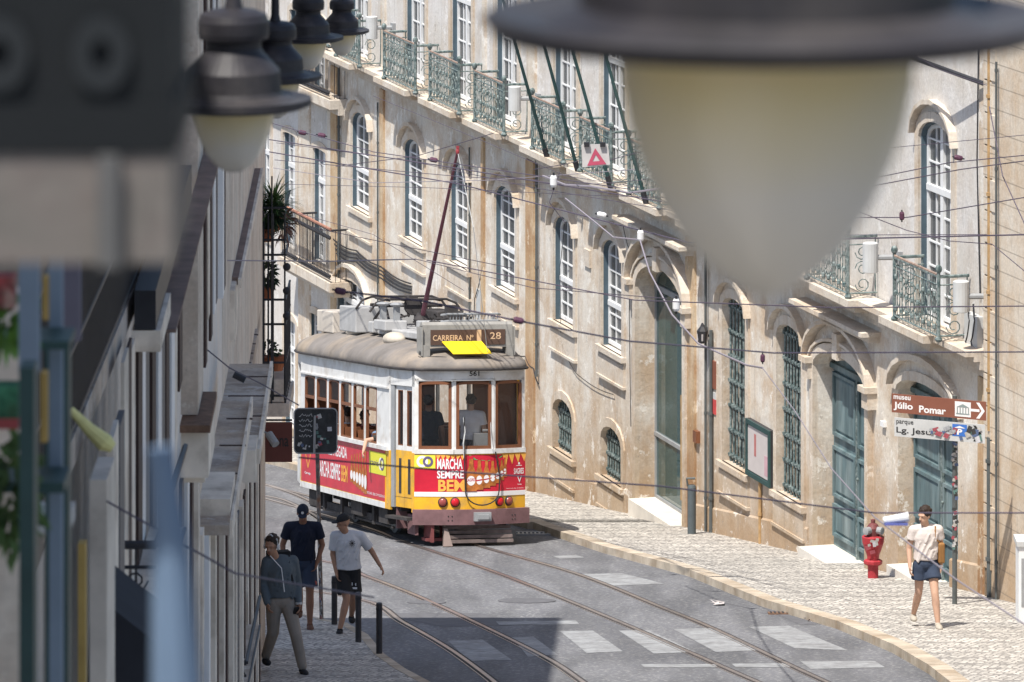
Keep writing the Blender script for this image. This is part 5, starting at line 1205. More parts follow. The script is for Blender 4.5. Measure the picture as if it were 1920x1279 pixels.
m = MB(); m.tube([j['sl'] + V((-.04, .10, .02)), j['sl'] + V((-.05, -.02, .085)), j['sl'] + V((-.055, -.115, 0)), j['sl'] + V((0, -.11, -.25)), j['sl'] + V((.03, .05, -.35))], .022, 6); m.build('strap', M_blackc, bp_)
m = MB(); m.box(j['wl'] + V((-.03, -.06, -.1)), (.08, .02, .14), rotm(.5, .5)); m.build('phone', M_blk, t); m = MB(); m.lathe(j['wl'], [(.046, -.015), (.046, .015)], 12); m.build('wristwatch', M_lgrey, t)
# --- people in the tram
def inT(x, y, z): return TM @ V((x, y, z))
b = inT(.14, .72, .82); t, j, k, H, hp, T, Ms = person('driver in a white t-shirt standing behind the middle front window of the tram', b, 1.74,
    dict(wl=(.33, .22, 1.06), el=(.30, .02, 1.14), sl=(.19, 0, 1.42), sr=(-.19, 0, 1.41)), M_skinp, yaw=math.pi * .97, headyaw=.3)
shirt(t, j, k, math.pi * .97, mat('driver_white_shirt', (.75, .75, .77), .9, var=.05, bump=.3), .6, loose=1.05); shorts(t, j, k, math.pi * .97, M_navy, trousers=True, name='trousers'); hair(t, hp, H, k)
b = inT(-.55, 1.0, .82); t, j, k, H, hp, T, Ms = person('passenger in dark blue seen dimly behind the left front window of the tram', b, 1.72, {}, M_skin, yaw=math.pi)
shirt(t, j, k, math.pi, M_navyT, .6); shorts(t, j, k, math.pi, M_blackc, trousers=True, name='trousers'); hair(t, hp, H, k)
Ty = math.atan2(-(-TM[1][0]), TM[0][0])
def seated(x, y, lab, mt, skin, yaw, **kw):
    b = inT(x, y, .35); D = dict(kl=(.12, -.45, .86), al=(.12, -.45, .45), kr=(-.12, -.45, .86), ar=(-.12, -.45, .45)); D.update(kw)
    t, j, k, H, hp, T, Ms = person(lab, b, 1.72, D, skin, yaw=yaw); shirt(t, j, k, yaw, mt, .55); shorts(t, j, k, yaw, M_blackc, trousers=True, name='trousers'); hair(t, hp, H, k); return t
yw = math.atan2(TM[1][1], TM[0][1]) + math.pi / 2   # facing away down the street
seated(-.78, 2.65, 'passenger in dark top with bare forearm out of the foremost side window', mat('dark_patterned_top', (.05, .05, .05), .9, var=.5, scale=30), M_skinp, yw - .3, er=(-.30, -.12, 1.20), el=(.46, .06, 1.37), wl=(.50, .30, 1.22), wr=(-.16, -.30, 1.3))
seated(-.62, 3.75, 'passenger in light blue at the second open side window of the tram', mat('light_blue_top', (.20, .30, .45), .9), M_skin, yw)
seated(-.62, 5.2, 'passenger in dark red near the rear side windows of the tram', mat('dark_red_top', (.25, .03, .04), .9), M_skin, yw)
seated(-.62, 6.4, 'passenger in white at the rearmost side window of the tram', M_whiteT, M_skinp, yw)

# ================================================================ street furniture
def bollard(px, py, lab, h=.70):
    c = onground(px, py); t = thing('bollard', c, lab, 'bollard', 'dark bollards along the left kerb')
    m = MB(); m.lathe(c, [(.043, -.05), (.043, h - .015), (.036, h)], 16); m.build('post', M_darkpipe2, t, smooth=False)
    m = MB(); m.lathe(c, [(.046, h - .10), (.046, h - .07)], 16); m.build('band', M_iron, t)
M_darkpipe2 = mat('dark_brown_grey_paint', (.05, .048, .052), .5, var=.2, scale=5)
bollard(627, 1171, 'dark bollard nearest the signpost, behind the man in the white t-shirt'); bollard(672, 1204, 'middle dark bollard, just right of the feet of the man in the white t-shirt'); bollard(711, 1226, 'dark bollard nearest the camera, rightmost of the row at the kerb')
# traffic mirror / sign back on a sticker-covered post
def stickers(fn, n, w_, h_, seed, par, nm='sticker', s0=.02, s1=.07):
    random.seed(seed); cols = [(.5, .5, .5), (.35, .08, .10), (.10, .14, .25), (.45, .43, .40), (.05, .05, .05), (.12, .22, .20), (.55, .55, .58), (.35, .36, .38), (.5, .49, .47)]
    by = {}
    for i in range(n):
        a = random.uniform(0, w_); b_ = random.uniform(0, h_); ww = random.uniform(s0, s1); hh = random.uniform(s0, s1); r = random.uniform(-.5, .5); c = random.choice(cols); m = by.setdefault(c, MB())
        m.add([fn(a + x * math.cos(r) - y * math.sin(r), b_ + x * math.sin(r) + y * math.cos(r), .0006 * i) for x, y in ((-ww / 2, -hh / 2), (ww / 2, -hh / 2), (ww / 2, hh / 2), (-ww / 2, hh / 2))], [(0, 1, 2, 3)])
    for c, m in by.items(): m.build(nm, mat('sticker_paint', c, .6, var=.2, scale=40), par)
c = onground(603, 1161); Y = c.y; top = P(589, 764, Y); t = thing('sign_post', c, 'leaning post with the dark, sticker-covered back of a rounded square sign, left corner', 'sign')
m = MB(); m.tube([c - V((0, 0, .05)), V((P(593, 770, Y).x, Y, top.z - .02))], .030, 10); ps = m.build('post', mat('post_grey_rust', (.20, .19, .18), .6, var=.4, scale=14, col2=(.28, .14, .08), c2amt=.5, c2scale=9), t)
x0, x1 = P(552, 0, Y).x, P(632, 0, Y).x; z0, z1 = P(0, 849, Y).z, P(0, 765, Y).z; r = .07; q = []
for cx, cz_, a0 in ((x1 - r, z1 - r, 0), (x0 + r, z1 - r, 90), (x0 + r, z0 + r, 180), (x1 - r, z0 + r, 270)):
    for k_ in range(6): a = math.radians(a0 + k_ * 18); q.append(V((cx + r * math.cos(a), Y - .045, cz_ + r * math.sin(a))))
m = MB(); m.prism(q, (0, .02, 0)); sp = m.build('sign_panel', mat('dark_sign_back', (.045, .048, .052), .5, var=.3, scale=10), t)
m = MB(); m.tube([v - V((0, .004, 0)) for v in q], .010, 6, closed=True); m.build('sign_rim', M_grey, sp)
m = MB(); m.tube([V(((x0 + x1) / 2 - .02, Y - .06, z0)), V(((x0 + x1) / 2 - .01, Y - .06, z1 - .1))], .018, 8); m.build('rear_rib', M_grey, sp)
stickers(lambda a, b_, e: V((x0 + .30 + a, Y - .048 - e, z0 + .07 + b_)), 16, .24, .5, 4, sp); stickers(lambda a, b_, e: V((x0 + .05 + a, Y - .048 - e, z0 + .05 + b_)), 7, .2, .1, 8, sp, s0=.02, s1=.06)
m = MB(); random.seed(9)
for r_ in range(5): 
    pts = [V((x0 + .07 + .016 * i, Y - .049, z0 + .26 + .075 * r_ + random.uniform(-.024, .024))) for i in range(13)]; m.tube(pts, .005, 4)
m.build('scribbled_graffiti', M_lgrey, sp)
stickers(lambda a, b_, e: V((P(593, 770, Y).x + (c.x - P(593, 770, Y).x) * (1 - b_ / (z0 - c.z)) - .02 + a * .3, Y - .034 - e, c.z + b_)), 34, .1, z0 - c.z - .9, 12, ps, s0=.03, s1=.06)
# direction signs on a post, right pavement
c = onground(1790, 1133); Y = c.y; xp = c.x; t = thing('sign_post', c, 'sticker-covered post carrying a brown museum arrow sign above a white parking sign, at the right', 'sign')
m = MB(); m.tube([c - V((0, 0, .05)), V((xp, Y, P(0, 742, Y).z))], .038, 12); ps = m.build('post', M_darkpipe, t)
def plate(x0, x1, yl0, yl1, yr0, yr1, mt, name):     # plate swung slightly: its right end is nearer
    Ya = Y - .10; Yb = Y - .34; f_ = lambda a, b_, e=0: None
    A0, A1 = P(x0, yl1, Ya), P(x0, yl0, Ya); B0, B1 = P(x1, yr1, Yb), P(x1, yr0, Yb)
    z0_, z1_ = A0.z, A1.z; L__ = (V((B0.x, B0.y, 0)) - V((A0.x, A0.y, 0))).length; d = (V((B0.x, B0.y, 0)) - V((A0.x, A0.y, 0))) / L__; nn = V((d.y, -d.x, 0)); dz = (B0.z - A0.z) / L__; sl = dz
    fn = lambda a, b_, e=0: V((A0.x, A0.y, 0)) + d * a + nn * e + V((0, 0, z0_ + b_ + sl * a))
    H__ = z1_ - z0_; m = MB(); m.hexa([fn(0, 0, -.02), fn(L__, 0, -.02), fn(L__, 0, 0), fn(0, 0, 0), fn(0, H__, -.02), fn(L__, H__, -.02), fn(L__, H__, 0), fn(0, H__, 0)])
    return m.build(name, mt, t), fn, L__, H__
o, fn, L__, H__ = plate(1672, 1849, 738, 773, 751, 789, M_brown, 'museum_sign'); F1 = lambda a, b_: fn(a, b_, .003)
m = MB(); put_text(m, 'museu', F1, .02 * L__, .20 * L__, H__ * .72, H__ * .92, .02); put_text(m, 'Júlio', F1, .02 * L__, .225 * L__, H__ * .12, H__ * .58, .03); put_text(m, 'Pomar', F1, .29 * L__, .575 * L__, H__ * .12, H__ * .50, .03)
u = L__ - .20; h2_ = H__ / 2
poly(m, F1, [(u - .03, h2_ - .02), (u + .10, h2_ - .02), (u + .10, h2_ + .02), (u - .03, h2_ + .02)]); poly(m, F1, [(u + .05, h2_ + .12), (u + .10, h2_ + .12), (u + .18, h2_), (u + .13, h2_)]); poly(m, F1, [(u + .13, h2_), (u + .18, h2_), (u + .10, h2_ - .12), (u + .05, h2_ - .12)])
u = .67 * L__; poly(m, F1, [(u, H__ * .1), (u + .24, H__ * .1), (u + .24, H__ * .9), (u, H__ * .9)]); m.build('sign_lettering', M_adw, o)
F2 = lambda a, b_: fn(a, b_, .006); m = MB(); u += .02
poly(m, F2, [(u, H__ * .6), (u + .20, H__ * .6), (u + .10, H__ * .78)]); poly(m, F2, [(u, H__ * .22), (u + .20, H__ * .22), (u + .20, H__ * .28), (u, H__ * .28)])
for q_ in range(5): poly(m, F2, [(u + .01 + .042 * q_, H__ * .28), (u + .025 + .042 * q_, H__ * .28), (u + .025 + .042 * q_, H__ * .58), (u + .01 + .042 * q_, H__ * .58)])
m.build('museum_symbol', mat('symbol_grey', (.25, .30, .30), .6), o)
o, fn3, L3, H3_ = plate(1677, 1847, 783, 818, 790, 832, M_lgrey, 'parking_sign'); F1 = lambda a, b_: fn3(a, b_, .003); F2 = lambda a, b_: fn3(a, b_, .006)
m = MB(); put_text(m, 'parque', F1, .03, .21 * L3, H3_ * .62, H3_ * .88, .01); put_text(m, 'Lg. Jesu', F1, .03, .40 * L3, H3_ * .12, H3_ * .52, .015)
u = L3 - .22; h2_ = H3_ / 2; poly(m, F1, [(u - .02, h2_ - .02), (u + .12, h2_ - .02), (u + .12, h2_ + .02), (u - .02, h2_ + .02)]); poly(m, F1, [(u + .04, h2_ + .12), (u + .08, h2_ + .12), (u + .17, h2_), (u + .12, h2_)]); poly(m, F1, [(u + .12, h2_), (u + .17, h2_), (u + .08, h2_ - .12), (u + .04, h2_ - .12)]); m.build('sign_lettering', M_blk, o)
m = MB(); u = L3 * .64; poly(m, F1, [(u, H3_ * .28), (u + .22, H3_ * .28), (u + .22, H3_ * .92), (u, H3_ * .92)]); s_ = m.build('parking_symbol', mat('parking_blue', (.05, .16, .50), .5, var=0), o); m = MB(); put_text(m, 'P', F2, u + .07, u + .15, H3_ * .36, H3_ * .68, .04); poly(m, F2, [(u + .02, H3_ * .72), (u + .2, H3_ * .72), (u + .11, H3_ * .84)]); m.build('symbol_letter', M_adw, s_)
stickers(lambda a, b_, e: fn3(.45 + a, .05 + b_ * (.5 + a), .006 + e), 26, L3 - .52, .16, 21, o, s0=.03, s1=.10)
stickers(lambda a, b_, e: V((xp - .03 + a, Y - .042 - e, c.z + .8 + b_)), 60, .06, 1.9, 31, ps, s0=.03, s1=.06)
# hydrant
c = onground(1637, 1084); t = thing('fire_hydrant', c, 'red fire hydrant with stickers standing by the first teal door', 'hydrant'); M_red = mat('hydrant_red', (.38, .035, .045), .5, var=.15, scale=6); s = 1.0
m = MB(); m.lathe(c, [(.085, -.05), (.085, .17), (.09, .22)], 20); m.build('base', M_red, t)
m = MB(); m.lathe(c, [(.14, .22), (.15, .24), (.15, .28), (.12, .30)], 8); m.build('flange', M_red, t)
m = MB(); m.lathe(c, [(.09, .28), (.10, .36), (.17, .56), (.18, .66), (.15, .68)], 20); b_ = m.build('body', M_red, t, smooth=False); stickers(lambda a, q, e: c + V((-.10 + a, -.155 - .0 - q * .13 - e, .40 + q)), 7, .2, .26, 5, b_, s0=.04, s1=.09)
m = MB(); m.lathe(c, [(.10, .66), (.11, .80), (.07, .86), (.035, .88), (.035, .93), (.02, .94)], 16); m.build('bonnet', mat('hydrant_dark_red', (.16, .05, .05), .6, var=.2), t)
m = MB()
for dx, dy in ((-.10, -.10), (.11, -.08)): Rm = V((0, 0, 1)).rotation_difference(V((dx, dy, 0)).normalized()).to_matrix(); m.lathe(c + V((dx, dy, .77)), [(.06, -.06), (.06, .04), (.035, .045)], 12, Rm)
m.build('outlet', M_grey, t)
# dark cylindrical bin / pillar by the glass door
c = onground(1297, 1001); t = thing('ashtray_pillar', c, 'slim dark grey cylindrical ashtray bin standing by the glass door', 'bin'); m = MB(); m.lathe(c, [(.075, -.05), (.075, .82), (.06, .86)], 18); m.build('body', mat('bin_grey', (.09, .11, .12), .45, var=.1), t); m = MB(); m.tube([c + V((-.07, 0, .84)), c + V((-.09, -.02, .98)), c + V((.06, -.02, .98))], .022, 8); m.build('hood', M_darkpipe, t)
# white cabinet cut by right edge
c = onground(1920, 1165); m = MB(); m.box((c.x - .0, c.y, c.z + .55), (.20, .5, 1.2)); o = m.build('utility_cabinet', M_white); tag(o, 'white utility cabinet with grey graffiti cut off by the right edge', 'cabinet'); m = MB(); m.box((c.x, c.y, c.z + 1.18), (.26, .56, .07)); m.build('cabinet_lid', M_lgrey, o)
m = MB(); m.box((c.x - .035, c.y - .253, c.z + .62), (.05, .01, .7)); m.build('cabinet_door', M_grey, o)
# litter
for px, py, lab in ((1518, 1163, 'crumpled clear plastic wrapper at the kerb'), (1345, 1134, 'white scrap of paper lying on the road beside the shadow')):
    q = PR(px, py, .02); m = MB(); random.seed(px); vs = [q + V((random.uniform(-.14, .14), random.uniform(-.25, .25), random.uniform(-.01, .05))) for _ in range(9)]; m.add(vs, [(0, 1, 2), (2, 3, 4), (4, 5, 6), (6, 7, 8), (0, 3, 6), (1, 4, 7)]); tag(m.build('litter', M_paper), lab, 'litter')
# ================================================================ left side of the street
LX = lambda y: -2.2 - .0155 * y
LF = Frame(LX(0), 0, -.0155, 1, -1)            # normal to the right (towards the street)
def lhouse(y0, y1, lab, mt, top):
    h = House(LF, 'town_house', lab, y0); m = MB(); f = LF.pt
    for a, b in zip([y0 + (y1 - y0) * i / 6 for i in range(6)], [y0 + (y1 - y0) * (i + 1) / 6 for i in range(6)]):
        m.hexa([f(a, -6, G(a) - .5), f(b, -6, G(b) - .5), f(b, 0, G(b) - .5), f(a, 0, G(a) - .5), f(a, -6, top), f(b, -6, top), f(b, 0, top), f(a, 0, top)])
    m.build('wall', mt, h.t); return h
HA = lhouse(62.0, 79.0, 'far left house with grey ledges, ending at the corner by the man in grey-blue shirt', leftstone, G(79) + 13.4)
HB = lhouse(46.0, 62.0, 'middle left house with a projecting grey balcony slab and pale pilaster', leftplaster, G(54) + 14)
HC = lhouse(30.0, 46.0, 'left house with brown shutters and corbelled pilaster, slightly out of focus', leftplaster, G(38) + 14)
HD = lhouse(4.0, 30.0, 'blurred nearest left house with dark ironwork and plants', leftstone, G(20) + 13)
def lx(px, Y): return (px - 960) * Y / F
def lz(py, Y): return CZ - (py - YH) * Y / F
def lbox(h, name, mt, px0, px1, y0, y1, Ya, Yb, par=None):
    """block whose near face (at Ya) spans px0..px1 and rows y0..y1, running back to Yb"""
    m = MB(); xa0, xa1 = lx(px0, Ya), lx(px1, Ya); z0, z1 = lz(y1, Ya), lz(y0, Ya)
    m.hexa([V((xa0, Ya, z0)), V((xa1, Ya, z0)), V((xa1 - .0155 * (Yb - Ya), Yb, z0)), V((xa0 - .0155 * (Yb - Ya), Yb, z0)), V((xa0, Ya, z1)), V((xa1, Ya, z1)), V((xa1 - .0155 * (Yb - Ya), Yb, z1)), V((xa0 - .0155 * (Yb - Ya), Yb, z1))])
    return m.build(name, mt, par or h.t)
M_shut = mat('brown_shutter', (.06, .036, .032), .7, var=.2, scale=3); M_shutb = mat('grey_blue_shutter', (.13, .125, .13), .6, var=.15); M_cream = mat('cream_stucco', (.80, .71, .60), .85, var=.2, scale=1.5, col2=(.50, .42, .34), c2amt=.4, c2scale=2.2); M_brownledge = mat('brown_ledge_tiles', (.24, .17, .14), .9, var=.25, scale=3)
# slabs and ledges seen from above
lbox(HA, 'string_course', M_brownledge, 424, 447, 520, 534, 65.2, 74); lbox(HA, 'string_course_edge', M_cream, 446, 452, 524, 540, 65.1, 74.1)
lbox(HA, 'corbel', M_cream, 418, 441, 545, 640, 64.6, 65.2)
lbox(HA, 'ledge', ledgestone, 440, 479, 634, 660, 74.3, 76.5); lbox(HA, 'ledge', ledgestone, 420, 471, 693, 720, 71.2, 74.2)
lbox(HB, 'balcony_slab', ledgestone, 398, 480, 848, 862, 55.7, 60.6); lbox(HB, 'balcony_fascia', M_cream, 481, 487, 842, 870, 55.8, 60.7)
lbox(HB, 'corbel', M_cream, 449, 479, 845, 905, 55.4, 56.2)
lbox(HB, 'ledge', ledgestone, 370, 430, 985, 1004, 48.6, 54.4); lbox(HB, 'ledge_fascia', M_cream, 431, 436, 975, 1010, 48.7, 54.5)
lbox(HB, 'corbel', M_cream, 374, 432, 936, 975, 49.0, 50.2)
for (a, b, Ya, Yb, py) in ((398, 480, 55.7, 60.6, 848), (370, 430, 48.6, 54.4, 985), (420, 471, 71.2, 74.2, 693)):
    m = MB(); z = lz(py, Ya)
    for k in range(4): y = Ya + (Yb - Ya) * (k + .7) / 4.4; m.box(((lx(a, Ya) + lx(b, Ya)) / 2 - .01, y, z + .002), (lx(b, Ya) - lx(a, Ya) - .03, .035, .012))
    m.build('ledge_joint', M_shut, (HB if Ya < 62 else HA).t)
# pilasters with corbels
lbox(HC, 'pilaster', leftstone, 339, 371, -60, 778, 43.0, 44.0); lbox(HC, 'corbel_top', M_rust, 337, 394, 798, 812, 42.6, 44.0); lbox(HC, 'corbel', M_cream, 339, 391, 812, 896, 42.7, 44.0); lbox(HC, 'corbel_foot', M_cream, 345, 384, 896, 905, 42.9, 44.0)
lbox(HB, 'pilaster', M_cream, 417, 440, 545, 640, 64.5, 66)
# window surrounds, shutters and downpipes standing proud of the wall, as vertical members
def vert(h, nm, mt, px0, px1, y0, y1, Y, d=.35): return lbox(h, nm, mt, px0, px1, y0, y1, Y, Y + d)
for nm, mt, a, b, y0, y1, Y in (
    ('window_surround', M_cream, 373, 378, -60, 780, 46.5), ('shutter', M_shut, 379, 386, -60, 690, 47.2), ('window_surround', M_cream, 386, 391, -60, 600, 48.2), ('shutter', M_shut, 391, 396, -60, 640, 49.6), ('window_surround', M_white, 396, 402, -60, 590, 50.6), ('shutter', M_shutb, 402, 406, -60, 570, 52), ('wall_panel', M_white, 406, 418, 300, 560, 54.5), ('downpipe', M_shut, 418, 421, 200, 545, 57),
    ('shutter', M_shut, 447, 450, 330, 600, 70), ('window_surround', M_cream, 450, 454, 320, 604, 70.8), ('shutter', M_shut, 454, 458, 330, 602, 71.6), ('window_surround', M_cream, 458, 463, 330, 600, 72.6), ('shutter', M_shut, 463, 467, 330, 600, 73.6), ('window_surround', M_cream, 467, 472, 320, 600, 74.6), ('shutter', M_shut, 472, 475, 330, 600, 75.4), ('window_surround', M_cream, 475, 486, 310, 690, 76.4), ('quoin', M_cream, 484, 494, 300, 1279, 78.3),
    ('window_surround', M_cream, 437, 443, 975, 1400, 53.2), ('shutter', M_shutb, 443, 447, 970, 1400, 54), ('window_surround', M_cream, 447, 455, 950, 1400, 55), ('shutter', M_shut, 455, 459, 930, 1400, 57.5), ('window_surround', M_cream, 459, 465, 905, 1400, 59), ('shutter', M_shut, 465, 469, 905, 1400, 61), ('window_surround', M_cream, 469, 474, 900, 1400, 63), ('shutter', M_shut, 474, 478, 880, 1400, 66), ('window_surround', M_cream, 478, 484, 870, 1400, 70), ('shutter', M_shut, 484, 487, 860, 1400, 74),
    ('window_surround', M_cream, 372, 380, 1004, 1400, 48.0), ('wall_panel', M_white, 380, 392, 1004, 1400, 48.6), ('window_surround', M_cream, 392, 404, 1004, 1400, 49.3), ('shutter', M_shut, 404, 408, 1004, 1400, 50.2), ('window_surround', M_cream, 408, 420, 1004, 1400, 51), ('shutter', M_shut, 420, 426, 1004, 1400, 51.8), ('window_surround', M_cream, 426, 437, 990, 1400, 52.6),
    ('shutter', M_shutb, 336, 342, 905, 1400, 43), ('window_surround', M_white, 342, 352, 905, 1400, 43.8), ('shutter', M_shut, 352, 360, 905, 1400, 45), ('window_surround', M_cream, 360, 372, 905, 1400, 46.2)):
    o = vert(HA if Y >= 62 else HB if Y >= 46 else HC, nm, mt, a, b, y0, y1, Y)
# nearer house (30-44 m): shutters between pale piers, stepped by the slope
for i, (a, b, mt, y0, y1, Y) in enumerate((
    (226, 233, M_cream, 680, 1400, 33), (234, 239, M_shut, 660, 1400, 33.6), (240, 246, M_cream, 660, 1400, 34.1), (247, 260, M_shut, 655, 1400, 34.8), (260, 266, M_white, 655, 1400, 35.4), (267, 273, M_shutb, 655, 1400, 36), (274, 286, M_shut, 655, 1400, 36.7), (287, 297, M_white, 655, 1400, 37.4), (298, 303, M_shutb, 655, 1400, 38), (303, 312, M_shut, 560, 1400, 38.8), (312, 322, M_white, 540, 1400, 39.6), (322, 327, M_cream, 520, 1400, 40.4), (327, 337, M_shut, 500, 735, 41.6), (203, 213, M_cream, 820, 1400, 30.6), (213, 225, M_shutb, 800, 1400, 31.6))):
    vert(HC, 'shutter' if mt in (M_shut, M_shutb) else 'window_surround', mt, a, b, y0, y1, Y, .5)
lbox(HC, 'corbel', M_cream, 247, 301, 620, 660, 34.6, 36.0); lbox(HC, 'awning_box', M_iron, 252, 292, 545, 618, 34.6, 40); lbox(HC, 'ledge', M_brownledge, 290, 330, 618, 624, 36, 45)
# wrought iron balcony with plants at the far corner of the left house
YB = 77.6; t = thing('corner_balcony', V((lx(495, YB), YB, lz(770, YB))), 'tall dark iron balcony full of potted plants above the brown hanging sign', 'balcony')
xa, xb = lx(492, YB), lx(546, YB); m = MB()
lv = [(390, 1.0), (450, 1), (478, 1), (562, 1), (608, 1), (680, 1), (742, 1)]
for py, _ in lv: z = lz(py, YB); m.tube([V((xa, YB, z)), V((xb - .08, YB, z))], .016, 6); m.tube([V((xb - .08, YB, z)), V((xb - .08, YB + 1.6, z))], .016, 6)
for px in (494, 503, 512, 534): m.tube([V((lx(px, YB), YB, lz(750, YB))), V((lx(px, YB), YB, lz(400, YB)))], .013, 5)
for i in range(7): m.tube([V((xb - .08, YB + .25 * i, lz(770, YB))), V((xb - .08, YB + .25 * i, lz(560, YB)))], .014, 5)
for py in (500, 545, 592): m.ball(V((xb - .06, YB - .02, lz(py, YB))), .055)
m.build('railing', M_iron, t)
m = MB(); m.box(((xa + xb) / 2, YB + .8, lz(768, YB)), (xb - xa - .05, 1.7, .18)); m.box(((xa + xb) / 2 - .02, YB + .8, lz(733, YB)), (xb - xa - .12, 1.6, .3)); m.build('slab', leftstone, t)
m = MB(); m.tube([V((lx(510, YB), YB - .03, lz(330, YB))), V((lx(509, YB), YB - .03, lz(780, YB)))], .012, 5); m.build('vertical_cable', M_iron, t)
# plants
M_leaf = mat('leaf_green', (.10, .18, .05), .6, var=.5, scale=6); M_leafd = mat('dark_leaf', (.03, .055, .022), .6, var=.5, scale=6); M_terra = mat('terracotta', (.42, .15, .07), .8, var=.15); M_dry = mat('dry_stems', (.22, .12, .09), .8, var=.3)
def leafy(c, r, n, mt, parent, name='foliage', l=.12, w_=.03, droop=.3, seed=1):
    random.seed(seed); m = MB()
    for _ in range(n):
        d = V((random.gauss(0, 1), random.gauss(0, 1), random.gauss(0, 1))).normalized(); p = V(c) + V((d.x * r[0], d.y * r[1], d.z * r[2])) * random.uniform(.3, 1); dd = (d + V((0, 0, random.uniform(-.6, .6)))).normalized(); s = dd.orthogonal().normalized() * w_ * random.uniform(.6, 1.2); L__ = l * random.uniform(.6, 1.3)
        q = p + dd * L__ * .5; e = p + dd * L__ - V((0, 0, droop * L__)); m.add([p - s * .4, p + s * .4, q + s, e, q - s], [(0, 1, 2, 3, 4)])
    return m.build(name, mt, parent)
def plant(px, py, Y, r, mt, lab, n=160, l=.25, w_=.02, pot=True, spiky=False, seed=1, s=1):
    c = V((lx(px, Y), Y, lz(py, Y))); t_ = thing('potted_plant', c, lab, 'plant'); 
    if pot: m = MB(); m.lathe(c, [(.07 * s, -.02), (.11 * s, .14 * s), (.12 * s, .16 * s), (.10 * s, .16 * s)], 14); m.build('pot', M_terra, t_)
    if spiky:
        random.seed(seed); m = MB()
        for i in range(n):
            a = random.uniform(0, 6.28); e = random.uniform(.1, 1.3); L__ = l * random.uniform(.7, 1.2); d = V((math.cos(a) * math.cos(e), math.sin(a) * math.cos(e), math.sin(e))); pts = []; p = c + V((0, 0, .1 + random.uniform(0, r[2]))); sd = V((-math.sin(a), math.cos(a), 0))
            for q in range(6): pts.append((p.copy(), w_ * (1 - q / 5.2))); p = p + d * L__ / 5; d = (d - V((0, 0, .22))).normalized()
            vs = []; [vs.extend([p_ - sd * w2, p_ + sd * w2]) for p_, w2 in pts]; m.add(vs, [(2 * q, 2 * q + 1, 2 * q + 3, 2 * q + 2) for q in range(5)])
        m.build('foliage', mt, t_)
    else: leafy(c + V((0, 0, .14 * s + r[2])), r, n, mt, t_, l=l, w_=w_, seed=seed)
    return t_
plant(513, 430, YB + .3, (.2, .2, .3), M_leaf, 'spiky green plant spilling over the top of the corner balcony', 260, .46, .018, True, True, 2)
plant(500, 450, YB + .2, (.2, .2, .2), M_leafd, 'dark bushy plant below the spiky one on the corner balcony', 260, .12, .03, True, False, 3)
plant(532, 470, YB + .4, (.10, .2, .22), M_dry, 'reddish twiggy plant on the right side of the corner balcony', 120, .14, .012, False, False, 4)
plant(503, 690, YB + .2, (.12, .15, .12), M_leafd, 'small dark plant in a terracotta pot low on the corner balcony', 80, .08, .02, True, False, 5); plant(519, 692, YB + .25, (.08, .1, .06), M_leaf, 'bright terracotta pot with a tiny plant low on the corner balcony', 30, .06, .02, True, False, 6, 1.15)
plant(500, 560, YB + .4, (.12, .3, .2), M_leafd, 'dark trailing plant half way up the corner balcony', 160, .1, .02, True, False, 8)
# brown hanging shop sign with a camera beside it
Ys = 77.2; xs0, xs1 = lx(497, Ys), lx(548, Ys); zs0_, zs1_ = lz(866, Ys), lz(792, Ys); t = thing('hanging_sign', V((xs0, Ys, zs0_)), 'brown hanging shop sign with dark lettering on the left corner under the balcony', 'sign')
m = MB(); m.box(((xs0 + xs1) / 2, Ys, (zs0_ + zs1_) / 2), (xs1 - xs0, .05, zs1_ - zs0_)); o = m.build('sign_panel', mat('sign_brown', (.14, .045, .035), .5, var=.1), t)
m = MB(); put_text(m, 'uena', lambda a, b_: V((a, Ys - .028, b_)), xs0 + .06, xs1 - .05, zs0_ + .21, zs0_ + .33, .01); m.build('sign_lettering', M_blk, o)
m = MB(); m.tube([V((xs0 - .1, Ys, zs1_ + .03)), V((xs1, Ys, zs1_ + .03))], .014, 6); m.build('bracket', M_iron, t)
m = MB(); c = V((xs0 + .06, Ys - .2, zs1_ - .12)); m.tube([c, c + V((.10, -.12, -.12))], .055, 10); m.tube([c, c + V((-.1, .1, .02))], .015, 6); tag(m.build('security_camera', M_grey), 'small grey floodlight on the wall in front of the brown hanging sign', 'floodlight')
# balcony railing low on the left, black awning, signs
def lrail(px0, px1, py, Y, h, lab):
    a = V((lx(px0, Y), Y, lz(py, Y))); b_ = V((lx(px1, Y), Y, lz(py, Y))); t_ = thing('balcony', a, lab, 'balcony'); m = railing_mesh(a, b_, h, False, .12, .01)
    k_ = max(1, int((b_ - a).length / .16))
    for i in range(k_):
        c = a.lerp(b_, (i + .5) / k_)
        for q in (.25, .6): m.tube(scroll(c + V((0, 0, h * q)), V((1, 0, 0)), V((0, 0, 1)), .07, 1.3, 10, 1 if i % 2 else -1), .008, 4)
    e = V((0, 3.0, 0)); m.tube([b_, b_ + e], .012, 5); m.tube([b_ + V((0, 0, h)), b_ + e + V((0, 0, h))], .02, 5); m.build('railing', M_iron, t_)
    m = MB(); m.box(((a.x + b_.x) / 2, Y + 1.5, a.z - .06), (b_.x - a.x, 3.1, .12)); m.build('slab', leftstone, t_); return t_
lrail(218, 292, 1190, 33.0, .52, 'black scrolled iron balcony low at the left, behind the black awning')
lrail(400, 462, 1300, 56.0, .30, 'small scrolled iron guard at the foot of the left wall')
m = MB(); Ya = 27.0; q = [(168, 1148), (182, 1118), (330, 1235), (340, 1400), (160, 1400)]
m.prism([V((lx(a, Ya), Ya, lz(b_, Ya))) for a, b_ in q], (0, .8, 0)); tag(m.build('awning', mat('black_awning', (.035, .037, .045), .9, var=.15, scale=2, bump=.3, bscale=3)), 'black cloth awning jutting out at the bottom left', 'awning')
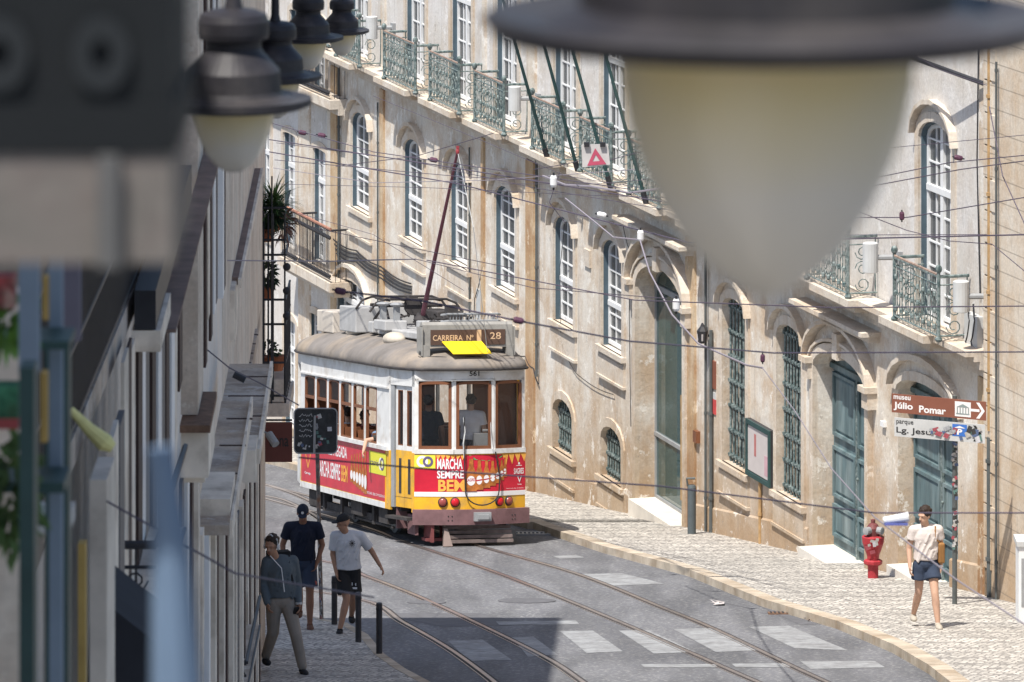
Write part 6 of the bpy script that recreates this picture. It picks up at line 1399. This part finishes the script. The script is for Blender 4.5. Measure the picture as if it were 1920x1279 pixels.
def hangcloth(pts, Y, d, mt, name, lab, cat): m = MB(); m.prism([V((lx(a, Y), Y, lz(b_, Y))) for a, b_ in pts], (0, d, 0)); return tag(m.build(name, mt), lab, cat)
xr = -2.34; zr = CZ - 5.75; t = thing('balcony', V((xr, 30, zr)), 'dark slatted balcony running along the left wall behind the yellow cloth', 'balcony')
m = railing_mesh(V((xr, 26.5, zr)), V((xr, 37.5, zr)), 1.15, False, .11, .018); m.tube([V((xr, 26.5, zr + .5)), V((xr, 37.5, zr + .5))], .02, 5); m.build('railing', M_iron, t)
m = MB(); m.box(((xr - 2.65) / 2 - .02, 32, zr - .08), (.35, 11.2, .16)); m.build('slab', ledgestone, t)
m = MB(); m.hexa([V((xr - .05, 26.6, zr)), V((xr - .04, 26.6, zr)), V((xr - .04, 37, zr)), V((xr - .05, 37, zr)), V((xr - .05, 26.6, zr + .95)), V((xr - .04, 26.6, zr + .95)), V((xr - .04, 37, zr + .95)), V((xr - .05, 37, zr + .95))]); m.build('mesh_screen', M_blackc, t)
m = railing_mesh(V((xr + .1, 26, zr - 3)), V((xr + .1, 37.5, zr - 3)), 1.1, False, .12, .014); m.build('railing', M_iron, t)
m = MB(); m.fbox(LF, 20, 37.2, .03, .30, zr - .2, zr + 4); m.build('shutter', M_iron, HD.t)
# yellow windsock like bunting
c0, c1 = V((lx(132, 24), 24, lz(768, 24))), V((lx(212, 24), 24, lz(840, 24))); m = MB(); m.tube([c0, c0.lerp(c1, .45) - V((0, 0, .012)), c0.lerp(c1, .8) - V((0, 0, .01)), c1], [.016, .028, .040, .022], 10); tag(m.build('yellow_cloth', mat('yellow_cloth', (.80, .74, .32), .8, var=.15, scale=9)), 'pale yellow rolled cloth sticking out from the blurred balconies at the left', 'cloth')
# blurred nearest balconies at the left edge: posts, rails, boxes, laundry
M_bluegrey = mat('blue_grey_panel', (.20, .26, .33), .7, var=.1); M_purple = mat('mauve_panel', (.16, .15, .19), .8); M_yel = mat('ochre_wall', (.50, .34, .11), .8, var=.15); M_blueb = mat('blue_bar', (.13, .19, .28), .6, var=.1)
def nb(name, mt, px0, px1, y0, y1, Y, d, lab, cat): m = MB(); m.hexa([V((lx(px0, Y), Y, lz(y1, Y))), V((lx(px1, Y), Y, lz(y1, Y))), V((lx(px1, Y), Y + d, lz(y1, Y))), V((lx(px0, Y), Y + d, lz(y1, Y))), V((lx(px0, Y), Y, lz(y0, Y))), V((lx(px1, Y), Y, lz(y0, Y))), V((lx(px1, Y), Y + d, lz(y0, Y))), V((lx(px0, Y), Y + d, lz(y0, Y)))]); return tag(m.build(name, mt), lab, cat)
nb('blind', M_bluegrey, 35, 72, 480, 700, 13, .05, 'out of focus blue-grey blind, leftmost of the pale strips', 'blind'); nb('blind', M_bluegrey, 92, 116, 480, 1400, 14, .05, 'out of focus blue-grey blind, second of the pale strips from the left', 'blind'); nb('blind', M_purple, 116, 150, 480, 640, 15, .05, 'out of focus mauve blind beside the second blue-grey one', 'blind')
nb('iron_column', M_darkteal, 36, 64, 690, 1400, 12.5, .1, 'blurred dark column of the nearest balcony, left one', 'column'); nb('iron_column', M_darkteal, 84, 128, 640, 1400, 14.5, .1, 'blurred dark column of the nearest balcony, right one', 'column')
nb('balcony_rail', M_darkteal, -40, 130, 640, 656, 13.8, .2, 'blurred dark horizontal balcony rail, upper one', 'rail'); nb('balcony_rail', M_darkteal, -40, 120, 905, 925, 13.8, .2, 'blurred dark horizontal balcony rail, lower one', 'rail')
nb('ochre_pilaster', M_yel, 146, 160, 1020, 1400, 22, .08, 'ochre yellow painted pilaster at the lower left', 'pilaster'); nb('window_surround', M_cream, 168, 200, 900, 1400, 24, .5, 'pale blurred window jamb right of the ochre pilaster', 'jamb')
nb('white_box', M_lgrey, 60, 130, 968, 1000, 16, .2, 'blurred white bracket sticking out from the dark column', 'bracket')
nb('wall_panel', leftstone, -60, 40, 560, 1400, 15.5, .2, 'blurred grey wall panel behind the plants at the left edge', 'wall')
nb('hanging_cloth', mat('red_cloth', (.30, .06, .06), .8, var=.5, scale=30, col2=(.35, .30, .24), c2amt=.6, c2scale=20), -10, 26, 520, 580, 13.5, .08, 'blurred red patterned cloth at the left edge, upper', 'cloth'); nb('hanging_cloth', mat('green_cloth', (.05, .20, .11), .8, var=.5, scale=30, col2=(.03, .06, .03), c2amt=.5, c2scale=16), -10, 34, 725, 785, 13.5, .08, 'blurred green cloth at the left edge beneath the leafy pot', 'cloth'); nb('hanging_cloth', mat('dull_red_cloth', (.28, .06, .06), .8), -10, 34, 785, 805, 13.5, .08, 'blurred dark red strip below the green cloth', 'cloth'); nb('yellow_strip', M_yel, 80, 92, 520, 600, 14.2, .05, 'blurred thin ochre strip between the pale blinds', 'strip')
nb('yellow_strip', M_yel, 76, 88, 700, 830, 14.2, .05, 'blurred ochre strip beside the right dark column', 'strip')
plant(10, 690, 13.6, (.05, .1, .06), mat('bright_leaf', (.16, .32, .06), .6, var=.4, scale=12), 'blurred bright green plant at the left edge', 120, .05, .015, False, False, 11, .4); plant(20, 1080, 13.6, (.06, .1, .14), M_leaf, 'blurred green plant low at the left edge', 200, .05, .015, False, False, 12, .4)
m = MB(); Yb = 5.6; m.tube([V((lx(300, Yb), Yb, lz(840, Yb))), V((lx(318, Yb), Yb, lz(1000, Yb))), V((lx(335, Yb), Yb, lz(1400, Yb)))], [.013, .018, .028], 10); tag(m.build('blue_cloth_roll', M_blueb), 'strongly blurred blue rolled parasol close to the camera at the lower left', 'parasol')

# ================================================================ lanterns hung from wall arms
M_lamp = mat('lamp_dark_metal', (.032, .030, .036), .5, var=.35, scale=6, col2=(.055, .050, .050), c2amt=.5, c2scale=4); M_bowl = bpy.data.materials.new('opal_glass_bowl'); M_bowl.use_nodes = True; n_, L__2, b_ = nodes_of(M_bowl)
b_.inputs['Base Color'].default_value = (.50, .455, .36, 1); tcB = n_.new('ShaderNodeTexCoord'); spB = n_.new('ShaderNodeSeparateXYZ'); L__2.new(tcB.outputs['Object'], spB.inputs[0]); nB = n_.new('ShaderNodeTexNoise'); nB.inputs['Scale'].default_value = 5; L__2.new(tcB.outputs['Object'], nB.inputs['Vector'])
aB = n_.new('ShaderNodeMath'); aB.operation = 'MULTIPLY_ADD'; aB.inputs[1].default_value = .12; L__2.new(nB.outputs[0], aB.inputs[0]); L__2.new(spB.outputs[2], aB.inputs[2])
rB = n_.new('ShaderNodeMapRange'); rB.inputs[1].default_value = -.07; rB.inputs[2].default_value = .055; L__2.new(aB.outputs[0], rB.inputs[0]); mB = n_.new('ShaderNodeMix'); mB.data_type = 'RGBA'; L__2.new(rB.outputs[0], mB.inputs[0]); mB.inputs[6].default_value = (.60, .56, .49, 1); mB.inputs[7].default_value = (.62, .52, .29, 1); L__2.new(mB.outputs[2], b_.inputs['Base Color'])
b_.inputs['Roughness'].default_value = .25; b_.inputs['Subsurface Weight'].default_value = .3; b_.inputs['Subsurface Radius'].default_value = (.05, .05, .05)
def bell(px, py, Y, D, lab, armx=-1.5):
    """px,py = centre of the rim's lower edge, D = rim diameter"""
    c = P(px, py, Y); r = D / 2; t = thing('street_lamp', c, lab, 'street lamp', 'bell shaped street lamps hung from wall arms')
    m = MB(); m.lathe(c, [(r * .90, .0), (r, .01), (r, .03), (r * .80, r * .11), (r * .63, r * .17), (r * .61, r * .22), (r * .595, r * .46), (r * .57, r * .50), (r * .48, r * .60), (r * .385, r * .70), (r * .355, r * .76), (r * .355, r * .85), (r * .44, r * .88), (r * .455, r * .95), (r * .455, r * 1.10), (r * .42, r * 1.19), (r * .30, r * 1.24), (r * .12, r * 1.27), (r * .09, r * 1.4), (r * .07, r * 2.6)], 40, cap=False); m.build('shade', M_lamp, t, smooth=False)
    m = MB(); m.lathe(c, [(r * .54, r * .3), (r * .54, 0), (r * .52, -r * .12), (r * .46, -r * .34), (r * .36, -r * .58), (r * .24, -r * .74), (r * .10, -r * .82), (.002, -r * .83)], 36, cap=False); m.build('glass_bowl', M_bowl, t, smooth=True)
    top = c + V((0, 0, r * 2.6)); w_ = V((LX(Y) if armx is None else c.x + armx, Y, top.z)); m = MB(); m.tube([top, w_], .022, 8); m.tube([top.lerp(w_, .15), top.lerp(w_, .5) - V((0, 0, .18)), w_ - V((0, 0, .45))], .014, 6)
    m.tube(scroll(top.lerp(w_, .6) - V((0, 0, .12)), V((1, 0, 0)), V((0, 0, 1)), .10, 1.4, 12), .010, 5); m.build('arm', M_iron, t); return t
bell(438, 201, 17.8, .49, 'second nearest bell street lamp, hanging at the upper left with its whole glass showing', None)
bell(516, 150, 30.5, .50, 'third bell street lamp, partly hidden behind the second', None)
bell(578, 76, 39.5, .49, 'fourth bell street lamp, between the third and the farthest', None)
bell(641, 62, 51, .49, 'farthest and smallest bell street lamp, in front of the far balconies', None)
# the large near one at the top right
def bigbell(px, py, Y, D):
    c = P(px, py, Y); r = D / 2; t = thing('street_lamp', c, 'huge strongly blurred street lamp close to the camera, at the top right', 'street lamp', 'bell shaped street lamps hung from wall arms')
    m = MB(); m.lathe(c, [(r * .52, .0), (r * .95, .012), (r, .028), (r * .97, .034), (r * .80, r * .10), (r * .66, r * .16), (r * .64, r * .55), (r * .46, r * .82), (r * .40, r * 1.1), (r * .52, r * 1.2), (r * .5, r * 1.45), (r * .1, r * 1.6), (r * .07, r * 2.6)], 56, cap=False); m.build('shade', M_lamp, t, smooth=False)
    q = []
    for z, w_ in ((0, .52), (-.12, .512), (-.26, .485), (-.40, .44), (-.54, .375), (-.67, .29), (-.76, .20), (-.83, .11), (-.875, .002)): q.append((r * w_, r * z))
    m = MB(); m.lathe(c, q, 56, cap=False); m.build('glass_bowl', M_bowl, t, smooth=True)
    m = MB(); top = c + V((0, 0, r * 2.6)); m.tube([top, V((LX(Y), Y, top.z))], .025, 8); m.build('arm', M_iron, t)
bigbell(1437, 92, 5.1, .512)
# square lantern at the upper left, nearest of all
Yq = 4.6; t = thing('square_lantern', V((lx(120, Yq), Yq, lz(490, Yq))), 'large blurred dark square lantern with frosted panes filling the upper left corner', 'lantern')
xq0, xq1 = lx(-240, Yq), lx(330, Yq); wq = xq1 - xq0; m = MB()
m.box(((xq0 + xq1) / 2, Yq + wq / 2, lz(240, Yq)), (wq * 1.0, wq, .040)); m.box(((xq0 + xq1) / 2, Yq + wq / 2, lz(60, Yq)), (wq * .97, wq * .97, .13)); m.box(((xq0 + xq1) / 2, Yq + wq / 2, lz(-110, Yq)), (wq * .8, wq * .8, .09)); m.build('cap', mat('lantern_green_black', (.005, .007, .009), .7, var=.2), t)
for px, py in ((0, 100), (190, 100)):
    m = MB(); ringm(m, lambda a, b_: V((a, Yq - .004, b_)), lx(px, Yq), lz(py, Yq), .009, .024, sy=1.3)
    m.build('ornament_ring', bpy.data.materials.get('dull_ring') or mat('dull_ring', (.014, .017, .02), .6), t)
m = MB(); m.box(((xq0 + xq1) / 2, Yq + wq / 2, (lz(290, Yq) + lz(495, Yq)) / 2), (wq * .97, wq * .97, lz(290, Yq) - lz(495, Yq))); m.build('frosted_pane', mat('frosted_pane', (.19, .175, .16), .5, var=.3, scale=5, col2=(.13, .10, .095), c2amt=.6, c2scale=6), t)
m = MB(); m.box((lx(204, Yq), Yq + .0, (lz(290, Yq) + lz(500, Yq)) / 2), (.017, .016, lz(290, Yq) - lz(500, Yq))); m.build('glazing_bar', mat('bar_grey', (.10, .10, .10), .6), t)
m = MB(); m.tube([V(((xq0 + xq1) / 2, Yq + .15, lz(-140, Yq))), V(((xq0 + xq1) / 2, Yq + .15, lz(-700, Yq)))], .02, 8); m.build('stem', M_iron, t)

# ================================================================ overhead wires, insulators, triangle sign, flagpoles
M_wire = mat('overhead_wire', (.085, .07, .10), .6, var=0); M_wirel = mat('pale_cable', (.26, .235, .27), .6, var=0); M_ins = mat('insulator_maroon', (.10, .04, .07), .5, var=.1)
def wire(pts, lab, r=.011, mt=None, sag=.0, name='overhead_wire'):
    """pts: (px, py, Y)"""
    q = [P(*p) for p in pts]; c = []
    for i in range(len(q) - 1):
        for s in range(8): t_ = s / 8; c.append(q[i].lerp(q[i + 1], t_) - V((0, 0, sag * 4 * t_ * (1 - t_))))
    c.append(q[-1]); m = MB(); m.tube(c, r * .78, 5); return tag(m.build(name, mt or M_wire), lab, 'wire', 'overhead tram wires and cables')
WL = [([(505, 262, 105), (820, 310, 98), (1240, 378, 88)], 'wire running just under the red trolley shoe towards the big lamp', .013),
 ([(505, 285, 105), (860, 345, 98), (1290, 455, 86), (1930, 440, 76)], 'long dark wire crossing the upper windows to the right edge', .014),
 ([(512, 232, 105), (700, 285, 100), (1180, 355, 90)], 'thin wire with two dark beads at the upper left', .010),
 ([(515, 300, 105), (870, 332, 98), (1010, 338, 96)], 'thin wire near the trolley shoe, ending above the fourth window', .008),
 ([(512, 315, 105), (700, 343, 100), (920, 338, 96), (1190, 318, 90)], 'thin pale wire rising to the right through the railings', .008),
 ([(630, 312, 104), (780, 293, 99), (925, 250, 95)], 'thin wire rising from the left wall bracket across the second window', .009),
 ([(345, 352, 70), (600, 430, 84), (960, 503, 86)], 'thin wire falling from the left wall past the balcony', .007),
 ([(800, 488, 70), (1190, 563, 68), (1560, 577, 64), (1935, 574, 60)], 'long dark wire crossing the glass door and both barred windows', .009),
 ([(345, 488, 62), (620, 490, 68), (780, 486, 70)], 'pale tensioned wire across the left balcony', .010),
 ([(640, 546, 40), (800, 566, 40), (972, 602, 40), (1180, 640, 44), (1450, 662, 50), (1930, 660, 55)], 'blurred purple wire in front of the tram roof with an insulator', .009),
 ([(560, 858, 34), (860, 885, 34), (1240, 912, 36), (1640, 962, 38), (1935, 962, 38)], 'blurred wire crossing the tram advertisement low in the picture', .007),
 ([(200, 940, 24), (440, 1075, 24), (700, 1120, 26)], 'strongly blurred dark cable at the lower left', .006),
 ([(1610, 340, 80), (1780, 305, 78), (1935, 290, 76)], 'thin wire right of the big lamp, upper of the fan', .009),
 ([(1630, 350, 80), (1800, 318, 78), (1935, 300, 76)], 'dark wire crossing the tall window at the right', .010),
 ([(1600, 408, 80), (1700, 408, 80), (1935, 368, 77)], 'wire with an insulator rising to the upper right edge', .010),
 ([(1605, 395, 80), (1700, 432, 80), (1780, 452, 79), (1860, 458, 78)], 'slack wire drooping across the tall window at the right', .008),
 ([(1860, 458, 78), (1935, 520, 76)], 'wire running down from the pipe to the right edge', .008),
 ([(1640, 280, 80), (1935, 252, 76)], 'topmost thin wire right of the big lamp', .006),
 ([(320, 600, 50), (430, 690, 50), (490, 720, 51), (560, 760, 52)], 'thin cable with a dark clamp in front of the left ledges', .008)]
WL += [([(518, 268, 105), (760, 300, 99), (1000, 352, 94), (1260, 395, 88)], 'thin wire between the beaded wire and the long dark wire', .007), ([(515, 345, 105), (800, 352, 98), (1100, 366, 90), (1290, 372, 86)], 'thin level wire below the trolley shoe', .006),
 ([(700, 180, 104), (900, 262, 98), (1060, 330, 92), (1200, 352, 88)], 'thin wire hugging the balcony edge', .006), ([(940, 345, 96), (1120, 345, 90), (1290, 330, 84)], 'thin wire below the triangle sign', .006), ([(1290, 436, 84), (1500, 441, 80), (1850, 440, 77)], 'thin wire behind the tip of the big lamp bowl', .007),
 ([(780, 486, 70), (1000, 540, 66), (1250, 560, 62)], 'thin slack cable starting left of the trolley pole', .006), ([(1050, 322, 92), (1030, 380, 92), (1060, 418, 92)], 'short loose cable hanging below the balcony edge', .008), ([(560, 400, 100), (700, 440, 98), (870, 545, 98)], 'thin shadow-coloured cable falling towards the tram roof', .006),
 ([(1640, 60, 80), (1760, 130, 79), (1850, 160, 78)], 'thin wire beside the dark strut at the top right', .006), ([(1855, 200, 78), (1880, 330, 77), (1935, 450, 76)], 'loose cable on the near house at the right edge', .010)]
for p, lab, r in WL: wire(p, lab, r, M_wirel if 'pale' in lab else None)
wire([(1018, 330, 92), (1060, 347, 90), (1110, 350, 89), (1180, 362, 88), (1250, 352, 87)], 'thick pale grey cable looping along the balcony edge', .022, M_wirel)
wire([(1060, 372, 88), (1120, 420, 86), (1150, 445, 85), (1200, 450, 84)], 'pale cable hanging from the balcony edge to the white insulator', .015, M_wirel)
wire([(1200, 450, 84), (1218, 510, 80), (1260, 590, 76), (1310, 645, 72), (1400, 685, 68), (1430, 690, 66)], 'pale cable falling from the white insulator past the wall lantern', .016, M_wirel)
wire([(1430, 690, 60), (1490, 770, 54), (1560, 880, 48), (1640, 970, 42), (1790, 1085, 36), (1935, 1180, 34)], 'pale blurred cable sweeping down in front of the pedestrian on the right', .007, M_wirel)
def ins(px, py, Y, r, lab, mt=M_ins, horiz=True, L_i=None):
    r *= .72
    c = P(px, py, Y); t_ = thing('insulator', c, lab, 'insulator', 'insulators on the overhead wires'); m = MB(); l = L_i or r * 1.6; d = V((1, 0, -.2)).normalized() if horiz else V((0, 0, 1)); m.tube([c - d * l, c - d * l * .6, c + d * l * .6, c + d * l], [r * .7, r, r, r * .7], 12); m.build('insulator_body', mt, t_)
    m = MB(); m.tube([c - d * l * 1.5, c + d * l * 1.5], r * .3, 8); m.build('clamp', M_iron, t_)
for a in ((1430, 672, 60, .035, 'dark insulator where the pale cable joins the blurred wire', M_ins, False), (972, 601, 40, .032, 'blurred maroon insulator right of the tram sign box', M_ins, True), (638, 546, 40, .034, 'blurred maroon insulator left of the tram roof equipment', M_ins, True), (567, 249, 104, .06, 'left dark bead insulator at the upper left', M_ins, True), (603, 254, 103, .06, 'right dark bead insulator at the upper left', M_ins, True), (813, 300, 98, .06, 'dark bead insulator left of the trolley shoe', M_ins, True), (1691, 405, 80, .05, 'small dark insulator on the wire left of the tall window', M_ins, False), (1797, 296, 78, .05, 'small red-brown insulator right of the tall window', M_ins, True), (1201, 442, 84, .07, 'white topped insulator above the glass door portal', M_white, False), (1128, 403, 87, .06, 'white insulator arm by the balcony edge', M_white, True), (1268, 572, 76, .07, 'white insulator in front of the glass door', M_white, False), (1038, 340, 90, .08, 'white wire fitting on the balcony edge left of the triangle sign', M_white, False), (687, 38 + 0, 60, .001, '', None, True)):
    if a[4]: ins(*a)
m = MB(); c = P(438, 702, 50); m.tube([c, c + V((.10, 0, -.05))], .03, 8); tag(m.build('wire_clamp', M_iron), 'small dark clamp with a rusty tip on the cable over the left ledge', 'clamp')
# blurred bracket light in front of the pedestrian
c = P(1680, 973, 34); t = thing('cable_light', c, 'blurred white and blue fitting on the sagging cable beside the pedestrian head', 'fitting'); m = MB(); m.tube([c + V((-.075, 0, -.01)), c + V((.075, 0, .012))], [.02, .028], 10); m.build('housing', M_white, t); m = MB(); m.box(c + V((0, -.01, -.028)), (.14, .05, .010)); m.build('stripe', mat('fitting_blue', (.12, .14, .40), .5), t)
# triangle sign hung on the wire
Yt = 88; t = thing('hanging_sign', P(1116, 293, Yt), 'white square sign with a red triangle hung on the overhead wires', 'sign'); m = MB(); q = [(1090, 272), (1140, 270), (1144, 309), (1092, 314)]
m.prism([P(a, b_, Yt) for a, b_ in q], (0, .02, 0)); o = m.build('sign_panel', mat('old_white_panel', (.58, .56, .55), .6, var=.12), t); m = MB(); fn = lambda a, b_: P(a, b_, Yt - .006)
A_ = [(1116, 278), (1137, 308), (1101, 311)]; B_ = [(1117, 290), (1125, 302), (1111, 303)]; m.add([fn(*p) for p in A_ + B_], [(0, 1, 4, 3), (1, 2, 5, 4), (2, 0, 3, 5)]); m.build('red_triangle', mat('faded_red', (.50, .09, .15), .6, var=.08), o)
m = MB(); [m.box(P(px, 271, Yt - .02), (.08, .05, .07)) for px in (1100, 1130)]; m.build('clip', M_iron, t)
wire([(1000, 318, 92), (1060, 308, 90), (1092, 300, 88)], 'wire holding the triangle sign on its left', .008); wire([(1144, 300, 88), (1200, 285, 87), (1260, 262, 86)], 'wire holding the triangle sign on its right', .008)
# flagpoles
for i, (x0, y0, x1, y1, lab) in enumerate(((1025, 302, 968, 95, 'leftmost of the four dark flagpoles leaning out from the balcony'), (1083, 320, 1021, 95, 'second from left of the dark leaning flagpoles'), (1144, 352, 1073, 100, 'third from left of the dark leaning flagpoles, behind the triangle sign'), (1211, 392, 1136, 112, 'rightmost of the dark leaning flagpoles, against the big lamp'))):
    ub = FR.u(x0, .52); a = FR.pt(ub, .52, zc_top + .03); na = 1.9; ut = FR.u(x1, .52 + .7); b_ = FR.pt(ut, 1.2, FR.zc(ut, y1, 1.2)); b_ = a + (b_ - a) * 1.8
    t = thing('flagpole', a, lab, 'flagpole', 'flagpoles leaning out from the balconies'); m = MB(); m.tube([a, b_], [.036, .028], 8); m.build('pole', M_darkteal, t); m = MB(); m.tube([a - (b_ - a) * .01, a + (b_ - a) * .04], .055, 8); m.build('socket', M_iron, t); m = MB(); m.ball(b_, .05); m.build('finial', M_iron, t)
m = MB()   # bracket beam at the top right
m.tube([FR.pt(FR.u(1700, .5), .5, FR.z(1740, 118, .5)), FR.pt(FR.u(1853, .05), .05, FR.z(1853, 160, .05))], .04, 6); tag(m.build('wall_strut', M_iron), 'dark iron strut coming from the pipe at the top right', 'strut')
